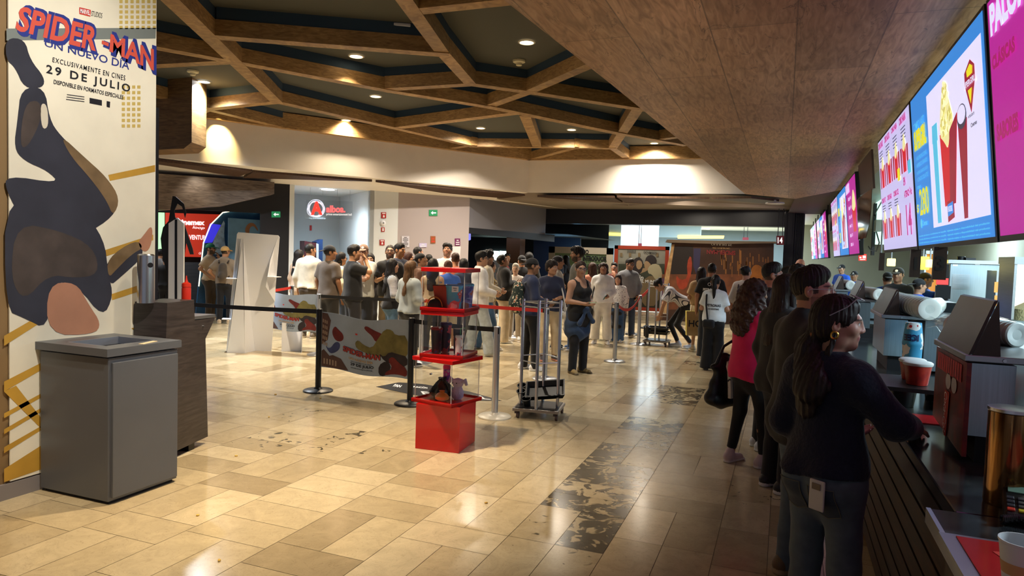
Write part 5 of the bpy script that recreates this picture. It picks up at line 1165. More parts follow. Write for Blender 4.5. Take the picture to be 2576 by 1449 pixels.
# sleeves of cups in clear bags on the shelves
SLV = mat('white_cup_sleeve', hx('e3ecec'), .45, noise=.06, nscale=30); BAG = node_mat('clear_bag_film', lambda nt, b: None); clear_nodes(BAG, (.95,.98,.98), .10); BAG.node_tree.nodes['Glossy BSDF'].inputs['Roughness'].default_value = .25
def bumpy(m, s, amp):
    r3 = random.Random(s); m.v = [tuple(np.array(v)+[r3.uniform(-amp,amp) for _ in range(3)]) for v in m.v]
def sleeve(c, ax, r, L_, lab, bag=True, s=1):
    c = np.array(c); ax = nrm(ax); t = thing('cup_sleeve', lab, 'cup stack', c, 'bagged cup stacks on the dispensers')
    prof = []; n = 14
    for k in range(n): z0 = -L_/2+L_*k/n; prof += [(r*1.0,z0),(r*1.02,z0+.012),(r*.965,z0+.014),(r*.955,z0+L_/n*.95)]
    m = MB(); m.lathe(c, [(r*.02,-L_/2-.0)]+prof+[(r*.9,L_/2),(.001,L_/2)], 30, axis=ax); m.build('cups', SLV, t)
    m = MB(); m.lathe(c-ax*(L_/2+.003), [(.001,.012),(r*.25,.004),(r*.9,.0),(r*1.03,.004),(r*1.0,.012)], 30, axis=ax, cap=False); m.build('end_disc', mat('cup_end', hx('f2f8f8'), .4), t)
    if bag:
        m = MB(); m.lathe(c, [(r*1.05,-L_/2+.02),(r*1.08,-L_/2+.05),(r*1.09,0),(r*1.07,L_/2),(r*.8,L_/2+.05),(r*.25,L_/2+.09),(r*.5,L_/2+.15)], 22, axis=ax, cap=False); bumpy(m, s, .004); m.build('bag', BAG, t)
zs = XP(2441,895,X1)[2]
sleeve((.98,yA+.13,zs+.062), (.2,1,0), .062, .42, 'bagged stack of white cups nearest the camera on the first dispenser', s=1)
sleeve((.80,yB+.02,zs+.050), (-.5,1,0), .05, .36, 'bagged stack of cups behind the brown head panel of the first dispenser', s=2)
sleeve((.80,y2+.10,1.33+.068), (-.22,1,.02), .066, .62, 'bagged cup stack with its round end toward us on the second dispenser', s=3)
sleeve((.98,y2+.30,1.33+.055), (.25,1,0), .055, .5, 'bagged cup stack lying further back on the second dispenser', s=4)
sleeve((.80,y3+.2,1.33+.055), (-.12,1,.0), .054, .6, 'bagged cup stack on the third dispenser', s=5)
sleeve((.78,y3+2.9,1.33+.06), (-.1,1,.0), .058, .55, 'bagged cup stack on the fourth dispenser', s=6)
# dark hood of a slush machine with slush cups
c = XP(2312,785,.95); t = thing('slush_machine', 'black hooded slush machine between the two nearest dispensers', 'machine', (c[0],c[1],CZ))
m = MB(); w = .26; P = [(c[0]-.16,c[1],CZ),(c[0]-.16,c[1],CZ+.05),(c[0]+.02,c[1],CZ+.07),(c[0]+.02,c[1],c[2]-.13),(c[0]-.16,c[1],c[2]-.10),(c[0]-.16,c[1],c[2]+.03),(c[0]-.08,c[1],c[2]+.08),(c[0]+.25,c[1],c[2]+.08),(c[0]+.25,c[1],CZ)]
m.prism(P, (0,.34,0)); m.build('body', mat('graphite_plastic', hx('1f272b'), .35), t)
m = MB(); m.tube([(c[0]-.08,c[1]+.17,c[2]-.11),(c[0]-.08,c[1]+.17,c[2]-.16)], .018, 10); m.build('tap', BLKPL, t)
cc = XP(2292,925,.74); cc = np.array([cc[0],cc[1],CZ]); t = thing('cup_stack', 'tall stack of white cups under upturned blue and red printed cups', 'cup stack', cc)
m = MB(); n = 12
prof = []
for k in range(n): z0 = k*.013; prof += [(.052,z0),(.053,z0+.007),(.050,z0+.008),(.050,z0+.0125)]
m.lathe(cc, prof, 28); m.build('cups', SLV, t)
zz = XP(2292,858,.74)[2]-CZ; zt_ = XP(2292,808,.74)[2]-CZ
m = MB(); m.lathe(cc, [(.052,n*.013),(.054,zz-.02),(.057,zz-.015),(.056,zz),(.043,zt_),(.001,zt_)], 28); m.build('printed_cup', multi('slush_cup_print', hx('3f9fd0'), hx('e8eef2'), 10, .55, c3=hx('c4222a')), t)
m = MB(); 
def wrap(m, s, c, z0, h, r, a0, wd_, flip=False):
    V, f = text_mesh(s, .05); A = V[:,0]/np.ptp(V[:,0])*wd_; B = V[:,1]/np.ptp(V[:,1])*h
    if flip: A, B = -A, -B
    m.add([c+np.array([r*math.cos(a0+a/r), r*math.sin(a0+a/r), z0+b]) for a, b in zip(A,B)], f)
wrap(m, 'ICEE', cc, zz+.03, .04, .058, -math.pi*.60, .085, True); m.build('lettering', mat('navy_letter', hx('1c2c5c'), .4), t)
# red buckets on a black tray
RB = node_mat('red_swirl_bucket', wood_nodes(hx('8c1f1c'), hx('b32a20'), hx('c94a30'), 4, 4, 4, .4))
p1 = XP(2307,1003,.66); p0 = XP(2290,985,.72)
zb = CZ+.105
m = MB(); m.prism([(.50,p1[1]-.14,zb-.022),(.86,p1[1]-.17,zb-.022),(.90,p1[1]+.32,zb-.022),(.50,p1[1]+.30,zb-.022)], (0,0,.02)); m.lathe((.585,p1[1]-.07,CZ+.001), [(.05,0),(.062,zb-CZ-.02)], 24); m.lathe((.78,p1[1]+.2,CZ+.001), [(.05,0),(.062,zb-CZ-.02)], 24); tag(m.build('snack_tray', BLKPL), 'black snack tray under the two red buckets on the counter', 'tray')
for (q, lab, sc) in (((.655,p1[1],zb), 'red swirled bucket with a white lid, nearer one on the black tray', 1.), ((.655,p1[1]+.16,zb), 'red bucket with a white lid, rear one on the black tray', .95)):
    t = thing('popcorn_bucket', lab, 'bucket', q)
    m = MB(); m.lathe(q, [(.048*sc,0),(.064*sc,.10*sc)], 32); m.build('body', RB, t); m = MB(); m.lathe(q, [(.066*sc,.098*sc),(.069*sc,.103*sc),(.069*sc,.112*sc),(.060*sc,.118*sc),(.001,.118*sc)], 32); m.build('lid', mat('bucket_lid', hx('dfe5e6'), .4), t)
m = MB(); q = G(2310,1060,CZ); m.box((.70,q[1]+.05,CZ+.003), (.34,.20,.005)); tag(m.build('counter_mat', mat('mat_red', (0,0,0))), 'small red mat on the counter under the black tray', 'mat')
# ---- menu screens: three banks of three, tilted toward the queue
SXB, SXT, SZB, SZT = .84, .735, 1.775, 2.785
def screen_frame(y0, y1):
    bl = np.array([SXB, y1, SZB]); br = np.array([SXB, y0, SZB]); tl = np.array([SXT, y1, SZT])
    u = nrm(br-bl); v = nrm(tl-bl); W = y1-y0; H = np.linalg.norm(tl-bl); n = np.cross(u, v)   # n toward the queue
    return bl, u, v, n, W, H
def emat(name, h, s=1.0): return mat(name, hx(h), .4, emit=hx(h), es=s)
ES = .62
E_BLUE = emat('screen_blue', '2f7fd0', ES); E_LIL = emat('screen_lilac', 'b9b6e4', ES); E_MAG = emat('screen_magenta', 'a81f8e', ES); E_RED = emat('screen_red', 'c01a2c', ES); E_YEL = emat('screen_yellow', 'd8d228', ES)
E_POP = emat('screen_popcorn', 'dcd79a', ES); E_DKR = emat('screen_darkred', '8c1a34', ES); E_WHT = emat('screen_white', 'd5d3f2', ES); E_CYN = emat('screen_cyan', '4fb4d8', ES); E_PNK = emat('screen_pink', 'b0247c', ES); E_INK = emat('screen_ink', '3a3a4c', .6); E_MAG2 = emat('screen_magenta_dark', '98195f', ES)
def menu_screen(kind, y0, y1, lab, detail=True):
    bl, u, v, n, W, H = screen_frame(y0, y1)
    def P(a, b): return bl+u*(a*W)+v*(b*H)
    t = thing('menu_screen', lab, 'menu screen', P(.5,0), 'menu screens over the counter')
    m = MB(); m.prism([P(0,0)-n*.045,P(1,0)-n*.045,P(1,1)-n*.045,P(0,1)-n*.045], n*.044); m.build('housing', BLKPL, t)
    bz = .012
    m = MB(); m.add([P(bz,bz*2)+n*.001,P(1-bz,bz*2)+n*.001,P(1-bz,1-bz*1.5)+n*.001,P(bz,1-bz*1.5)+n*.001], [(0,1,2,3)]); m.build('display', {'blue':E_BLUE,'lilac':E_LIL,'magenta':E_MAG}[kind], t)
    def poly(pts, mt, name, lift=.003, sm=0):
        m = MB(); pts = smooth_px(pts, sm) if sm else pts; m.add([P(*q)+n*lift for q in pts], [list(range(len(pts)))]); return m.build(name, mt, t)
    def T(s, c, w, h, mt, name, bold=.03, lift=.006, m=None):
        k = m or MB(); put_text(k, s, P(*c), u, v, w=w*W, h=h*H, bold=bold, lift=lift)
        if m is None: k.build(name, mt, t)
    def tub(m, m2, m3, cx_, b0, w, h, lift=.006):
        m.add([P(cx_-w*.36,b0)+n*lift,P(cx_+w*.36,b0)+n*lift,P(cx_+w*.5,b0+h*.72)+n*lift,P(cx_+w*.18,b0+h*.6)+n*lift,P(cx_,b0+h*.55)+n*lift,P(cx_-w*.2,b0+h*.6)+n*lift,P(cx_-w*.5,b0+h*.7)+n*lift], [list(range(7))])
        m2.add([P(cx_-w*.44,b0+h*.6)+n*(lift-.001),P(cx_,b0+h*.5)+n*(lift-.001),P(cx_+w*.45,b0+h*.65)+n*(lift-.001),P(cx_+w*.2,b0+h*.95)+n*(lift-.001),P(cx_,b0+h*1.08)+n*(lift-.001),P(cx_-w*.22,b0+h*.9)+n*(lift-.001)], [list(range(6))])
        for s in (-1,1): m3.add([P(cx_+s*w*.78-w*.14,b0)+n*lift,P(cx_+s*w*.78+w*.14,b0)+n*lift,P(cx_+s*w*.78+w*.2,b0+h*.7)+n*lift,P(cx_+s*w*.78-w*.2,b0+h*.7)+n*lift], [(0,1,2,3)])
    if kind == 'blue':
        poly([(.30,.12),(.965,.12),(.965,.90),(.30,.90)], E_WHT, 'picture_card', .002)
        T('COMBO VASO', (.155,.79), .20, .05, E_CYN, 'lettering', .01); T('SUPERGIRL', (.165,.70), .22, .13, E_YEL, 'title_lettering', .07)
        k = MB()
        for i, s in enumerate(('1 VASO PROMOCIONAL','1 REFRESCO GRANDE','1 PALOMITAS GRANDES EL GALÓN','1 CHOCOLATE')): T(s, (.17,.585-i*.045), .2, .026, None, '', .0, m=k)
        T('ESTRENO', (.10,.40), .07, .02, None, '', m=k); k.build('list_lettering', E_CYN, t)
        T('$', (.055,.265), .035, .06, E_YEL, 'price_lettering'); T('280', (.175,.30), .16, .17, E_YEL, 'price_lettering', .02)
        T('Cinemex', (.17,.165), .09, .035, E_CYN, 'brand_lettering', .03); k = MB(); k.add([P(.10+.018*math.cos(a),.165+.03*math.sin(a))+n*.004 for a in np.linspace(0,6.28,14)[:-1]], [list(range(13))]); k.build('brand_emblem', E_CYN, t)
        if detail:
            k = MB()
            for i in range(3): T('consulta términos y condiciones en taquilla  vigencia sujeta a disponibilidad del producto', (.5,.085-i*.022), .92, .012, None, '', m=k)
            k.build('fine_lettering', E_CYN, t)
        k = MB(); k2 = MB(); k3 = MB()
        poly([(.49,.22),(.63,.22),(.70,.66),(.60,.60),(.57,.52),(.53,.58),(.47,.62)], E_RED, 'tub'); poly([(.56,.22),(.63,.22),(.70,.66),(.60,.60)], E_DKR, 'tub_side', .0045)
        poly([(.47,.61),(.53,.56),(.57,.51),(.61,.60),(.66,.64),(.62,.74),(.58,.84),(.55,.88),(.50,.76)], E_POP, 'popcorn', .0035, 1)
        k = MB(); k9 = MB(); r5 = random.Random(4)
        for i in range(70):
            b_ = r5.uniform(.60,.86); a_ = .565+r5.uniform(-1,1)*.085*(1-(b_-.60)/.34); (k if i % 2 else k9).add([P(a_+.011*math.cos(q)*(1+.3*math.sin(3*q+i)), b_+.018*math.sin(q))+n*(.0042+.0001*i/7) for q in np.linspace(0,6.28,9)[:-1]], [list(range(8))])
        k.build('popcorn_kernels', emat('kernel_pale', 'ece9b8', ES), t); k9.build('popcorn_kernels', emat('kernel_gold', 'c4bc6c', ES), t)
        poly([(.715,.13),(.755,.13),(.80,.60),(.70,.60)], E_DKR, 'drink_cup'); k = MB(); k.add([P(.75+.052*math.cos(a),.62+.06*math.sin(a))+n*.005 for a in np.linspace(0,6.28,18)[:-1]], [list(range(17))]); k.build('cup_top', E_INK, t); k = MB(); k.add([P(.75+.044*math.cos(a),.63+.045*math.sin(a))+n*.006 for a in np.linspace(0,6.28,18)[:-1]], [list(range(17))]); k.build('ice', E_WHT, t)
        poly([(.375,.14),(.43,.14),(.43,.60),(.365,.60)], E_CYN, 'patterned_bottle'); poly([(.358,.60),(.44,.60),(.44,.70),(.365,.70)], E_CYN, 'bottle_cap')
        poly([(.525,.13),(.61,.15),(.61,.25),(.525,.24)], E_DKR, 'chocolate_bar', .005); poly([(.53,.16),(.60,.175),(.60,.235),(.53,.225)], E_BLUE, 'bar_label', .006); T('SNICKERS', (.565,.20), .055, .03, E_WHT, 'bar_lettering', .03, .008)
        # plain red and yellow shield
        poly([(.80,.80),(.86,.84),(.90,.80),(.90,.74),(.85,.60),(.80,.74)], E_DKR, 'shield', .004); poly([(.825,.80),(.86,.82),(.885,.80),(.88,.77),(.83,.77)], E_YEL, 'shield_patch', .006); poly([(.83,.71),(.87,.71),(.852,.64)], E_YEL, 'shield_patch', .006); T('SUPERGIRL', (.85,.74), .12, .03, E_WHT, 'shield_lettering', .03, .008)
        T('Cinemex', (.87,.545), .06, .02, E_INK, 'small_lettering', .03); T('INTELIGENTE', (.85,.59), .06, .012, E_INK, 'small_lettering')
    elif kind == 'lilac':
        k = MB(); k1 = MB(); k2 = MB(); k3 = MB(); kk = MB()
        for i, s in enumerate(('COMBO GRANDE','COMBO NACHOS','COMBO PAREJA','COMBO FAMILIAR')):
            T(s, (.13+i*.235,.935), .17, .055, None, '', .06, m=k); tub(k1, k2, k3, .16+i*.225, .56, .10, .26)
            for j in range(4): kk.add([P(.06+i*.235,.88-j*.025)+n*.003,P(.18+i*.235,.88-j*.025)+n*.003,P(.18+i*.235,.872-j*.025)+n*.003,P(.06+i*.235,.872-j*.025)+n*.003], [(0,1,2,3)])
        for i, s in enumerate(('COMBO HOT','COMBO ME-MO','COMBO ICE')):
            T(s, (.13+i*.21,.455), .15, .045, None, '', .06, m=k); tub(k1, k2, k3, .13+i*.22, .12, .085, .24)
            for j in range(3): kk.add([P(.06+i*.21,.41-j*.022)+n*.003,P(.17+i*.21,.41-j*.022)+n*.003,P(.17+i*.21,.403-j*.022)+n*.003,P(.06+i*.21,.403-j*.022)+n*.003], [(0,1,2,3)])
        k.build('heading_lettering', E_PNK, t); k1.build('tub', E_RED, t); k2.build('popcorn', E_POP, t); k3.build('drink_cup', E_DKR, t); kk.build('text_line', E_INK, t)
        T('EN', (.80,.50), .05, .06, E_PNK, 'queue_lettering', .05); T('ATENCIÓN:', (.87,.41), .19, .06, E_PNK, 'queue_lettering', .06); T('14', (.86,.22), .13, .22, E_PNK, 'number_lettering', .03)
        for i, mt in enumerate((E_YEL, E_CYN)): poly([(.63+i*.28,.53),(.70+i*.28,.53),(.70+i*.28,.62),(.63+i*.28,.62)], mt, 'sweet_bag', .007)
    else:
        T('PALOMITAS', (.235,.895), .40, .13, E_WHT, 'title_lettering', .06); T('CLÁSICAS', (.115,.73), .16, .07, E_MAG2, 'section_lettering', .06); T('SABORES', (.115,.44), .15, .07, E_MAG2, 'section_lettering', .06)
        k = MB()
        for i, s in enumerate(('GRANDE','MEDIANA','CHICA','JUMBO','MEDIANAS','CHICAS')): T(s, (.33,.75-i*.12), .13, .045, None, '', .05, m=k); T('$%d' % (95-6*i), (.49,.75-i*.12), .06, .045, None, '', .05, m=k)
        k.build('price_lettering', E_WHT, t); poly([(.62,.30),(.86,.30),(.93,.62),(.58,.62)], E_RED, 'tub'); poly([(.58,.60),(.66,.58),(.75,.55),(.85,.58),(.93,.60),(.88,.74),(.76,.84),(.66,.76)], E_POP, 'popcorn', .004, 1)
banks = [(3.51, 1.88, 'nearest bank'), (9.4, 1.62, 'second bank'), (16.0, 1.5, 'third bank'), (20.9, 1.55, 'farthest bank')]
menu_screen('blue', 3.53, 5.42, 'large blue menu screen with a price of 280, nearest the camera'); menu_screen('lilac', 5.45, 7.18, 'lilac menu screen with rows of combos and the number 14'); menu_screen('magenta', 1.60, 3.50, 'magenta menu screen cut off by the right edge of the photo')
b2 = [XP(*q, .84)[1] for q in ((2163,642),(2137,644),(2115,645),(2098,645))]
menu_screen('magenta', 9.42, 10.86, 'magenta screen of the second bank, beyond the number 14', False); menu_screen('blue', 10.9, 12.55, 'blue screen in the middle of the second bank', False); menu_screen('lilac', 12.6, 14.2, 'lilac screen at the far end of the second bank', False)
for i, (k, y) in enumerate((('magenta',16.05),('blue',17.55),('lilac',19.05),('magenta',21.0),('blue',22.5),('lilac',24.0))):
    menu_screen(k, y, y+1.45, '%s screen in the %s bank of screens far down the counter' % (k, 'third' if i < 3 else 'farthest'), False)
# steel hangers from the ceiling
for y in (1.9,3.4,4.5,5.4,6.3,7.1,9.6,10.8,12,13.2,14.1,16.4,18,19.6,21.4,23,24.8):
    m = MB(); m.tube([(.80,y,2.86 if y < 12.5 else 3.05),(.80,y,2.72)], .014, 8); m.box((.80,y,2.72),(.03,.1,.06)); tag(m.build('screen_bracket', BLKPL), 'black bracket holding the menu screens to the soffit', 'bracket', 'screen brackets')
# brown hanging number boards
NBM = mat('brown_board', hx('33241c'), .35, noise=.3, nscale=4)
def number_board(px0, px1, py0, py1, s, lab, X=.85):
    a = XP(px0, py1, X); b_ = XP(px1, py1, X); y0, y1 = b_[1], a[1]; z0 = XP(px0, py1, X)[2]; z1 = SZB+.004
    t = thing('number_board', lab, 'number board', (X,(y0+y1)/2,z0), 'brown number boards under the screens')
    ym = (y0+y1)/2; W = abs(ray(px1,700)[0]-ray(px0,700)[0])
    wd2 = np.linalg.norm(DY(px1,py1,ym)-DY(px0,py1,ym)); c0 = DY((px0+px1)/2, py1, ym)
    m = MB(); m.box((c0[0],ym,(z0+z1)/2), (wd2,.03,z1-z0)); m.build('board', NBM, t)
    if s: m = MB(); put_text(m, s, (c0[0],ym-.016,(z0+z1)/2), (1,0,0), (0,0,1), h=(z1-z0)*.45, bold=.03); m.build('number', mat('board_number', hx('16100c'), .5), t)
number_board(2344,2378,632,702,'3','brown hanging board with the digit 3 below the blue screen')
number_board(2287,2313,632,696,'1','brown hanging board with the digit 1 left of the digit 3 board')
number_board(2210,2223,632,680,'','narrow brown hanging board under the lilac screen')
q = bpy.data.objects['number_board.002']; m = MB(); y_ = q.location.y; c_ = DY(2216,640,y_); m.tube([(c_[0],y_,SZB-.02),(c_[0],y_,2.86)], .008, 6); m.build('rod', STEEL, q)
# brown hanging sheets and the light box behind the first bank
t = thing('hanging_poster', 'dark brown printed panel hanging between the first two screen banks', 'panel', XP(2175,440,.80)); 
a = XP(2157,365,.74); b_ = XP(2186,365,.74); m = MB(); m.prism([(.76,a[1],2.84),(.76,b_[1],2.84),(.80,b_[1],XP(2186,480,.79)[2]),(.80,a[1],XP(2157,495,.79)[2])], (.02,0,0)); m.build('panel', mat('brown_poster', hx('46302a'), .35, noise=.2, nscale=6), t)
t = thing('hanging_sheet', 'shiny brown plastic sheet curling below the dark panel between screen banks', 'sheet', XP(2170,560,.80)); m = MB(); PS2 = lambda x, y: XP(x, y, .80)
rows = [((2153,508),(2172,498),(2193,474)),((2155,540),(2172,535),(2191,525)),((2159,575),(2173,572),(2187,560)),((2163,605),(2171,603),(2178,598))]; V = []
for r_ in rows:
    for k, q in enumerate(r_): V.append(PS2(*q)-np.array([.05 if k == 1 else 0,0,0]))
m.add(V, [(i*3+k, i*3+k+1, i*3+k+4, i*3+k+3) for i in range(3) for k in (0,1)], 0, True); m.add([v+np.array([.004,0,0]) for v in V], [(i*3+k, i*3+k+3, i*3+k+4, i*3+k+1) for i in range(3) for k in (0,1)], 0, True)
m.build('sheet', mat('amber_sheet', hx('5a2c16'), .12, noise=.5, nscale=5), t)
def on_kit(px, py): return XP(px, py, 2.66)
t = thing('light_box', 'glowing white light box behind the gap between the screen banks', 'light box', XP(2208,500,2.3)); a = XP(2196,615,1.6); b_ = XP(2226,615,1.6)
m = MB(); m.prism([(1.6,a[1],a[2]),(1.6,b_[1],b_[2]),(1.6,b_[1],2.88),(1.6,a[1],2.88)], (.06,0,0)); m.build('panel', mat('light_box_glow', hx('c4e6dc'), .5, emit=hx('c4f0e2'), es=.9), t)
m = MB(); y = (a[1]+b_[1])/2; m.box((1.57,y+.6,2.35),(.05,.16,1.0)); m.build('pillar_post', BLACK, t)
p = XP(2209,568,1.5); m = MB(); m.box(p, (.1,.28,.2)); tag(m.build('junction_box', mat('box_grey', hx('b8bdb4'), .5)), 'small grey junction box on the glowing panel left of the lilac screen', 'box')
m = MB(); m.tube([XP(2185,620,1.5)+[0,0,.0], XP(2190,628,1.5), XP(2205,632,1.5), XP(2212,610,1.5), XP(2205,585,1.5), XP(2200,540,1.5), XP(2222,500,1.5)], .012, 6); tag(m.build('cable', BLKPL), 'black cable looping below the junction box', 'cable')
P = lambda x, y: XP(x, y, 2.62)
t = thing('wall_sign', 'small lit red sign on the kitchen wall below the second bank of screens', 'sign', DY(2170,650,14.)); PQ = lambda x, y: DY(x, y, 13.0)
m = MB(); m.prism([PQ(2160,656),PQ(2180,656),PQ(2180,639),PQ(2160,639)], (0,.03,0)); m.build('panel', emat('red_sign_lit', 'c4372c', .8), t); m = MB(); pq(m, [(2170,643),(2178,643),(2178,650),(2170,650)], PQ, nY, lift=.01); pq(m, [(2162,646),(2167,646),(2167,650),(2162,650)], PQ, nY, lift=.01); pq(m, [(2163,652),(2177,652),(2177,654),(2163,654)], PQ, nY, lift=.01); m.build('marking', WGL, t)
m = MB(); q = PQ(2170,639); m.tube([q+[0,.02,0],[q[0],13.02,2.89]], .008, 6); m.build('rod', BLKPL, t)
# ---- kitchen equipment
yI = 11.4; a = DY(2390,662,yI); b_ = DY(2521,668,yI)
t = thing('ice_machine', 'large steel ice machine with a vent grille behind the counter', 'machine', ((a[0]+b_[0])/2,yI,0)); x0, x1 = a[0], b_[0]
m = MB(); m.box(((x0+x1)/2,yI+.4,.86), (x1-x0,.8,1.72-.0), bev=.01); m.build('cabinet', RIBS, t)
m = MB(); q0 = DY(2396,690,yI); q1 = DY(2440,690,yI); z0 = DY(2396,725,yI)[2]
for k in range(12): z = q0[2]-(q0[2]-z0)*k/11; m.box(((q0[0]+q1[0])/2,yI-.006,z), (q1[0]-q0[0],.012,.006))
m.build('vent_grille', CHROME, t)
m = MB(); q = DY(2458,664,yI); m.box((q[0],yI-.008,q[2]), (.06,.016,.03), bev=.004); m.build('handle', WHITEB, t); m = MB(); q = DY(2403,667,yI); m.box((q[0],yI-.003,q[2]), (.06,.006,.025)); m.build('label_plate', WHITEB, t)
m = MB(); m.box(((x0+x1)/2,yI+.4,1.745), (x1-x0+.05,.85,.05)); m.build('top', STEEL, t)
m = MB(); q = DY(2418,647,yI+.3); m.lathe((q[0],yI+.3,1.771), [(.05,0),(.055,.05),(.05,.055)], 20); m.box((q[0]+.1,yI+.3,1.79),(.12,.2,.035)); tag(m.build('pan_stack', BLKPL), 'black pans lying on top of the ice machine', 'pan')
yW = 14.8
t = thing('warming_cabinet', 'lit hot food cabinet with a yellow glow in the kitchen background', 'cabinet', DY(2330,700,yW)*[1,1,0]); a = DY(2322,760,yW); b_ = DY(2384,640,yW)
m = MB(); m.box(((a[0]+b_[0])/2,yW+.3,.55), (b_[0]-a[0],.6,1.1)); m.build('base', RIBS, t)
m = MB(); m.box(((a[0]+b_[0])/2,yW+.5,1.5), (b_[0]-a[0],.05,.82)); m.build('back', mat('amber_back', hx('c98a3a'), .4, emit=hx('d08a36'), es=.6), t)
for q in (a[0]+.01, b_[0]-.01): m = MB(); m.box((q,yW+.3,1.5),(.03,.5,.82)); m.build('post', STEEL, t)
m = MB(); m.box(((a[0]+b_[0])/2,yW+.3,1.93), (b_[0]-a[0],.6,.06)); m.build('hood', STEEL, t)
def kl(px, py, y, s, mt, lab):
    p = DY(px, py, y); t = thing('warmer_lamp', lab, 'lamp', p); m = MB(); m.box((p[0],y,p[2]), s, bev=.012); m.build('glow_box', mt, t); m = MB(); m.tube([(p[0],y,p[2]+s[2]*.45),(p[0],y,2.9)], .012, 6); m.build('rod', STEEL, t); return t
GY = emat('warmer_glow', 'ffe27a', 2.0)
kl(2242,660,12.2,(.11,.1,.12),GY,'small glowing yellow lamp left of the digit 1 board'); kl(2322,662,12.2,(.16,.1,.2),emat('yellow_lit_box','f0e84a',1.6),'glowing yellow box between the two number boards'); kl(2340,663,12.,(.11,.1,.12),GY,'small orange white lamp touching the digit 3 board')
lamp('POINT', tuple(DY(2325,690,13.5)), 6, (1,.75,.35), .1)
t = thing('popcorn_machine', 'brightly lit popcorn machine at the right edge behind the counter', 'popcorn machine', DY(2566,740,9.1)*[1,1,0]); a = DY(2549,740,9.1); 
m = MB(); m.box((a[0]+.35,9.4,.55),(.7,.6,1.1)); m.build('base', RIBS, t); m = MB(); m.box((a[0]+.35,9.65,1.42),(.66,.03,.62)); m.build('lit_back', mat('popcorn_light', hx('f6efe2'), .5, emit=(1,.95,.88), es=.7), t)
m = MB(); m.box((a[0]+.35,9.4,1.76),(.72,.62,.08)); m.build('hood', STEEL, t); m = MB(); m.box((a[0]+.01,9.4,1.42),(.025,.58,.62)); m.build('frame_post', STEEL, t)
m = MB(); m.lathe((a[0]+.35,9.4,1.1), [(.3,0),(.28,.12),(.15,.2),(.001,.22)], 24); m.build('popcorn_heap', mat('popcorn_heap', hx('e6d7a0'), .8, bump=1., nscale=45), t)
t = thing('oven', 'steel oven with amber windows right of the ice machine', 'oven', DY(2525,760,10.2)*[1,1,0]); a = DY(2508,760,10.2); b_ = DY(2540,760,10.2)
m = MB(); m.box(((a[0]+b_[0])/2,10.43,.82),(b_[0]-a[0]+.04,.45,1.64)); m.build('body', RIBS, t)
for py in (723,757): p = DY(2518,py,10.2); m = MB(); m.box((p[0],10.2,p[2]),(.14,.01,.13)); m.build('window', emat('oven_amber','c98f4a',.6), t)
m = MB(); p = DY(2531,740,10.18); m.box((p[0],10.18,p[2]),(.03,.03,.45)); m.build('handle', BLKPL, t)
t = thing('wall_shelf', 'steel shelf along the kitchen wall at the far right', 'shelf', (4.5,13,1.95)); m = MB(); m.box((4.5,14.,1.95),(.36,4.,.03)); m.build('board', STEEL, t)
for y in (12.6,14.,15.4): m = MB(); m.prism([(4.68,y,1.93),(4.36,y,1.93),(4.68,y,1.7)],(0,.02,0)); m.build('bracket', STEEL, t)
t = thing('soda_fountain', 'dark soda fountain with lit buttons beside the digit 3 board', 'drink dispenser', DY(2380,720,9.4)*[1,1,0]); a = DY(2366,760,9.4); b_ = DY(2392,640,9.4)
m = MB(); m.box(((a[0]+b_[0])/2,9.55,.85),((b_[0]-a[0]),.25,1.7)); m.build('body', BLKPL, t)
m = MB(); p = DY(2371,708,9.4); m.box((p[0],9.415,p[2]),(.12,.02,.075)); m.build('button', emat('fountain_red','d43a3a',.9), t)
m = MB(); p = DY(2372,735,9.4); m.box((p[0],9.41,p[2]),(.15,.05,.15)); m.build('nozzle', mat('nozzle_dark', hx('22262a'), .2), t)
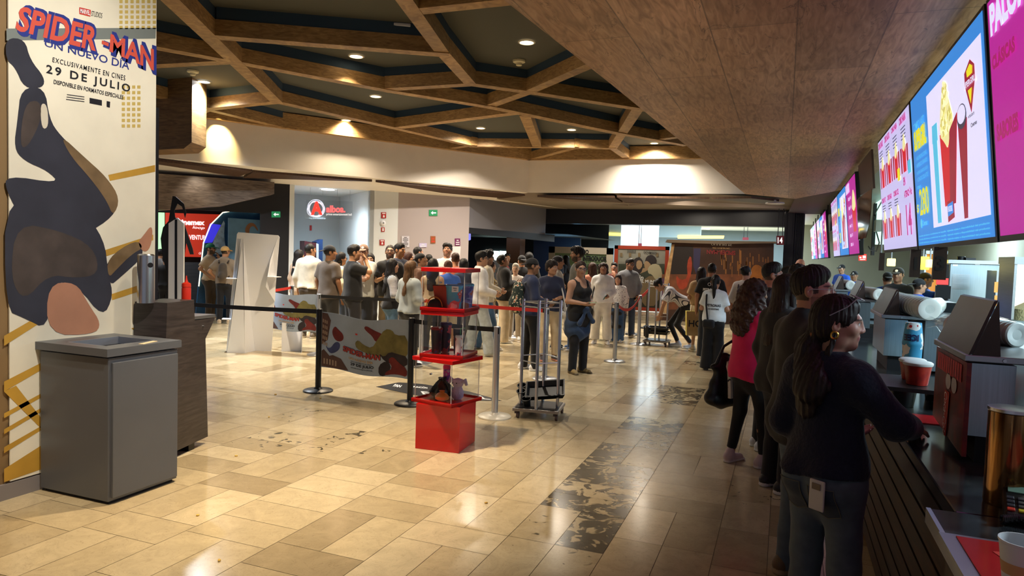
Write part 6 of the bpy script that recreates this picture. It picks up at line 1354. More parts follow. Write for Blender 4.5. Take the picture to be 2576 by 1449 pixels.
# ================================================================ PEOPLE: one smooth skin per body, one surface per garment
def axis(lo, hi, h, fine=()):
    o = [lo]; 
    while o[-1] < hi:
        p = o[-1]; st = h
        for a, b, f in fine:
            if a <= p <= b: st = min(st, f)
            elif p < a and p+st > a: st = min(st, max(f, a-p))
        o.append(p+st)
    return np.array(o)
def cap(a, b, ra, rb=None, k=.03, cut=False, X=None, ys=1., sub=False): return ('c', np.array(a, float), np.array(b, float), ra, ra if rb is None else rb, k, cut, X, ys, sub)
def ell(c, r, R=None, k=.03, sub=False): return ('e', np.array(c, float), np.array(r, float), R, k, sub)
def field(prims, h, fine=((),(),()), pad=.02, noise=None, cuts=()):
    lo = np.array([1e9]*3); hi = -lo
    bb = []
    for p in prims:
        if p[0] == 'c':
            r = max(p[3], p[4]); l = np.minimum(p[1], p[2])-r; u = np.maximum(p[1], p[2])+r; k, sub = p[5], p[9]
        else:
            r = p[2] if p[3] is None else np.full(3, p[2].max()); l = p[1]-r; u = p[1]+r; k, sub = p[4], p[5]
        bb.append((l, u, k, sub))
        if not sub: lo = np.minimum(lo, l); hi = np.maximum(hi, u)
    ax = [axis(lo[i]-pad-h, hi[i]+pad+h, h, fine[i]) for i in range(3)]
    F = np.full([len(a) for a in ax], .15, np.float32)
    for p, (l, u, k, sub) in zip(prims, bb):
        m = k+h*1.6+.004; s = []
        for i in range(3):
            a = np.searchsorted(ax[i], l[i]-m); b = np.searchsorted(ax[i], u[i]+m); s.append(slice(a, b))
        if any(q.stop-q.start < 1 for q in s): continue
        x = ax[0][s[0]][:,None,None]; y = ax[1][s[1]][None,:,None]; z = ax[2][s[2]][None,None,:]
        if p[0] == 'c':
            A, B = p[1], p[2]; d = B-A; L = np.linalg.norm(d)+1e-9; d = d/L
            X, Y, Z = x-A[0], y-A[1], z-A[2]; tt = X*d[0]+Y*d[1]+Z*d[2]; t = np.clip(tt, 0, L); X, Y, Z = X-t*d[0], Y-t*d[1], Z-t*d[2]
            r = p[3]+(p[4]-p[3])*t/L
            if p[8] != 1.:
                xa = p[7]; ya = np.cross(d, xa); ya = ya/(np.linalg.norm(ya)+1e-9); q = X*ya[0]+Y*ya[1]+Z*ya[2]; e = 1/p[8]**2-1
                D = np.sqrt(X*X+Y*Y+Z*Z+e*q*q); D = (D-r)*(.5+.5*p[8])
            else: D = np.sqrt(X*X+Y*Y+Z*Z)-r
            if p[6]: D = np.maximum(D, tt-L)
        else:
            c, r, R = p[1], p[2], p[3]; X, Y, Z = x-c[0], y-c[1], z-c[2]
            if R is not None: X, Y, Z = R[0,0]*X+R[1,0]*Y+R[2,0]*Z, R[0,1]*X+R[1,1]*Y+R[2,1]*Z, R[0,2]*X+R[1,2]*Y+R[2,2]*Z
            a = np.sqrt((X/r[0])**2+(Y/r[1])**2+(Z/r[2])**2); b = np.sqrt((X/r[0]**2)**2+(Y/r[1]**2)**2+(Z/r[2]**2)**2); D = a*(a-1)/(b+1e-6)
        G0 = F[s[0], s[1], s[2]]
        if sub: D = -D; hh = np.maximum(k-np.abs(G0-D), 0)/max(k,1e-6); F[s[0],s[1],s[2]] = np.maximum(G0, D)+hh*hh*k*.25
        else: hh = np.maximum(k-np.abs(G0-D), 0)/max(k,1e-6); F[s[0],s[1],s[2]] = np.minimum(G0, D)-hh*hh*k*.25
    if noise is not None:
        I = np.nonzero(np.abs(F) < .05); P = np.stack([ax[i][I[i]] for i in range(3)], 1); F[I] += noise(P)
    for fn in cuts: F = np.maximum(F, fn(ax[0][:,None,None], ax[1][None,:,None], ax[2][None,None,:]).astype(np.float32))
    return F, ax
CO = np.array([(i,j,k) for i in (0,1) for j in (0,1) for k in (0,1)])
EDG = [(a,b) for a in range(8) for b in range(a+1,8) if np.abs(CO[a]-CO[b]).sum() == 1]
def surf(F, ax):
    S_ = F < 0; n = S_.astype(np.int8); c = n[:-1]+n[1:]; c = c[:,:-1]+c[:,1:]; c = c[:,:,:-1]+c[:,:,1:]
    I = np.argwhere((c > 0) & (c < 8))
    if not len(I): return np.zeros((0,3)), []
    ids = np.full(c.shape, -1, np.int32); ids[tuple(I.T)] = np.arange(len(I))
    vals = np.stack([F[I[:,0]+o[0], I[:,1]+o[1], I[:,2]+o[2]] for o in CO], 1)
    pos = np.stack([np.stack([ax[d][I[:,d]+o[d]] for d in range(3)], 1) for o in CO], 1)
    acc = np.zeros((len(I),3)); cnt = np.zeros(len(I))
    for a, b in EDG:
        m = (vals[:,a] < 0) != (vals[:,b] < 0); t = vals[m,a]/(vals[m,a]-vals[m,b]); acc[m] += pos[m,a]+(pos[m,b]-pos[m,a])*t[:,None]; cnt[m] += 1
    V = acc/cnt[:,None]; fs = []
    for d in range(3):
        e, f = (d+1) % 3, (d+2) % 3
        A = np.take(S_, range(S_.shape[d]-1), d); B = np.take(S_, range(1, S_.shape[d]), d); J = np.argwhere(A != B)
        J = J[(J[:,e] > 0) & (J[:,f] > 0) & (J[:,e] < S_.shape[e]-1) & (J[:,f] < S_.shape[f]-1)]
        if not len(J): continue
        fl = A[tuple(J.T)]; q = []
        for de, df in ((-1,-1),(0,-1),(0,0),(-1,0)):
            K = J.copy(); K[:,e] += de; K[:,f] += df; q.append(ids[tuple(K.T)])
        q = np.stack(q, 1); q[~fl] = q[~fl][:, ::-1]; fs.append(q)
    f = np.concatenate(fs); lab = np.arange(len(V))      # keep the one largest shell
    for _ in range(200):
        m = lab[f].min(1); new = lab.copy()
        for k in range(4): np.minimum.at(new, f[:,k], m)
        new = new[new]
        if (new == lab).all(): break
        lab = new
    u, c = np.unique(lab[f[:,0]], return_counts=True)
    if len(u) > 1:
        f = f[lab[f[:,0]] == u[c.argmax()]]; keep = np.zeros(len(V), bool); keep[f.ravel()] = True; mp = np.cumsum(keep)-1; V = V[keep]; f = mp[f]
    return V, f
def relax(V, f, it):
    for _ in range(it):
        acc = np.zeros_like(V); cnt = np.zeros(len(V))
        for a, b in ((0,1),(1,2),(2,3),(3,0)):
            np.add.at(acc, f[:,a], V[f[:,b]]); np.add.at(acc, f[:,b], V[f[:,a]]); np.add.at(cnt, f[:,a], 1); np.add.at(cnt, f[:,b], 1)
        V = V*.5+.5*acc/np.maximum(cnt,1)[:,None]
    return V
def mesh_obj(name, V, f, mats, parent, s, cols=None, mi=None):
    me = bpy.data.meshes.new(name); me.vertices.add(len(V)); me.vertices.foreach_set('co', (V*s).astype('f').ravel())
    n = len(f); me.loops.add(4*n); me.loops.foreach_set('vertex_index', np.asarray(f, np.int32).ravel()); me.polygons.add(n)
    me.polygons.foreach_set('loop_start', np.arange(0, 4*n, 4, dtype=np.int32)); me.polygons.foreach_set('loop_total', np.full(n, 4, np.int32)); me.polygons.foreach_set('use_smooth', np.ones(n, bool))
    for m in (mats if isinstance(mats, (list, tuple)) else [mats]): me.materials.append(m)
    if mi is not None: me.polygons.foreach_set('material_index', mi.astype(np.int32))
    me.update(); me.validate()
    if cols is not None:
        a = me.color_attributes.new('tint', 'FLOAT_COLOR', 'POINT'); a.data.foreach_set('color', np.concatenate([cols, np.ones((len(cols),1))], 1).astype('f').ravel())
    o = bpy.data.objects.new(name, me); COL.objects.link(o); o.parent = parent; return o
def skin_fn(nt, b):
    a = nt.nodes.new('ShaderNodeAttribute'); a.attribute_name = 'tint'; nt.links.new(a.outputs['Color'], b.inputs['Base Color']); b.inputs['Roughness'].default_value = .48; b.inputs['Specular IOR Level'].default_value = .35
SKIN = node_mat('skin', skin_fn)
def cloth(h, key='', rough=.85, nz=.10, sc=14, bump=.25): return mat('cloth_'+h+key, hx(h), rough, noise=nz, nscale=sc, bump=bump, sheen=.15)
def hairmat(h):
    def fn(nt, b):
        N = nt.nodes.new; L = nt.links.new; tc = N('ShaderNodeTexCoord'); mp = N('ShaderNodeMapping'); mp.inputs['Scale'].default_value = (60,60,7); n = N('ShaderNodeTexNoise'); n.inputs['Scale'].default_value = 2; n.inputs['Detail'].default_value = 4
        L(tc.outputs['Object'], mp.inputs[0]); L(mp.outputs[0], n.inputs[0]); r = N('ShaderNodeValToRGB'); c = hx(h); e = r.color_ramp.elements; e[0].position = .3; e[0].color = (*[q*.5 for q in c],1); e[1].position = .75; e[1].color = (*[min(1,q*1.7+.004) for q in c],1)
        L(n.outputs[0], r.inputs[0]); L(r.outputs[0], b.inputs['Base Color']); b.inputs['Roughness'].default_value = .55; b.inputs['Specular IOR Level'].default_value = .3; bp = N('ShaderNodeBump'); bp.inputs['Strength'].default_value = .6; bp.inputs['Distance'].default_value = .004; L(n.outputs[0], bp.inputs['Height']); L(bp.outputs[0], b.inputs['Normal'])
    return node_mat('hair_'+h, fn)
def stripes(name, c1, c2, freq, axis_=2, thr=.5, rough=.85):
    def fn(nt, b):
        N = nt.nodes.new; L = nt.links.new; tc = N('ShaderNodeTexCoord'); sx = N('ShaderNodeSeparateXYZ'); L(tc.outputs['Object'], sx.inputs[0]); m = N('ShaderNodeMath'); m.operation = 'MULTIPLY'; m.inputs[1].default_value = freq; L(sx.outputs[axis_], m.inputs[0])
        f = N('ShaderNodeMath'); f.operation = 'FRACT'; L(m.outputs[0], f.inputs[0]); g = N('ShaderNodeMath'); g.operation = 'GREATER_THAN'; g.inputs[1].default_value = thr; L(f.outputs[0], g.inputs[0]); x = N('ShaderNodeMix'); x.data_type = 'RGBA'; L(g.outputs[0], x.inputs[0]); x.inputs[6].default_value = (*hx(c1),1); x.inputs[7].default_value = (*hx(c2),1); L(x.outputs[2], b.inputs['Base Color']); b.inputs['Roughness'].default_value = rough
    return node_mat(name, fn)
RES = {'n': (.014,.0045,.0105), 'm': (.018,.007,.014), 'f': (.024,.0092,.019), 'ff': (.028,.012,.024)}
ARMS = {'down': ((.235,-.035,1.14),(.245,.045,.89),(-1,0,0),.35), 'bent': ((.225,-.02,1.13),(.07,.215,1.10),(0,-.5,.8),.5), 'phone': ((.215,.0,1.13),(.09,.24,1.19),(-.4,-.6,.6),.9),
 'face': ((.23,.20,1.33),(.07,.19,1.50),(-.3,-1,0),.6), 'chin': ((.16,.2,1.2),(.05,.17,1.44),(-.2,-1,0),.9), 'cross': ((.235,.05,1.15),(-.03,.195,1.16),(0,-1,0),.3), 'pocket': ((.28,-.07,1.15),(.195,.06,.94),(-1,0,0),.8),
 'counter': ((.25,.08,1.13),(.20,.33,1.06),(0,0,-1),.3), 'hip': ((.31,-.1,1.18),(.19,.05,1.02),(-1,0,0),.6), 'hold': ((.225,.0,1.13),(.13,.24,1.05),(-1,.2,.3),1.2), 'back': ((.26,-.12,1.16),(.10,-.17,1.0),(0,1,0),.6), 'up': ((.26,.18,1.36),(.16,.24,1.6),(0,.6,0),.8)}
TIMES = []
def person(px, crown, dep, rel, label, res='f', group=None, sk='b98765', fem=0, w=1., bust=None, belly=0., lean=0., head=(0,0,0), arms=('down','down'), step=.0, foot=.11,
           hair='short', hc='14100e', beard=0., shirt=None, pants=None, shoes=('e8e8ea','f2f2f2'), capc=None, capback=False, glasses=None, H=None, dress=None, jacket=None, twist=0., xy=None, knees=0., lips='9c5a4c', emblem=None, beanie=None, vest=None):
    pos = DP(px, 650, dep) if xy is None else np.array([*xy, 0.])
    if H is None: H = CAMZ + ray(px, crown)[2]*dep - (.025 if capc or beanie else .012)
    s = H/1.75; rz = math.radians(21+rel) - math.atan((px-PW/2)/PF)
    root = thing('person', label, 'person', (pos[0], pos[1], 0), group, rz)
    hC, hF, hG = [q/s for q in RES[res]]; fem = float(fem); bust = fem if bust is None else bust
    P0 = np.array([0,0,.96-knees*.1]); la = math.radians(lean); Rl = np.array(Matrix.Rotation(-la, 3, 'X')); Rt = np.array(Matrix.Rotation(math.radians(twist), 3, 'Z')); RT = Rl @ Rt
    drop = np.array([0,0,-knees*.1])
    def T(p): p = np.array(p, float); return P0 + RT @ (p-np.array([0,0,.96]))
    Xa = RT @ np.array([1.,0,0]); X0 = np.array([1.,0,0])
    nb_ = T((0,-.015,1.48)); hy, hp, hr = [math.radians(q) for q in head]
    HM = RT @ np.array(Matrix.Rotation(hy,3,'Z') @ Matrix.Rotation(-hp,3,'X') @ Matrix.Rotation(hr,3,'Y'))
    HCn = nb_ + RT @ np.array([0,.012,.03]) + HM @ np.array([0,.012,.120])
    def h2(p): return HCn + HM @ np.array(p, float)
    fw_ = 1-.07*fem
    # joints
    sh = [T((q*.158*fw_*(.6+.4*w), -.02, 1.385)) for q in (-1,1)]; el = []; wr = []; hn = []; cu = []
    for i, q in enumerate((-1,1)):
        a = ARMS[arms[i]] if isinstance(arms[i], str) else arms[i]
        k = .9+.1*w
        el.append(T((q*a[0][0]*k, a[0][1], a[0][2]))); wr.append(T((q*a[1][0]*k, a[1][1], a[1][2]))); hn.append(RT @ np.array([q*a[2][0], a[2][1], a[2][2]], float)); cu.append(a[3])
    hip = [np.array([q*.088, 0, .91])+drop for q in (-1,1)]; an = [np.array([q*foot, (-1 if i == 0 else 1)*step*.5, .085]) for i, q in enumerate((-1,1))]
    kn = [(hip[i]+an[i])/2 + np.array([0, .022+knees*.5, .01]) for i in (0,1)]
    def torso(o, up=True):
        L = []; hipr = (.158+.016*fem)*w+o; wa = (.146-.022*fem)*w+o; ch = (.163-.012*fem)*w+o
        L += [cap(T((0,0,.90)), T((0,0,.99)), hipr, hipr*.97, .04, X=Xa, ys=.70), cap(T((0,0,1.0)), T((0,0,1.13)), hipr*.93, wa, .05, X=Xa, ys=.72), cap(T((0,-.005,1.13)), T((0,-.012,1.33)), wa, ch, .05, X=Xa, ys=.66)]
        for q in (-1,1):
            L.append(ell(T((q*.07,-.075,.905)), (.085*w+o,.085+o,.09+o), RT, .05))
            if bust: L.append(ell(T((q*.07,.088,1.285)), (.066*w+o,.062+o,.066+o), RT, .05))
        if belly: L.append(ell(T((0,.055+.05*belly,1.08)), (.135*w+o,.085+.04*belly+o,.14+o), RT, .06))
        if up: L += [cap(T((-.115*fw_,-.02,1.385)), T((.115*fw_,-.02,1.385)), .055+o, None, .06), cap(T((0,-.02,1.37)), T((0,-.018,1.47)), .09+o, .058+o*.6, .05)]
        return L
    hd = []
    e_ = lambda c, r, k, sub=False: ell(h2(c), r, HM, k, sub)
    c_ = lambda a, b, ra, rb, k, sub=False: cap(h2(a), h2(b), ra, rb, k, sub=sub)
    jw = 1-.07*fem
    hd += [cap(nb_-RT@np.array([0,0,.03]), h2((0,-.022,-.05)), .058-.008*fem, .050-.006*fem, .03), e_((0,-.012,.03), (.076,.094,.09), .03), e_((0,.022,-.035), (.058*jw,.072,.083), .04), e_((0,.066,-.096), (.026*jw,.024,.022), .03),
        e_((-.043,.058,-.02), (.024,.026,.024), .03), e_((.043,.058,-.02), (.024,.026,.024), .03), c_((-.03,.082,.026), (.03,.082,.026), .013, .013, .025), e_((-.046,.01,-.07), (.016,.03,.03), .03), e_((.046,.01,-.07), (.016,.03,.03), .03)]
    if res != 'ff':
        hd += [e_((-.031,.101,.007), (.018,.016,.012), .012, True), e_((.031,.101,.007), (.018,.016,.012), .012, True), e_((-.031,.079,.006), (.0135,.0135,.0125), .004), e_((.031,.079,.006), (.0135,.0135,.0125), .004)]
    hd += [c_((0,.094,.012), (0,.113-.006*fem,-.022), .0085, .0135-.0025*fem, .016), e_((-.012,.098,-.027), (.010,.011,.008), .01), e_((.012,.098,-.027), (.010,.011,.008), .01), e_((0,.086,-.053), (.023,.012,.0075), .008), e_((0,.084,-.066), (.019,.012,.0075), .008)]
    for q in (-1,1): hd += [e_((q*.079,-.012,-.004), (.011,.021,.031), .012), e_((q*.088,-.004,-.002), (.007,.010,.016), .008, True)]
    # hands
    hands = []; hbox = []
    for i, q in enumerate((-1,1)):
        d = wr[i]-el[i]; d /= np.linalg.norm(d); n = hn[i]-d*np.dot(hn[i], d); n /= np.linalg.norm(n)+1e-9; wv = np.cross(d, n)*q   # thumb side = -wv
        W = wr[i]; hs = 1-.08*fem; c = cu[i]
        th = np.cross(n, d)*(1 if q > 0 else -1)
        if np.dot(th, RT@np.array([0,1.,.4])) < 0: th = -th
        hands += [cap(W, W+d*.03*hs, .026*hs, .03*hs, .02), cap(W+d*.045*hs+th*.022*hs, W+d*.085*hs+th*.024*hs, .0165*hs, .0135*hs, .02), cap(W+d*.045*hs-th*.0, W+d*.09*hs, .0165*hs, .0135*hs, .02), cap(W+d*.045*hs-th*.022*hs, W+d*.08*hs-th*.026*hs, .0165*hs, .013*hs, .02)]
        for j, (off, ln) in enumerate(((.030,.068),(.010,.076),(-.010,.070),(-.029,.055))):
            b = W+d*(.092-.006*abs(j-1))*hs+th*off*hs; ang = c*(.55+.12*j); p = b
            for k_, (f, r0, r1) in enumerate(((.45,.0092,.0085),(.32,.0085,.008),(.24,.008,.0066))):
                an_ = ang*(k_+.6); p2 = p+(d*math.cos(an_)+n*math.sin(an_)+th*off*.8*(1-c*.5))*ln*f*hs; hands.append(cap(p, p2, r0*hs, r1*hs, .006)); p = p2
        b = W+d*.028*hs+th*.026*hs; p1 = b+(d*.5+th*.75+n*.35)*.042*hs; p2 = p1+(d*.85+th*.25+n*(.3+.4*c))*.032*hs
        hands += [cap(b, p1, .0135*hs, .011*hs, .015), cap(p1, p2, .010*hs, .008*hs, .006)]
        cc = W+d*.09*hs; hbox.append(cc)
    limbs = []
    for i in (0,1):
        limbs += [cap(sh[i], el[i], .048*w, .038*(.5+.5*w), .04), cap(el[i], wr[i], .040*(.5+.5*w), .026, .02), ell(sh[i], (.052*w,)*3, None, .05), cap(hip[i], kn[i], .072*w, .045, .04), cap(kn[i], an[i], .045, .031, .03), ell(kn[i]+(an[i]-kn[i])*.3+np.array([0,-.015,0]), (.038,.040,.09), None, .03), cap(an[i], an[i]+[0,0,-.04], .031, .031, .02)]
    B = torso(-.012 if not shirt or shirt.get('sleeve') != 'none' else -.004)+limbs+hd+hands
    fine = [[], [], []]
    for cc, r in [(h2((0,.01,0)), .125)]+[(q, .085) for q in hbox]:
        for a in range(3): fine[a].append((cc[a]-r, cc[a]+r, hF))
    F, ax = field(B, hC, fine); V, f = surf(F, ax); V = relax(V, f, 1) if res in ('n','m') else V
    base = np.array(hx(sk)); cols = np.tile(base, (len(V),1)); q = (V-HCn) @ HM
    x, y, z = q[:,0], q[:,1], q[:,2]; A = np.abs(x); hcol = np.array(hx(hc))
    def blend(m, c, a=1.): cols[m] = cols[m]*(1-a)+np.array(c)*a
    inhead = (A < .1) & (np.abs(z) < .14) & (np.abs(y) < .13)
    if beard: blend(inhead & (z > -.125) & ((z < -.073) | ((A > .042) & (z < -.03) & (y > .0) & (y < .075)) | ((A < .032) & (np.abs(z+.043) < .006) & (y > .08)) | ((A > .025) & (z < -.05))) & (y > .0), hcol*.8+.012, beard)
    blend(inhead & (y > .07) & (((A/.024)**2+((z+.0595)/.0135)**2) < 1), hx(lips), .75)
    if hair != 'bald': blend(inhead & ((z > .082) | ((y < -.01) & (z > -.05)) | ((A > .06) & (y < .035) & (z > -.012))) & ((A < .0785) | (z > .03) | (y < -.05)), hcol, .88)
    dx = A-.031; 
    blend(inhead & (y > .055) & ((np.abs(dx+.0) < .024) & (np.abs(z-.0265-.12*(.02-np.abs(dx+.004))) < .0045)), hcol*.8, .85)
    eye = inhead & (y > .06) & (((dx/.0155)**2+((z-.0065)/.0078)**2) < 1); blend(inhead & (y > .06) & (((dx/.018)**2+((z-.009)/.0095)**2) < 1), np.array(hx('3a2a24')), .75); blend(eye, hx('cfc8c2'), .9)
    blend(eye & ((dx**2+(z-.0065)**2) < .0062**2), hx('1e1310'), 1.)
    mesh_obj('body', V, f, SKIN, root, s, cols)
    rr_ = random.Random(hash(label) % 1000 if False else sum(map(ord, label))); ph = np.array([rr_.uniform(0,6) for _ in range(9)])
    def wrinkle(amp):
        def fn(P):
            a = np.sin(P[:,2]*27+ph[0]+3*np.sin(P[:,0]*9+ph[1])+2*np.sin(P[:,1]*11+ph[2])); b = np.sin((P[:,0]+P[:,2]*.7)*31+ph[3]+2*np.sin(P[:,2]*13+ph[4])); return amp*(a*.6+b*.5)
        return fn
    def zcut(zz, below): # plane in the torso's own frame
        Ri = RT.T
        def fn(X, Y, Z):
            zl = .96 + Ri[2,0]*(X-P0[0])+Ri[2,1]*(Y-P0[1])+Ri[2,2]*(Z-P0[2]); w_ = .012*np.sin(X*17+ph[5]); return (zl-zz) if below else (zz+w_-zl)
        return fn
    def garment(name, m, o, sleeve, hem, neck, loose, h=None, openf=False, wr_=.0022, mats=None):
        L = torso(o)
        if loose: L.append(cap(T((0,.005,hem-.05)), T((0,-.005,1.30)), (.168+.010*fem)*w+o+loose, .160*w+o, .05, X=Xa, ys=.74))
        for i in (0,1):
            d = el[i]-sh[i]
            if sleeve in ('none','tight'): continue
            L.append(ell(sh[i], (.056*w+o,)*3, None, .05))
            if sleeve == 'short': L.append(cap(sh[i], sh[i]+d*.78, .060*w+o, .058*w+o+.010, .04, True))
            elif sleeve == 'elbow': L.append(cap(sh[i], el[i], .060*w+o, .055+o, .04)); L.append(cap(el[i], el[i]+(wr[i]-el[i])*.25, .055+o, .05+o, .03, True))
            else: L.append(cap(sh[i], el[i], .056*w+o, .049*(.5+.5*w)+o, .04)); L.append(cap(el[i], wr[i]+(wr[i]-el[i])*.02, .049*(.5+.5*w)+o, .034+o, .03, True))
        nk = T((0,.0,1.515))
        if neck == 'crew': L.append(ell(nk, (.068,.075,.052), RT, .01, True))
        elif neck == 'v': L += [ell(nk, (.068,.075,.052), RT, .01, True), cap(T((0,.10,1.49)), T((0,.135,1.38)), .05, .012, .01, sub=True)]
        elif neck == 'scoop': L += [ell(T((0,.03,1.50)), (.105,.11,.10), RT, .01, True), ell(T((0,.12,1.43)), (.085,.07,.10), RT, .01, True)]
        elif neck == 'collar': L += [cap(T((0,-.012,1.455)), T((0,.0,1.505)), .074, .070, .012), ell(T((0,.01,1.53)), (.058,.062,.045), RT, .008, True)]
        elif neck == 'hood': L += [cap(T((-.05,-.075,1.46)), T((.05,-.075,1.46)), .055, .055, .03), ell(T((0,.01,1.525)), (.066,.072,.055), RT, .01, True)]
        if sleeve == 'none':
            for i, qq in enumerate((-1,1)): L.append(ell(T((qq*.205,-.01,1.40)), (.075,.13,.12), RT, .015, True))
        if openf: L.append(cap(T((0,.2,hem-.2)), T((0,.17,1.5)), .075, .05, .01, sub=True))
        F, ax = field(L, h or hG, noise=wrinkle(wr_), cuts=[zcut(hem, False)]); V, f = surf(F, ax); V = relax(V, f, 1)
        return mesh_obj(name, V, f, m, root, s)
    if shirt:
        d = dict(o=.012, sleeve='tight' if jacket else 'short', hem=.90, neck='crew', loose=.0); d.update({k: v for k, v in shirt.items() if k != 'm'}); shirt_o = garment('shirt', shirt['m'], **d)
    else: shirt_o = None
    if vest: d = dict(o=.02, sleeve='none', hem=.95, neck='v', loose=0.); d.update({k: v for k, v in vest.items() if k != 'm'}); garment('vest', vest['m'], **d)
    if jacket: d = dict(o=.026, sleeve='long', hem=.86, neck='crew', loose=.015, openf=True); d.update({k: v for k, v in jacket.items() if k != 'm'}); shirt_o = garment('jacket', jacket['m'], **d)
    if dress:
        L = torso(.012)+[cap(T((0,0,1.0)), np.array([0,.0,dress.get('hem',.35)]), .15*w, dress.get('r',.24), .06, X=X0, ys=.78)]
        for i in (0,1):
            if dress.get('sleeve') == 'long': L += [cap(sh[i], el[i], .062*w, .055, .04), cap(el[i], wr[i], .055, .042, .03, True)]
        L.append(ell(T((0,.02,1.51)), (.08,.09,.065), RT, .01, True)); F, ax = field(L, hG, noise=wrinkle(.003), cuts=[lambda X, Y, Z: dress.get('hem',.35)-Z+0*X+0*Y]); V, f = surf(F, ax); mesh_obj('dress', V, f, dress['m'], root, s)
    if pants:
        fit = pants.get('fit', 'straight'); rt, rk, ra = {'slim': (.088,.060,.046), 'straight': (.094,.072,.066), 'wide': (.098,.090,.108), 'baggy': (.104,.096,.098)}[fit]; hem = pants.get('hem', .03); L = torso(.008, False)[:7]
        for i in (0,1):
            e = an[i].copy(); e[2] = hem; L += [cap(hip[i], kn[i], rt*w, rk*(.6+.4*w), .05), cap(kn[i], e, rk*(.6+.4*w), ra, .03, True)]
        zc = pants.get('waist', 1.03); F, ax = field(L, hG, noise=wrinkle(.0026 if fit != 'slim' else .0015), cuts=[zcut(zc, True)]); V, f = surf(F, ax); V = relax(V, f, 1); mesh_obj('trousers', V, f, pants['m'], root, s)
    if shoes:
        for i, qq in enumerate((-1,1)):
            fd = nrm([qq*.22, 1, 0]); a = an[i].copy(); a[2] = 0
            L = [cap(a-fd*.045+[0,0,.05], a+fd*.125+[0,0,.034], .046, .034, .03), cap(a-fd*.02+[0,0,.06], a-fd*.015+[0,0,.105], .045, .042, .03), cap(a-fd*.045+[0,0,.012], a+fd*.15+[0,0,.012], .047, .040, .008, X=np.cross(fd,[0,0,1]), ys=.45)]
            F, ax = field(L, min(hG*.75,.0135), cuts=[lambda X, Y, Z: -Z+0*X+0*Y+.0005]); V, f = surf(F, ax); zc = V[f].mean(1)[:,2]; mesh_obj('shoe', V, f, [cloth(shoes[0],'s',.5,.05,20,.1), cloth(shoes[1],'s',.5,.05,20,.1)], root, s, mi=(zc < .03))
    if hair not in ('none','bald'):
        L = []; top = .0
        full = 0 if (capc or beanie) else 1
        tight = hair in ('buzz','pony','bun')
        e = .004 if hair == 'buzz' else (.007 if tight or hair in ('short','quiff') else .012)
        if hair in ('short','quiff'): L += [e_((0,-.014,.032), (.0785,.0965,.092), .02), e_((0,-.012,.064), (.080,.098,.070), .02)]
        else: L.append(e_((0,-.016,.034), (.077+e,.095+e,.092+e*.8), .02))
        if full and hair in ('short','quiff','long','bob'): L.append(e_((0,.008 if hair != 'quiff' else .022,.094), (.060,.068,.036 if hair != 'quiff' else .050), .03))
        if hair == 'messy': L += [e_((.02,.03,.09), (.07,.08,.055), .02), e_((-.03,.0,.1), (.06,.07,.045), .02), e_((0,-.06,.05), (.085,.06,.08), .03)]
        if hair == 'curlyshort': L += [e_((0,-.01,.06), (.098,.112,.092), .02), e_((0,-.06,-.02), (.088,.06,.07), .03)]
        if hair in ('long','longfront'):
            ln = -.36 if hair == 'long' else -.40
            L += [cap(h2((0,-.05,.02)), h2((0,-.075,-.16)), .088, .098, .03, X=HM@X0, ys=.62), cap(h2((0,-.075,-.16)), nb_+RT@np.array([0,-.115,ln+.13]), .10, .075, .03, X=HM@X0, ys=.45)]
            for q_ in (-1,1): L.append(cap(h2((q_*.072,-.005,.03)), h2((q_*.082,.005,-.15)), .024, .026, .02)); L.append(cap(h2((q_*.082,.0,-.15)), nb_+RT@np.array([q_*.09,.07 if hair == 'longfront' else -.05,-.17]), .028, .018, .02))
        if hair == 'bob': L += [cap(h2((0,-.025,.0)), h2((0,-.03,-.115)), .088, .094, .03, X=HM@X0, ys=.95)]
        if hair == 'bigcurl':
            L += [e_((0,-.02,.045), (.115,.118,.105), .03), e_((0,-.06,-.06), (.148,.115,.12), .04), e_((0,-.095,-.19), (.17,.115,.14), .04), e_((0,-.125,-.30), (.145,.085,.11), .04)]
            for q_ in (-1,1): L += [e_((q_*.10,.0,-.10), (.045,.055,.11), .03), e_((q_*.11,.01,-.22), (.04,.05,.09), .03)]
        if hair == 'afro': L += [e_((0,-.02,.05), (.112,.115,.1), .03), e_((0,-.05,-.05), (.118,.08,.09), .03)]
        if hair == 'pony': L += [cap(h2((0,-.095,.06)), h2((0,-.135,.03)), .026, .03, .02), cap(h2((0,-.135,.03)), h2((0,-.14,-.1)), .034, .042, .02), cap(h2((0,-.14,-.1)), h2((.0,-.13,-.30)), .042, .022, .02)]
        if hair == 'lowpony': L += [e_((0,-.05,-.02), (.082,.072,.08), .03), e_((0,.01,.09), (.066,.07,.036), .03), cap(h2((0,-.10,-.06)), h2((0,-.12,-.12)), .045, .06, .02, X=HM@X0, ys=.7), cap(h2((0,-.12,-.12)), nb_+RT@np.array([.0,-.13,-.13]), .065, .085, .02, X=X0, ys=.5), cap(nb_+RT@np.array([0,-.13,-.13]), nb_+RT@np.array([-.02,-.13,-.24]), .085, .05, .02, X=X0, ys=.4), cap(h2((.07,.0,-.02)), h2((.075,-.03,-.13)), .012, .014, .01), cap(h2((.075,-.03,-.13)), nb_+RT@np.array([.07,-.07,-.12]), .014, .008, .01)]
        if hair == 'bun': L += [e_((0,-.105,.065), (.046,.044,.044), .012)]
        if hair == 'halfup': L += [cap(h2((0,-.10,.055)), h2((0,-.115,-.04)), .03, .036, .02), cap(h2((0,-.04,.0)), h2((0,-.06,-.13)), .084, .09, .03, X=HM@X0, ys=.7), cap(h2((0,-.06,-.13)), nb_+RT@np.array([0,-.11,-.22]), .09, .06, .03, X=HM@X0, ys=.45)]
        hl = .132 if hair in ('quiff','buzz','pony','bun','lowpony','short') else .118
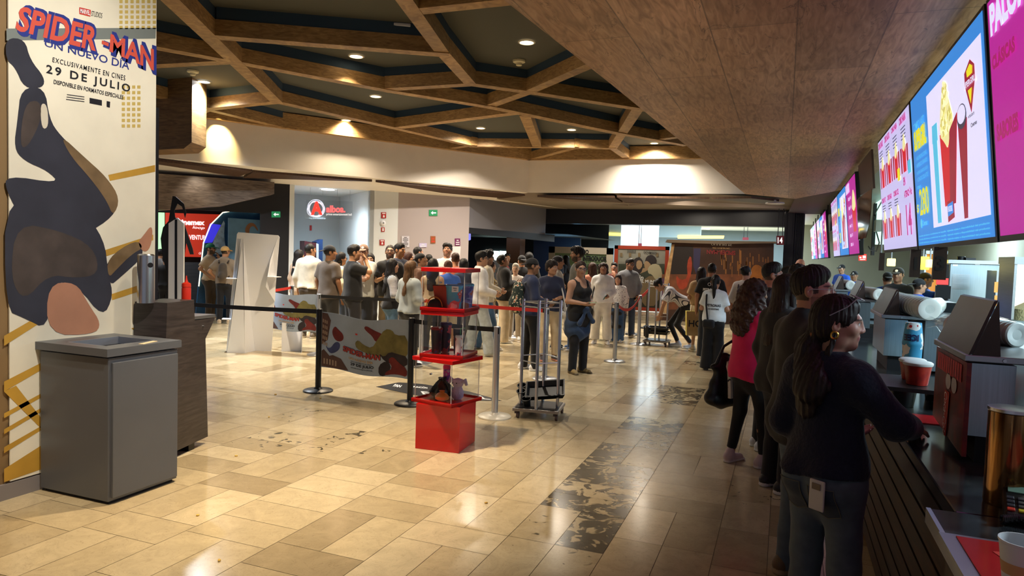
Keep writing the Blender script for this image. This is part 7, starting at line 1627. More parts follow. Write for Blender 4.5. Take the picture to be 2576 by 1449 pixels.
        L.append(ell(h2((0,.118,-.058)), (.082 if hair not in ('bob','long','longfront','bigcurl','afro') else .066,.080,hl+.01), HM, .012, True))
        if hair in ('short','quiff','buzz','messy','curlyshort','pony','bun','lowpony'):
            for q_ in (-1,1): L.append(ell(h2((q_*.092,.012,-.035)), (.030,.034,.048), HM, .008, True))
        am = {'bigcurl': .009, 'afro': .008, 'curlyshort': .007, 'messy': .006}.get(hair, .0028)
        def hn_(P):
            Q = (P-HCn) @ HM; an2 = np.arctan2(Q[:,0], Q[:,1]+.02)
            if hair in ('bigcurl','afro','curlyshort'): return am*(np.sin(Q[:,0]*95+3*np.sin(Q[:,2]*40))*np.sin(Q[:,2]*80+2*np.sin(Q[:,1]*50))+.6*np.sin(Q[:,1]*90+Q[:,2]*50))
            return am*(np.sin(an2*34+Q[:,2]*10+ph[6])+.7*np.sin(an2*21-Q[:,2]*16+ph[7]))
        cuts = []
        if hair in ('short','quiff','buzz','messy','curlyshort','pony','bun'):
            zl = -.055
            def nc(X, Y, Z, a=HM[:,2], b=HM[:,1]): return ((.006 if hair in ('short','quiff','buzz') else -.03)+.52*((X-HCn[0])*b[0]+(Y-HCn[1])*b[1]+(Z-HCn[2])*b[2])-((X-HCn[0])*a[0]+(Y-HCn[1])*a[1]+(Z-HCn[2])*a[2]))*.85
            if hair not in ('pony',): cuts.append(nc)
        if capc or beanie:
            def tc_(X, Y, Z, a=HM[:,2]): return ((X-HCn[0])*a[0]+(Y-HCn[1])*a[1]+(Z-HCn[2])*a[2])-.05
            cuts.append(tc_)
        F, ax = field(L, {'n': .0055, 'm': .0085, 'f': .0115, 'ff': .016}[res]/s, noise=hn_, cuts=cuts); V, f = surf(F, ax)
        if len(V): mesh_obj('hair', V, f, hairmat(hc), root, s)
    if capc or beanie:
        sg = -1 if capback else 1; zc = .026 if capc else .012
        L = [e_((0,-.012,.042), (.087,.106,.092), .01)]
        def cc_(X, Y, Z, a=HM[:,2], b=HM[:,1]):
            zz_ = (X-HCn[0])*a[0]+(Y-HCn[1])*a[1]+(Z-HCn[2])*a[2]; yy_ = (X-HCn[0])*b[0]+(Y-HCn[1])*b[1]+(Z-HCn[2])*b[2]; return zc-.006*0-zz_+sg*.12*yy_*(1 if capc else 0)
        F, ax = field(L, {'n': .006, 'm': .009, 'f': .011, 'ff': .015}[res]/s, cuts=[cc_]); V, f = surf(F, ax); mc = cloth(capc or beanie, 'c'); cap_o = mesh_obj('cap' if capc else 'beanie', V, f, mc, root, s)
        if capc:
            RB_ = HM @ np.array(Matrix.Rotation(math.radians(-14 if sg > 0 else 14), 3, 'X')); L = [ell(h2((0,sg*.125,.034)), (.070,.078,.0095), RB_, .01)]
            F, ax = field(L, .0062/s if res in ('n','m') else .0075/s); V, f = surf(F, ax); mesh_obj('brim', V, f, mc, cap_o, s)
        if emblem:
            m = MB(); c = h2((0,.094,.07)); ax_ = HM @ nrm((0,1,.35)); m.lathe(c, [(.024,0),(.022,.006),(.001,.008)], 12, axis=ax_); m.v = [tuple(np.array(v)*s+np.array(pos*[1,1,0])) for v in m.v]; o = m.build('cap_emblem', mat('emblem_white', hx('e6e6e6'), .6), None); o.parent = cap_o; o.location = (0,0,0)
            for v in o.data.vertices: v.co = v.co-Vector((pos[0],pos[1],0))
    if glasses:
        m = MB(); r = .0022 if res in ('n','m') else .003
        for q_ in (-1,1):
            m.tube([h2((q_*.034+.0255*math.copysign(abs(math.cos(a))**.75, math.cos(a)), .112-.006*abs(math.cos(a)), .004+.0195*math.copysign(abs(math.sin(a))**.8, math.sin(a)))) for a in np.linspace(0,2*math.pi,18)[:-1]], r, 6, closed=True)
            m.tube([h2((q_*.059,.107,.010)), h2((q_*.080,.075,.012)), h2((q_*.085,.0,.012)), h2((q_*.084,-.012,.004))], r, 6)
        m.tube([h2((-.009,.116,.008)), h2((0,.119,.010)), h2((.009,.116,.008))], r, 6)
        o = m.build('glasses', mat('frame_'+glasses, hx(glasses), .3), None); o.parent = root
        for v in o.data.vertices: v.co = v.co*s
    J = dict(root=root, s=s, T=T, h2=h2, HM=HM, wr=wr, el=el, hn=hn, sh=sh, hb=hbox, shirt=shirt_o, pos=pos, rz=rz, nb=nb_, RT=RT)
    def world(p): p = np.array(p)*s; c, s2 = math.cos(rz), math.sin(rz); return np.array([pos[0]+c*p[0]-s2*p[1], pos[1]+s2*p[0]+c*p[1], p[2]])
    J['world'] = world
    return J
def print_on(J, s_, xz, w, h, mt, name, back=True, bold=.03):
    """lettering laid on the cloth of the shirt"""
    o = J['shirt']; bv = BVHTree.FromPolygons([v.co for v in o.data.vertices], [tuple(p.vertices) for p in o.data.polygons]); V, f = text_mesh(s_, bold); sc = J['s']
    A = V[:,0]/np.ptp(V[:,0])*w*(1 if back else -1); B = V[:,1]/np.ptp(V[:,1])*h; out = []; sg = -1 if back else 1
    for a, b in zip(A, B):
        p = J['T']((xz[0]+a, sg*.5, xz[1]+b))*sc; d = -(J['RT'] @ np.array([0,sg,0])); hit = bv.ray_cast(Vector(p), Vector(d)); q = np.array(hit[0]) if hit[0] is not None else p+d*.4; out.append(q-d*.004)
    m = MB(); m.add(out, f); ob = m.build(name, mt, None); ob.parent = J['root']; return ob
def prop(name, label, cat, mb, mt, group=None): return tag(mb.build(name, mt), label, cat, group)
# ================================================================ THE CROWD
C = cloth
STRW = stripes('white_navy_stripes', 'e6e4e6', '2b2c3c', 55, 2, .6); STRV = stripes('white_thin_stripes', 'dfe0e6', '3c4050', 38, 0, .68); STRP = stripes('coral_stripes', 'dd7a62', 'd9c6d2', 8.5, 2, .45); STRB = stripes('black_white_stripes', 'e8e6e4', '17171b', 42, 2, .5)
FLOR = multi('floral_cloth', hx('b89a4a'), hx('4a2f22'), 26, .48, .9, hx('d8d4c4')); PATB = multi('patterned_pack', hx('22302a'), hx('c9c2a8'), 24, .56, .8, hx('b0553a')); DOTW = multi('dotted_white', hx('e4e0dc'), hx('40404c'), 40, .62, .9)
DEN = lambda h: C(h, 'd', .8, .16, 22, .3)
def blob(name, J, prims, mt, label, cat, h=.02, group=None, noise=.0, cuts=()):
    """a soft carried thing, modelled in the frame of the person who carries it"""
    ns = (lambda P: noise*(np.sin(P[:,2]*41+P[:,0]*20)+np.sin(P[:,0]*37+P[:,1]*29))*.5) if noise else None
    F, ax = field(prims, h, noise=ns, cuts=cuts); V, f = surf(F, ax); o = mesh_obj(name, V, f, mt, None, J['s']); o.location = (J['pos'][0], J['pos'][1], 0); o.rotation_euler = (0,0,J['rz']); return tag(o, label, cat, group)
def part_blob(name, J, prims, mt, h=.02, noise=0., cuts=()):
    ns = (lambda P: noise*(np.sin(P[:,2]*41+P[:,0]*20)+np.sin(P[:,0]*37+P[:,1]*29))*.5) if noise else None
    F, ax = field(prims, h, noise=ns, cuts=cuts); V, f = surf(F, ax); return mesh_obj(name, V, f, mt, J['root'], J['s'])
def sub(o, J, name, mb, mt):
    c = mb.build(name, mt); c.parent = o; return c
def strap(J, pts, r, mt, owner):
    m = MB(); m.tube([np.array(p)*J['s'] for p in pts], r, 6); c = m.build('strap', mt); c.parent = owner; return c
def phone_in(J, i, label, colr='1a1c22'):
    d = J['wr'][i]-J['el'][i]; d /= np.linalg.norm(d); n = J['hn'][i]; n = nrm(n-d*np.dot(n,d)); c = J['world'](J['wr'][i]+d*.085+n*.028); c2 = J['world'](J['wr'][i]+d*.085+n*.1); nn = nrm(c2-c); dd = nrm(J['world'](J['wr'][i]+d*.2)-J['world'](J['wr'][i])); w = np.cross(nn, dd); R = np.array([w, dd, nn]).T
    t = thing('phone', label, 'phone', c); m = MB(); m.box(c, (.072,.15,.009), R=R, bev=.003); m.build('case', mat('phone_'+colr, hx(colr), .3), t); m = MB(); m.box(c+nn*.0052, (.066,.142,.001), R=R); m.build('screen', mat('phone_screen', hx('5a7aa0'), .2, emit=hx('7fa0c8'), es=.5), t)
# --- far left, by the game area
person(404, 626, 15.7, -40, 'person in a grey hoodie and black hair at the far left edge of the portal', 'ff', shirt=dict(m=C('6f6a66'), sleeve='long', neck='hood', o=.025), pants=dict(m=C('22222a')))
person(417, 641, 14.9, -20, 'person in a black jacket seen between the poster and the white totem', 'ff', hair='buzz', shirt=dict(m=C('151518'), sleeve='long', o=.025), pants=dict(m=C('1c1c22')))
person(529, 610, 15.2, -112, 'bearded man in a green cap and tan shirt left of the white standee', 'ff', beard=.85, sk='b98a6c', arms=('chin','hip'), capc='1f7a5c', glasses='26262a', shirt=dict(m=C('c2a888'), loose=.015), pants=dict(m=C('463726'), fit='straight'), shoes=('8a7660','d8d0c0'))
J = person(566, 617, 14.6, -12, 'man in a tan cap with a brown backpack left of the white standee', 'ff', head=(-30,0,0), arms=('hip','hip'), capc='c9a062', shirt=dict(m=C('8c7b67'), neck='hood', loose=.02), pants=dict(m=C('17171c')), shoes=('c0aa8c','d8ccb8'))
o = blob('backpack', J, [cap((0,-.21,1.12),(0,-.20,1.30), .10,.085,.03, X=np.array([1.,0,0]), ys=.7), ell((0,-.27,1.1),(.075,.05,.09))], C('4c4238'), 'brown backpack on the man in the tan cap', 'backpack')
strap(J, [(-.09,-.16,1.38),(-.11,-.05,1.47),(-.12,.09,1.36),(-.13,.02,1.15),(-.11,-.14,1.06)], .018, C('3a3028'), o); strap(J, [(.09,-.16,1.38),(.11,-.05,1.47),(.12,.09,1.36),(.13,.02,1.15),(.11,-.14,1.06)], .018, C('3a3028'), o)
person(706, 630, 15.8, 60, 'person in black raising a hand to the face, half hidden by the white standee', 'ff', sk='c49a80', arms=('up','hold'), capc='1a1a1e', shirt=dict(m=C('17171c'), loose=.015), pants=dict(m=C('cfc2a8'), hem=.42))
# --- back left of the queue
person(752, 628, 13.7, -55, 'woman with long dark hair in a beige coat at the left end of the queue', 'ff', fem=1, hair='long', hc='120d0c', shirt=dict(m=C('c9ab90'), sleeve='long', hem=.5, o=.02), pants=dict(m=C('c2a58c')))
person(779, 612, 12.7, -28, 'man in a cream jacket at the left end of the queue, back to us', 'f', head=(-35,0,0), hair='buzz', sk='a87a5c', shirt=dict(m=C('d6cbb4'), sleeve='long', hem=.93, o=.03, loose=.02, neck='collar'), pants=dict(m=C('463c30')), shoes=('6a5a48','c8c0b0'))
person(857, 634, 12.3, -70, 'person with glasses in a cream top behind the brown tee', 'ff', fem=1, hair='lowpony', glasses='2a2a30', shirt=dict(m=C('d9c9a4'), sleeve='long', o=.025), pants=dict(m=C('39414e')))
J = person(829, 614, 11.5, -42, 'man in a brown tee and backwards black cap, his back to us', 'f', sk='a37453', head=(-38,0,0), hair='buzz', capc='17171b', capback=True, shirt=dict(m=C('65594f'), loose=.03, hem=.84), pants=dict(m=C('2b2824'), fit='baggy'), shoes=('2a2624','d8d4cc'))
person(889, 616, 11.0, -72, 'man in a black tee with a hand over his mouth in the queue', 'f', sk='b98865', w=1.04, arms=('down','face'), hair='quiff', head=(-6,0,0), shirt=dict(m=C('131316'), loose=.02, hem=.86), pants=dict(m=C('222126'), fit='baggy'), shoes=('1c1c20','d8d8d8'))
person(914, 612, 11.8, 158, 'man in a taupe cap and pale tee with crossed arms, facing us', 'f', sk='b9896a', head=(14,0,0), arms=('chin','cross'), capc='8b6d5a', emblem=1, shirt=dict(m=C('c2c6c2'), loose=.03, hem=.85), pants=dict(m=C('151518'), fit='baggy'), shoes=('d0ccc4','e0dcd4'))
person(931, 636, 12.9, 176, 'woman with long black hair peeking out behind the man in the taupe cap', 'ff', fem=1, hair='longfront', hc='120d0d', shirt=dict(m=C('2a262a'), sleeve='long'), pants=dict(m=C('26262c')))
J = person(981, 615, 12.0, 178, 'bearded man with glasses in a black v-neck holding a phone', 'f', sk='b78a6b', head=(0,-10,0), arms=('bent','phone'), beard=.85, hair='buzz', hc='231812', glasses='26262c', shirt=dict(m=C('141417'), neck='v', loose=.02, hem=.86), pants=dict(m=C('6e6046'), fit='straight'), shoes=('4a4038','d0c8b8'))
phone_in(J, 1, 'phone in the raised hand of the bearded man in the black v-neck')
person(1004, 612, 12.7, -140, 'young man with a dark quiff in a navy tee beside the bearded man', 'ff', sk='a8764f', head=(15,0,0), hair='quiff', shirt=dict(m=C('20263a'), loose=.015), pants=dict(m=C('23262e')))
person(1027, 634, 13.3, -95, 'woman with brown hair in profile behind the queue, left of the display tower', 'ff', fem=1, hair='long', hc='3a2018', shirt=dict(m=C('3a2c2c'), sleeve='long'), pants=dict(m=C('26262c')))
person(1051, 620, 14.4, -62, 'man with slick black hair in a dark shirt at the back of the queue', 'ff', sk='b98a70', hair='buzz', shirt=dict(m=C('2c2c38'), sleeve='long'), pants=dict(m=C('26262c')))
person(1079, 640, 14.9, 10, 'dark haired person in black at the back of the queue, behind the display tower', 'ff', hair='short', shirt=dict(m=C('141418'), sleeve='long', o=.025), pants=dict(m=C('1c1c22')))
person(987, 650, 10.7, -78, 'woman with long black hair in a striped top and black vest', 'f', fem=1, sk='bd8f74', arms=('phone','phone'), hair='longfront', hc='15100f', shirt=dict(m=STRW, sleeve='long', hem=.92, o=.014), vest=dict(m=C('121215'), o=.028, hem=.88, neck='crew'), pants=dict(m=DEN('4c6a84'), fit='wide'), shoes=('d8d8d8','eeeeee'))
J = person(1034, 656, 9.9, -48, 'woman with streaked blond brown hair in a pale grey top, back to us', 'f', fem=1, sk='c09478', head=(-30,0,0), arms=('bent','bent'), hair='long', hc='5e4226', shirt=dict(m=C('a9b1b2'), sleeve='elbow', hem=.90, loose=.02, o=.02), pants=dict(m=C('17181c'), fit='straight'), shoes=('26262a','d0d0d0'))
o = blob('handbag', J, [cap((-.20,.02,.86),(-.20,.10,.86), .055,.055,.03), cap((-.20,.03,.80),(-.20,.09,.80), .06,.06,.03)], C('17171a'), 'small black bag at the hip of the woman with streaked hair', 'handbag')
strap(J, [(-.2,.06,.92),(-.17,.09,1.1),(.0,-.14,1.33),(.11,-.08,1.46)], .007, C('17171a'), o)
person(1062, 634, 11.8, -105, 'man in a backwards black cap and brown tee just left of the display tower', 'f', sk='a87a5a', head=(0,-14,0), arms=('bent','bent'), capc='151519', capback=True, emblem=None, shirt=dict(m=C('6a4a38'), loose=.02), pants=dict(m=C('2a2a30')))
# --- behind the display tower
person(1090, 650, 10.9, -12, 'woman with very long black hair in a sleeveless tan top behind the display tower', 'f', fem=1, hair='long', hc='100c0b', sk='b58c6c', arms=('bent','bent'), shirt=dict(m=C('b79e7c'), sleeve='none', hem=.9, o=.014), pants=dict(m=C('2a2a30'), fit='straight'))
J = person(1131, 652, 11.3, 8, 'person in a blue number 10 jersey seen through the top display box', 'f', fem=1, hair='bun', hc='4a2f20', sk='b98a6a', lean=14, arms=('hip','bent'), shirt=dict(m=C('1f4fa0'), loose=.015), pants=dict(m=C('c8b89c'), hem=.5))
print_on(J, '10', (0,1.20), .13, .16, WHT, 'number', True, .02)
person(1146, 636, 12.9, 0, 'person in an orange tee behind the blue jersey', 'ff', hair='short', hc='3a241a', shirt=dict(m=C('d9653f'), loose=.015), pants=dict(m=C('4a4a50')))
person(1167, 650, 12.1, 25, 'woman with short black hair in navy, seen through the top display box', 'f', fem=1, hair='bob', hc='100d0d', shirt=dict(m=C('262c46'), sleeve='long', o=.02), pants=dict(m=C('2b2b33')))
person(1124, 613, 13.8, 172, 'tall man in a white shirt looking down, above the display tower', 'f', sk='b98a6e', head=(0,-18,0), beard=.5, hair='messy', arms=('bent','bent'), shirt=dict(m=C('e6e4e0'), loose=.02), pants=dict(m=C('35353c')))
J = person(1210, 632, 11.2, -82, 'young man with glasses in an open white jacket and baggy pale jeans', 'f', sk='b98a6b', step=.35, arms=('hold','hold'), hair='quiff', glasses='202026', shirt=dict(m=C('b4c4dc')), jacket=dict(m=C('e4e2e0'), hem=.84), pants=dict(m=DEN('aeb8bc'), fit='baggy'), shoes=('e9e6e0','f2f0ec'))
phone_in(J, 1, 'phone held low by the young man in the white jacket')
person(1225, 630, 11.9, -86, 'bearded man with glasses in a beige jacket and blue jeans behind the white jacket', 'f', sk='bb8c70', step=.3, beard=.6, arms=('hold','hold'), hair='messy', glasses='202026', shirt=dict(m=C('d0c6b0')), jacket=dict(m=C('cdc3ab'), hem=.86), pants=dict(m=DEN('41648c'), fit='baggy'), shoes=('e0d8c4','efe9dc'))
person(1234, 655, 12.35, -84, 'woman with long dark hair in a floral yellow outfit', 'ff', fem=1, sk='c29a80', hair='long', hc='24150f', shirt=dict(m=FLOR, sleeve='none', hem=.9, o=.014), pants=dict(m=FLOR, fit='wide'), shoes=('8a7a5a','6a5a48'))
person(1271, 640, 12.9, -80, 'man in a black hoodie and loose khaki trousers looking down', 'f', sk='a87b60', head=(0,-26,0), arms=('phone','phone'), hair='short', shirt=dict(m=C('151518'), sleeve='long', neck='hood', o=.035, loose=.02, hem=.86), pants=dict(m=C('c8b594'), fit='baggy'), shoes=('e0d6c2','ece6d8'))
person(1298, 662, 13.5, 172, 'older person with white hair and a pale top behind the black hoodie', 'ff', sk='c9a58c', hair='short', hc='b8b2a6', fem=1, shirt=dict(m=C('d3c9c0'), sleeve='long'), pants=dict(m=C('a89c88')))
person(1313, 640, 14.2, 20, 'person in black with a backwards cap in front of the lobby', 'ff', capc='141418', capback=True, shirt=dict(m=C('17171b'), sleeve='long', o=.02), pants=dict(m=C('1a1a20')))
person(1331, 634, 15., -6, 'person with long black hair beside the bronze lobby column', 'ff', fem=1, hair='long', hc='0d0b0b', shirt=dict(m=C('141416'), sleeve='long', o=.02), pants=dict(m=C('15151a')))
person(1233, 624, 17.5, 172, 'man in a dark cap standing before the white lobby screens', 'ff', capc='15161a', shirt=dict(m=C('20242a')), pants=dict(m=C('1a1a20')))
person(1261, 641, 18., 12, 'person in a dark red shirt before the white lobby screens', 'ff', shirt=dict(m=C('6a1f22')), pants=dict(m=C('1a1a20')))
person(1276, 637, 19., -160, 'person in a dark top right of the white lobby screens', 'ff', shirt=dict(m=C('1f2630')), pants=dict(m=C('1a1a20')))
person(1407, 642, 20., -60, 'dark figure before the blue lobby screen', 'ff', hair='short', shirt=dict(m=C('23344c')), pants=dict(m=C('1a1a20')))
person(1424, 642, 21., 60, 'second dark figure before the blue lobby screen', 'ff', hair='long', shirt=dict(m=C('1c2638')), pants=dict(m=C('1a1a20')))
# --- in front of the cart
J = person(1322, 655, 9.9, -72, 'man in a backwards black cap and navy sweater with a patterned backpack', 'f', sk='9c7256', xy=(-3.36,9.36), H=1.60, head=(-6,0,0), step=.12, arms=('hold','hold'), capc='15161a', capback=True, shirt=dict(m=C('232d4c'), sleeve='long', hem=.86, o=.02, loose=.02), pants=dict(m=C('16161b'), fit='straight'), shoes=('e6e4e2','f4f4f4'))
o = blob('backpack', J, [cap((0,-.23,1.02),(0,-.215,1.28), .135,.115,.03, X=np.array([1.,0,0]), ys=.75), ell((0,-.31,1.05),(.09,.05,.11))], PATB, 'dark backpack with a light pattern on the man in the navy sweater', 'backpack')
strap(J, [(.10,-.15,1.36),(.12,-.04,1.44),(.13,.10,1.34),(.15,.02,1.12),(.12,-.14,.98)], .016, C('5a6068'), o); strap(J, [(-.10,-.15,1.36),(-.12,-.04,1.44),(-.13,.10,1.34),(-.15,.02,1.12),(-.12,-.14,.98)], .016, C('5a6068'), o)
phone_in(J, 1, 'phone held by the man with the patterned backpack')
J = person(1388, 655, 10.9, -168, 'woman with short curly hair in a navy sweater and khaki trousers', 'f', fem=1, sk='b98c70', w=1.05, head=(38,0,0), arms=('bent','hold'), hair='curlyshort', hc='1c1310', shirt=dict(m=C('232a45'), sleeve='elbow', hem=.88, o=.018, loose=.015), pants=dict(m=C('c4b192'), fit='straight', hem=.10), shoes=('3a3438','c0785c'))
m = MB(); m.tube([J['h2']((0,0,0))*0+np.array(p)*J['s'] for p in ((-.07,.06,1.44),(-.03,.125,1.37),(0,.14,1.34),(.03,.125,1.37),(.07,.06,1.44))], .003, 5); c = m.build('necklace', mat('gold', hx('c9a24a'), .3, 1.)); c.parent = J['root']
o = blob('tote_bag', J, [cap((-.30,.0,.55),(-.30,.02,.82), .05,.05,.02), cap((-.30,-.10,.56),(-.30,.12,.56), .045,.045,.02), cap((-.30,-.08,.8),(-.30,.10,.8), .045,.045,.02)], C('d8d6d0'), 'white shoulder bag on the woman in the navy sweater', 'bag'); strap(J, [(-.29,.06,.85),(-.2,.10,1.2),(-.14,.0,1.46),(-.2,-.1,1.2),(-.29,-.05,.85)], .012, C('e2e2e0'), o)
person(1403, 641, 12.3, -92, 'man in a dark beanie and pale shirt behind the curly haired woman', 'f', sk='b08468', beanie='24242c', shirt=dict(m=C('d2cdc4'), loose=.02), pants=dict(m=C('2c3444')), shoes=('2a2a30','c8c8c8'))
person(1453, 621, 12.2, 100, 'tall bearded man in a grey shirt looking left', 'f', sk='b5886c', beard=.9, hair='messy', hc='17100e', shirt=dict(m=C('65655f'), loose=.02), pants=dict(m=DEN('34507c'), fit='wide'), shoes=('3a5a8c','d8d8d8'))
J = person(1462, 655, 9.8, -138, 'woman with glasses in a black tank top, denim jacket tied at her waist', 'f', fem=1, w=1.12, belly=.3, sk='b98e74', head=(-26,4,0), arms=('bent','bent'), hair='bun', hc='2a1a14', glasses='22304a', shirt=dict(m=C('141417'), sleeve='none', neck='scoop', hem=.93, o=.012), pants=dict(m=C('14151b'), fit='straight'), shoes=('a08a5c','5c4c30'))
part_blob('tied_jacket', J, [cap((0,-.03,.70),(0,-.015,1.0), .225,.20,.03, X=np.array([1.,0,0]), ys=.80), ell((0,.22,.80),(.17,.14,.19),None,.02,True), cap((.02,.17,1.0),(.13,.175,.80), .035,.05,.02, X=np.array([1.,0,0]), ys=.5), cap((-.02,.17,1.0),(-.12,.175,.83), .035,.05,.02, X=np.array([1.,0,0]), ys=.5), ell((0,.165,1.01),(.045,.03,.035)), cap((-.19,.02,1.0),(0,.165,1.01), .03,.035,.02), cap((.19,.02,1.0),(0,.165,1.01), .03,.035,.02)], DEN('2c4262'), .019, .010)
d = thing('ticket', 'pale green ticket in the hands of the woman in the black tank top', 'ticket', J['world']((.02,.30,1.13))); m = MB(); q = J['world']((.0,.29,1.125)); m.box(q, (.12,.06,.004), .4); m.build('paper', mat('ticket_green', hx('9fd0a8'), .6), d)
person(1491, 660, 13.9, 30, 'woman with long brown hair in a salmon top behind the woman in white', 'f', fem=1, hair='long', hc='3e2419', shirt=dict(m=C('cf876c'), sleeve='long', o=.02), pants=dict(m=C('c9b9a0'), fit='wide'), shoes=('d8d0c8','eeeeee'))
J = person(1519, 661, 13.2, 178, 'woman dressed all in white looking down at her phone', 'f', fem=1, w=1.12, sk='a87a62', head=(6,-20,0), arms=('hold','down'), hair='afro', hc='2c1812', foot=.14, shirt=dict(m=C('e8e8e9'), sleeve='long', hem=.90, o=.022, loose=.02, neck='collar'), pants=dict(m=C('e2dfd8'), fit='wide', hem=.10), shoes=('e6e2dc','f2f0ee'))
phone_in(J, 0, 'phone with a green case held by the woman in white', '3a6a58')
o = blob('handbag', J, [cap((.26,-.02,.72),(.26,.08,.72), .07,.07,.03), cap((.26,-.02,.62),(.26,.08,.62), .075,.075,.03)], C('16161a'), 'black shoulder bag at the side of the woman in white', 'handbag'); strap(J, [(.26,.06,.8),(.2,.12,1.1),(.14,.05,1.45),(.2,-.1,1.1),(.26,-.02,.8)], .012, C('16161a'), o)
person(1546, 660, 15.2, 172, 'man with glasses and a hand at his chin behind the woman in white', 'ff', sk='b07e66', arms=('chin','down'), glasses='2a3a4c', shirt=dict(m=C('5a2c2a')), pants=dict(m=C('2a2a32')))
J = person(1557, 690, 13.6, 172, 'child in a white patterned sweater holding a dark tote bag', 'f', sk='b5876c', fem=1, bust=0, hair='long', hc='24150f', arms=('down','hold'), shirt=dict(m=DOTW, sleeve='long', hem=.88, o=.02, loose=.01), pants=dict(m=DEN('3a5880'), fit='wide'), shoes=('d8cfc0','eeeae2'))
o = blob('tote_bag', J, [cap((.02,.24,.42),(.02,.24,.78), .06,.06,.01), cap((-.12,.24,.42),(.16,.24,.42), .055,.055,.01), cap((-.12,.24,.76),(.16,.24,.76), .05,.05,.01)], C('1b1f2a'), 'dark tote bag hanging in front of the child in the patterned sweater', 'tote bag', .016); strap(J, [(-.08,.24,.8),(-.05,.25,.98),(.09,.25,.98),(.12,.24,.8)], .01, C('1b1f2a'), o)
person(1583, 650, 14.4, -160, 'man with glasses in a grey half-zip pullover and navy trousers', 'f', sk='a67a60', head=(28,6,0), arms=('pocket','down'), beard=.5, hair='quiff', glasses='22222a', shirt=dict(m=C('74767b'), sleeve='long', neck='collar', o=.024, loose=.01, hem=.9), pants=dict(m=C('28364e'), fit='straight'), shoes=('9a8c78','e2dcd0'))
ARMR = (((.2,.26,1.34),(.17,.50,1.28),(-1,0,0),.4), ((.22,.24,1.32),(.19,.48,1.22),(-1,0,0),.4))
person(1730, 735, 13.0, 96, 'woman in a striped tee bending down to the farther tray cart', 'f', fem=1, sk='b5896c', H=1.58, lean=58, head=(0,-8,0), knees=.42, step=.25, arms=ARMR, hair='bun', hc='14100f', shirt=dict(m=STRV, hem=.93, o=.018, neck='v'), pants=dict(m=C('16171c'), fit='slim', hem=.12), shoes=('b8bfd0','e6e6ea'))
# --- backs in the middle
J = person(1766, 672, 12.5, 12, 'woman with long dark hair in a tan top and pale skirt, back to us', 'f', fem=1, hair='long', hc='1c110f', sk='b08668', arms=('hold','down'), shirt=dict(m=C('b3946c'), hem=.96, o=.018, loose=.01), dress=dict(m=C('d9ccb4'), hem=.48, r=.23), shoes=('9a8a6c','c8bca0'))
def tote(J, x0, x1, y, z0, z1, mt, mt2, label, txt=None):
    s = J['s']; t = thing('shopping_bag', label, 'shopping bag', J['world']((x0,y,z0))); m = MB(); P = [J['world'](p) for p in ((x0,y-.07,z0),(x1,y-.07,z0),(x1+.02,y-.05,z1),(x0-.02,y-.05,z1))]; off = J['world']((x0,y+.08,z0))-J['world']((x0,y-.07,z0)); m.prism(P, off, 0, 1); m.build('bag', [mt, mt2], t)
    m = MB(); m.tube([J['world'](p) for p in ((x0+.08,y,z1-.01),(x0+.1,y,z1+.14),(x1-.1,y,z1+.14),(x1-.08,y,z1-.01))], .008, 6); m.build('handle', mt, t)
    if txt: n = nrm(-off); u = nrm(P[1]-P[0]); m = MB(); put_text(m, txt, (P[0]+P[1]+P[2]+P[3])/4+u*.05, u, (0,0,1), h=.12, bold=.02, lift=.004 if np.dot(np.cross(u,[0,0,1]), n) > 0 else -.004); m.build('lettering', INK, t)
tote(J, -.30, .14, -.24, .36, .86, C('a8895c'), C('c8b53a'), 'big brown and yellow shopping bag beside the woman in the tan top', 'HOLA')
J = person(1792, 661, 11.7, -4, 'man in a black team tee lettered PETRONAS, back to us', 'f', sk='a8785c', w=1.06, hair='buzz', shirt=dict(m=C('121215'), loose=.03, hem=.84), pants=dict(m=C('17181d'), fit='baggy'), shoes=('1b1b20','d8d8d8'))
print_on(J, 'PETRONAS', (0,1.27), .26, .055, WHT, 'lettering'); print_on(J, 'O', (-.02,1.37), .06, .06, WHT, 'emblem', True, -.01)
J = person(1803, 690, 10.4, -8, 'woman with a black ponytail in a white team tee lettered PETRONAS', 'f', fem=1, sk='b08064', hair='pony', hc='100d0e', arms=('bent','bent'), shirt=dict(m=C('dfe6ea'), loose=.025, hem=.90), pants=dict(m=C('131419'), fit='wide'), shoes=('1b1b20','2a2a30'))
print_on(J, 'PETRONAS', (0,1.20), .25, .05, INK, 'lettering'); print_on(J, 'CROWDSTRIKE', (0,1.135), .2, .03, INK, 'lettering')
o = blob('crossbody_bag', J, [cap((-.12,-.20,.90),(.0,-.215,.90), .05,.05,.02), cap((-.12,-.20,.84),(.0,-.215,.84), .05,.05,.02)], C('15161b'), 'black crossbody bag on the back of the woman in the white team tee', 'bag', .016); strap(J, [(-.08,-.20,.94),(-.12,-.18,1.2),(-.13,-.12,1.38),(-.12,-.02,1.44)], .014, C('15161b'), o)
J = person(1878, 668, 11.6, -14, 'woman with pinned black hair and a white shirt carrying a patterned backpack', 'f', fem=1, sk='b98c78', head=(-25,0,0), hair='bun', hc='14100f', shirt=dict(m=C('d9d3cf'), sleeve='elbow', loose=.02), pants=dict(m=C('2a2a32')), shoes=('d8d8d8','eeeeee'))
o = blob('backpack', J, [cap((0,-.21,1.08),(0,-.2,1.28), .11,.10,.03, X=np.array([1.,0,0]), ys=.6)], multi('plum_pack', hx('3a2430'), hx('8a7a80'), 20, .55, .8), 'plum patterned backpack on the woman with pinned hair', 'backpack'); strap(J, [(.08,-.17,1.34),(.1,-.05,1.45),(.12,.08,1.36)], .016, C('3a2430'), o); strap(J, [(-.08,-.17,1.34),(-.1,-.05,1.45),(-.12,.08,1.36)], .016, C('3a2430'), o)
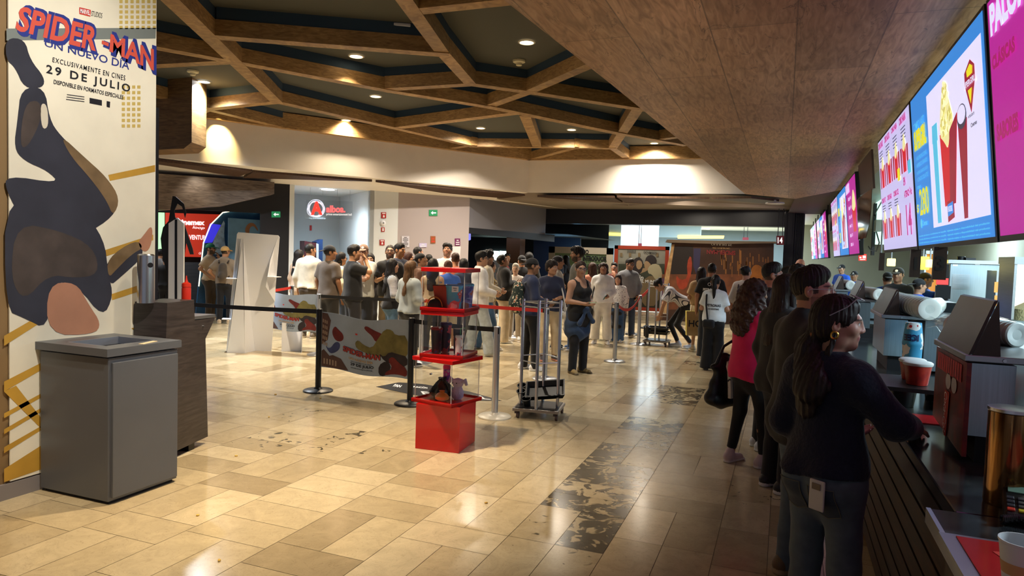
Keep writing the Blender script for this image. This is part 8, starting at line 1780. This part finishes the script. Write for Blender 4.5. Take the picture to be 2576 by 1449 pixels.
person(1985, 670, 8.8, -80, 'person with dark hair and a white collar far along the counter', 'f', hair='short', shirt=dict(m=C('d0d0d4'), neck='collar'), jacket=dict(m=C('15161a')), pants=dict(m=C('17181d')))
person(2009, 667, 7.8, -52, 'person with curly black hair in a black jacket along the counter', 'f', hair='curlyshort', hc='120d0c', shirt=dict(m=C('131316'), sleeve='long', o=.03, neck='collar'), pants=dict(m=C('15151a')))
person(2014, 650, 13.5, 40, 'bald person seen between the lattice column and the counter', 'ff', hair='bald', sk='c08a74', shirt=dict(m=C('262a32')), pants=dict(m=C('22232a')))
person(1973, 674, 10.2, -70, 'dark haired person in black far along the counter, left of the white collar', 'ff', hair='short', shirt=dict(m=C('16161b'), sleeve='long', o=.02), pants=dict(m=C('16161b')))
# --- the near group at the counter
person(1943, 661, 6.9, -78, 'man with clear glasses in a coral and white striped shirt', 'm', sk='a8705c', hair='quiff', hc='120d10', glasses='c8ccd8', arms=('bent','down'), shirt=dict(m=STRP, loose=.025, hem=.86), pants=dict(m=C('1c1d24'), fit='straight'), shoes=('d8d4d0','eeeeee'))
J = person(1935, 724, 6.1, -74, 'woman in a black and white striped tee behind the magenta blouse, arms folded', 'm', fem=1, sk='ab7d60', hair='long', hc='1f1310', arms=('cross','cross'), shirt=dict(m=STRB, loose=.015, hem=.9), pants=dict(m=C('1b1c23'), fit='straight'), shoes=('cfd4da','e8ecf0'))
blob('folded_jacket', J, [cap((-.15,.24,1.16),(.16,.26,1.15), .085,.085,.04), cap((-.1,.27,1.1),(-.08,.28,.80), .085,.07,.05), cap((.1,.27,1.1),(.10,.29,.86), .08,.08,.05)], C('b3a68c','',.85,.12,9,.5), 'folded beige jacket over the arms of the woman in the striped tee', 'jacket', .018, noise=.02)
J = person(1903, 705, 5.6, -50, 'woman with big curly hair in a magenta blouse and black leggings', 'm', fem=1, w=1.13, sk='a87858', arms=('cross','cross'), head=(-14,0,0), foot=.13, step=.16, hair='bigcurl', hc='3a2016', shirt=dict(m=C('d2145c'), sleeve='long', hem=.83, o=.02, neck='collar', loose=.012), pants=dict(m=C('0f0f12'), fit='slim', hem=.13), shoes=('c4adb2','dcd4d4'))
o = blob('handbag', J, [cap((-.31,-.06,.90),(-.31,-.06,.66), .125,.185,.04, X=np.array([0,1.,0]), ys=.42), cap((-.31,-.20,.90),(-.31,.07,.92), .03,.03,.03), cap((-.31,-.19,.58),(-.31,.07,.58), .07,.07,.06)], mat('black_leather', hx('0f0f12'), .35, bump=.4, nscale=9), 'large slouchy black handbag hanging beside the magenta blouse', 'handbag', .018, noise=.01); strap(J, [(-.31,-.17,.92),(-.29,-.10,1.10),(-.25,.05,1.2),(-.23,.1,1.2)], .012, MATS['black_leather'], o); strap(J, [(-.31,.05,.93),(-.29,.07,1.08),(-.24,.09,1.19)], .012, MATS['black_leather'], o)
m = MB(); m.tube([np.array(p)*J['s'] for p in ((-.29,-.06,.95),(-.235,-.06,.86),(-.215,-.06,.7),(-.22,-.05,.60))], .022, 6); c = m.build('scarf', DOTW); c.parent = o
person(1982, 690, 5.0, -55, 'woman with long brown hair in a black coat right of the magenta blouse', 'm', fem=1, w=1.05, hair='long', hc='22130f', sk='a87a60', shirt=dict(m=C('0f0f11'), sleeve='long', hem=.80, o=.03, loose=.02), pants=dict(m=C('14151a'), fit='straight'), shoes=('1b1b20','d0d0d0'))
J = person(2044, 671, 3.55, -62, 'man with clear rimmed glasses and stubble in a black shirt at the counter', 'n', sk='a67a66', head=(-30,-2,0), beard=.45, hair='quiff', hc='15100f', glasses='b9b6b8', w=1.05, arms=('down','down'), shirt=dict(m=C('0d0d10'), sleeve='long', hem=.80, o=.024, neck='collar', loose=.025), pants=dict(m=DEN('4c5a68'), fit='straight'), shoes=('6a5238','a89070'))
J = person(2108, 741, 2.80, -34, 'woman in a navy sweater and grey jeans leaning on the counter, hair tied back', 'n', fem=1, sk='ad8470', head=(-54,2,0), w=.98, hair='lowpony', hc='1c1412', lips='a0555a', arms=('bent',((.27,.08,1.21),(.20,.32,1.155),(0,0,-1),.4)), shirt=dict(m=C('10172a','n',.95,.2,60,.5), sleeve='long', hem=.935, o=.024, neck='crew'), pants=dict(m=DEN('55616a'), fit='straight', waist=1.0))
GO = mat('gold', hx('c9a24a'), .3, 1.)
for q in (-1,1):
    m = MB(); c0 = J['h2']((q*.083,-.012,-.048)); m.tube([(c0+J['HM']@np.array([0,.014*math.cos(a),.016*math.sin(a)]))*J['s'] for a in np.linspace(0,2*math.pi,16)[:-1]], .0042, 7, closed=True); c = m.build('earring', GO); c.parent = J['root']
m = MB(); c0 = J['h2']((0,-.105,-.055)); m.tube([(c0+J['HM']@np.array([.038*math.cos(a),.012*math.sin(a),.038*math.sin(a)]))*J['s'] for a in np.linspace(0,2*math.pi,16)[:-1]], .009, 7, closed=True); c = m.build('hair_tie', mat('tan_scrunchie', hx('8a5f3c'), .8)); c.parent = J['root']
t = thing('sunglasses', 'clear rimmed sunglasses pushed up on the hair of the woman in navy', 'sunglasses', J['world'](J['h2']((0,.05,.14)))); m = MB()
for q in (-1,1):
    m.tube([J['world'](J['h2']((q*.034+.027*math.cos(a), .070-.026*math.sin(a), .128+.010*math.sin(a)))) for a in np.linspace(0,2*math.pi,18)[:-1]], .0025, 6, closed=True); m.tube([J['world'](J['h2'](p)) for p in ((q*.061,.070,.126),(q*.086,.03,.085),(q*.092,-.04,.04))], .0022, 6)
m.build('frame', mat('clear_frame', hx('8c8a90'), .2), t); m = MB()
for q in (-1,1): m.add([J['world'](J['h2']((q*.034+.026*math.cos(a), .070-.025*math.sin(a), .128+.010*math.sin(a)))) for a in np.linspace(0,2*math.pi,18)[:-1]], [list(range(17))])
m.build('lens', mat('smoke_lens', hx('3a3640'), .1, alpha=.6), t)
t = thing('phone', 'white phone sticking out of the back pocket of the grey jeans', 'phone', J['world']((.07,-.17,.93))); m = MB(); c0 = J['world']((.082,-.178,.872)); cc_ = math.cos(J['rz']); ss_ = math.sin(J['rz']); m.box(c0, (.066,.010,.12), J['rz'], bev=.005); m.build('case', mat('phone_white', hx('c8c4c0'), .4), t); m = MB(); nn = nrm(J['world']((.075,-.3,.93))-J['world']((.075,-.178,.93))); m.box(c0+nn*.0075+[0,0,.035], (.036,.003,.024), J['rz']); m.build('picture', mat('phone_sticker', hx('7a6a5a'), .5), t)
m = MB(); q0 = [(.012,-.192,.905),(.14,-.172,.905),(.135,-.178,.80),(.075,-.186,.77),(.018,-.19,.80)]; o = J['root']
bv = BVHTree.FromPolygons([v.co for ch in o.children if ch.name.startswith('trousers') for v in ch.data.vertices], [tuple(p.vertices) for ch in o.children if ch.name.startswith('trousers') for p in ch.data.polygons])
for sx_ in (1,-1):
    N = 7; V = []; F = []
    for a in range(N):
        for b in range(N):
            u = a/(N-1); v = b/(N-1); x = sx_*(.022+.115*u); z = .90-.13*v-(.02*(1-abs(2*u-1)) if b == N-1 else 0); p = np.array([x,-.5,z])*J['s']; hit = bv.ray_cast(Vector(p), Vector((0,1,0))); V.append(np.array(hit[0])+[0,-.006,0] if hit[0] is not None else p+[0,.33*J['s'],0])
    for a in range(N-1):
        for b in range(N-1): F.append((a*N+b, a*N+b+1, (a+1)*N+b+1, (a+1)*N+b))
    rim = [V[a*N] for a in range(N)]+[V[(N-1)*N+b] for b in range(1,N)]+[V[a*N+N-1] for a in range(N-2,-1,-1)]+[V[b] for b in range(N-2,0,-1)]
    m = MB(); m.tube([q-np.array([0,.001,0]) for q in rim], .0016, 5, closed=True); seam = m.build('pocket_seam', mat('seam_thread', hx('6f6a58'), .8))
    m = MB(); m.add(V, F, 0, True); c = m.build('back_pocket', DEN('3a444e'), recalc=False); c.parent = o; seam.parent = c
# --- kitchen staff in blue tees and black caps
BT = C('1d55c4'); 
def staff(px, cr, dep, rel, label, **k):
    d = dict(res='ff', capc='15171a', emblem=1, shirt=dict(m=BT, loose=.015), pants=dict(m=C('17181c')), sk='b08468'); d.update(k); return person(px, cr, dep, rel, label, **d)
staff(2119, 664, 18.5, 150, 'kitchen worker in a black cap farthest down the counter')
staff(2152, 680, 16.0, 160, 'kitchen worker in a black cap behind the third drink dispenser')
staff(2236, 682, 11.5, 10, 'kitchen worker seen from behind in a plain black cap', emblem=None, capback=True)
staff(2262, 670, 10.9, 165, 'kitchen worker in a black cap with a white emblem, behind the bagged cups', shirt=dict(m=C('23262c'), loose=.015))
staff(2316, 698, 10.0, -62, 'kitchen worker with a white headband and blue tee', capc='17191d', capback=True, emblem=None)
staff(2331, 683, 10.8, -85, 'kitchen worker in a brown cap reaching to the soda fountain', capc='2a211c', emblem=None, arms=('bent','up'))
J = staff(2444, 696, 10.1, -78, 'kitchen worker in glasses, black cap and bright blue tee in front of the ice machine', lean=14, head=(0,-6,0), glasses='1c1c20', emblem=None, arms=('bent',((.24,.16,1.2),(.16,.36,1.26),(-1,0,0),.9)), res='f')
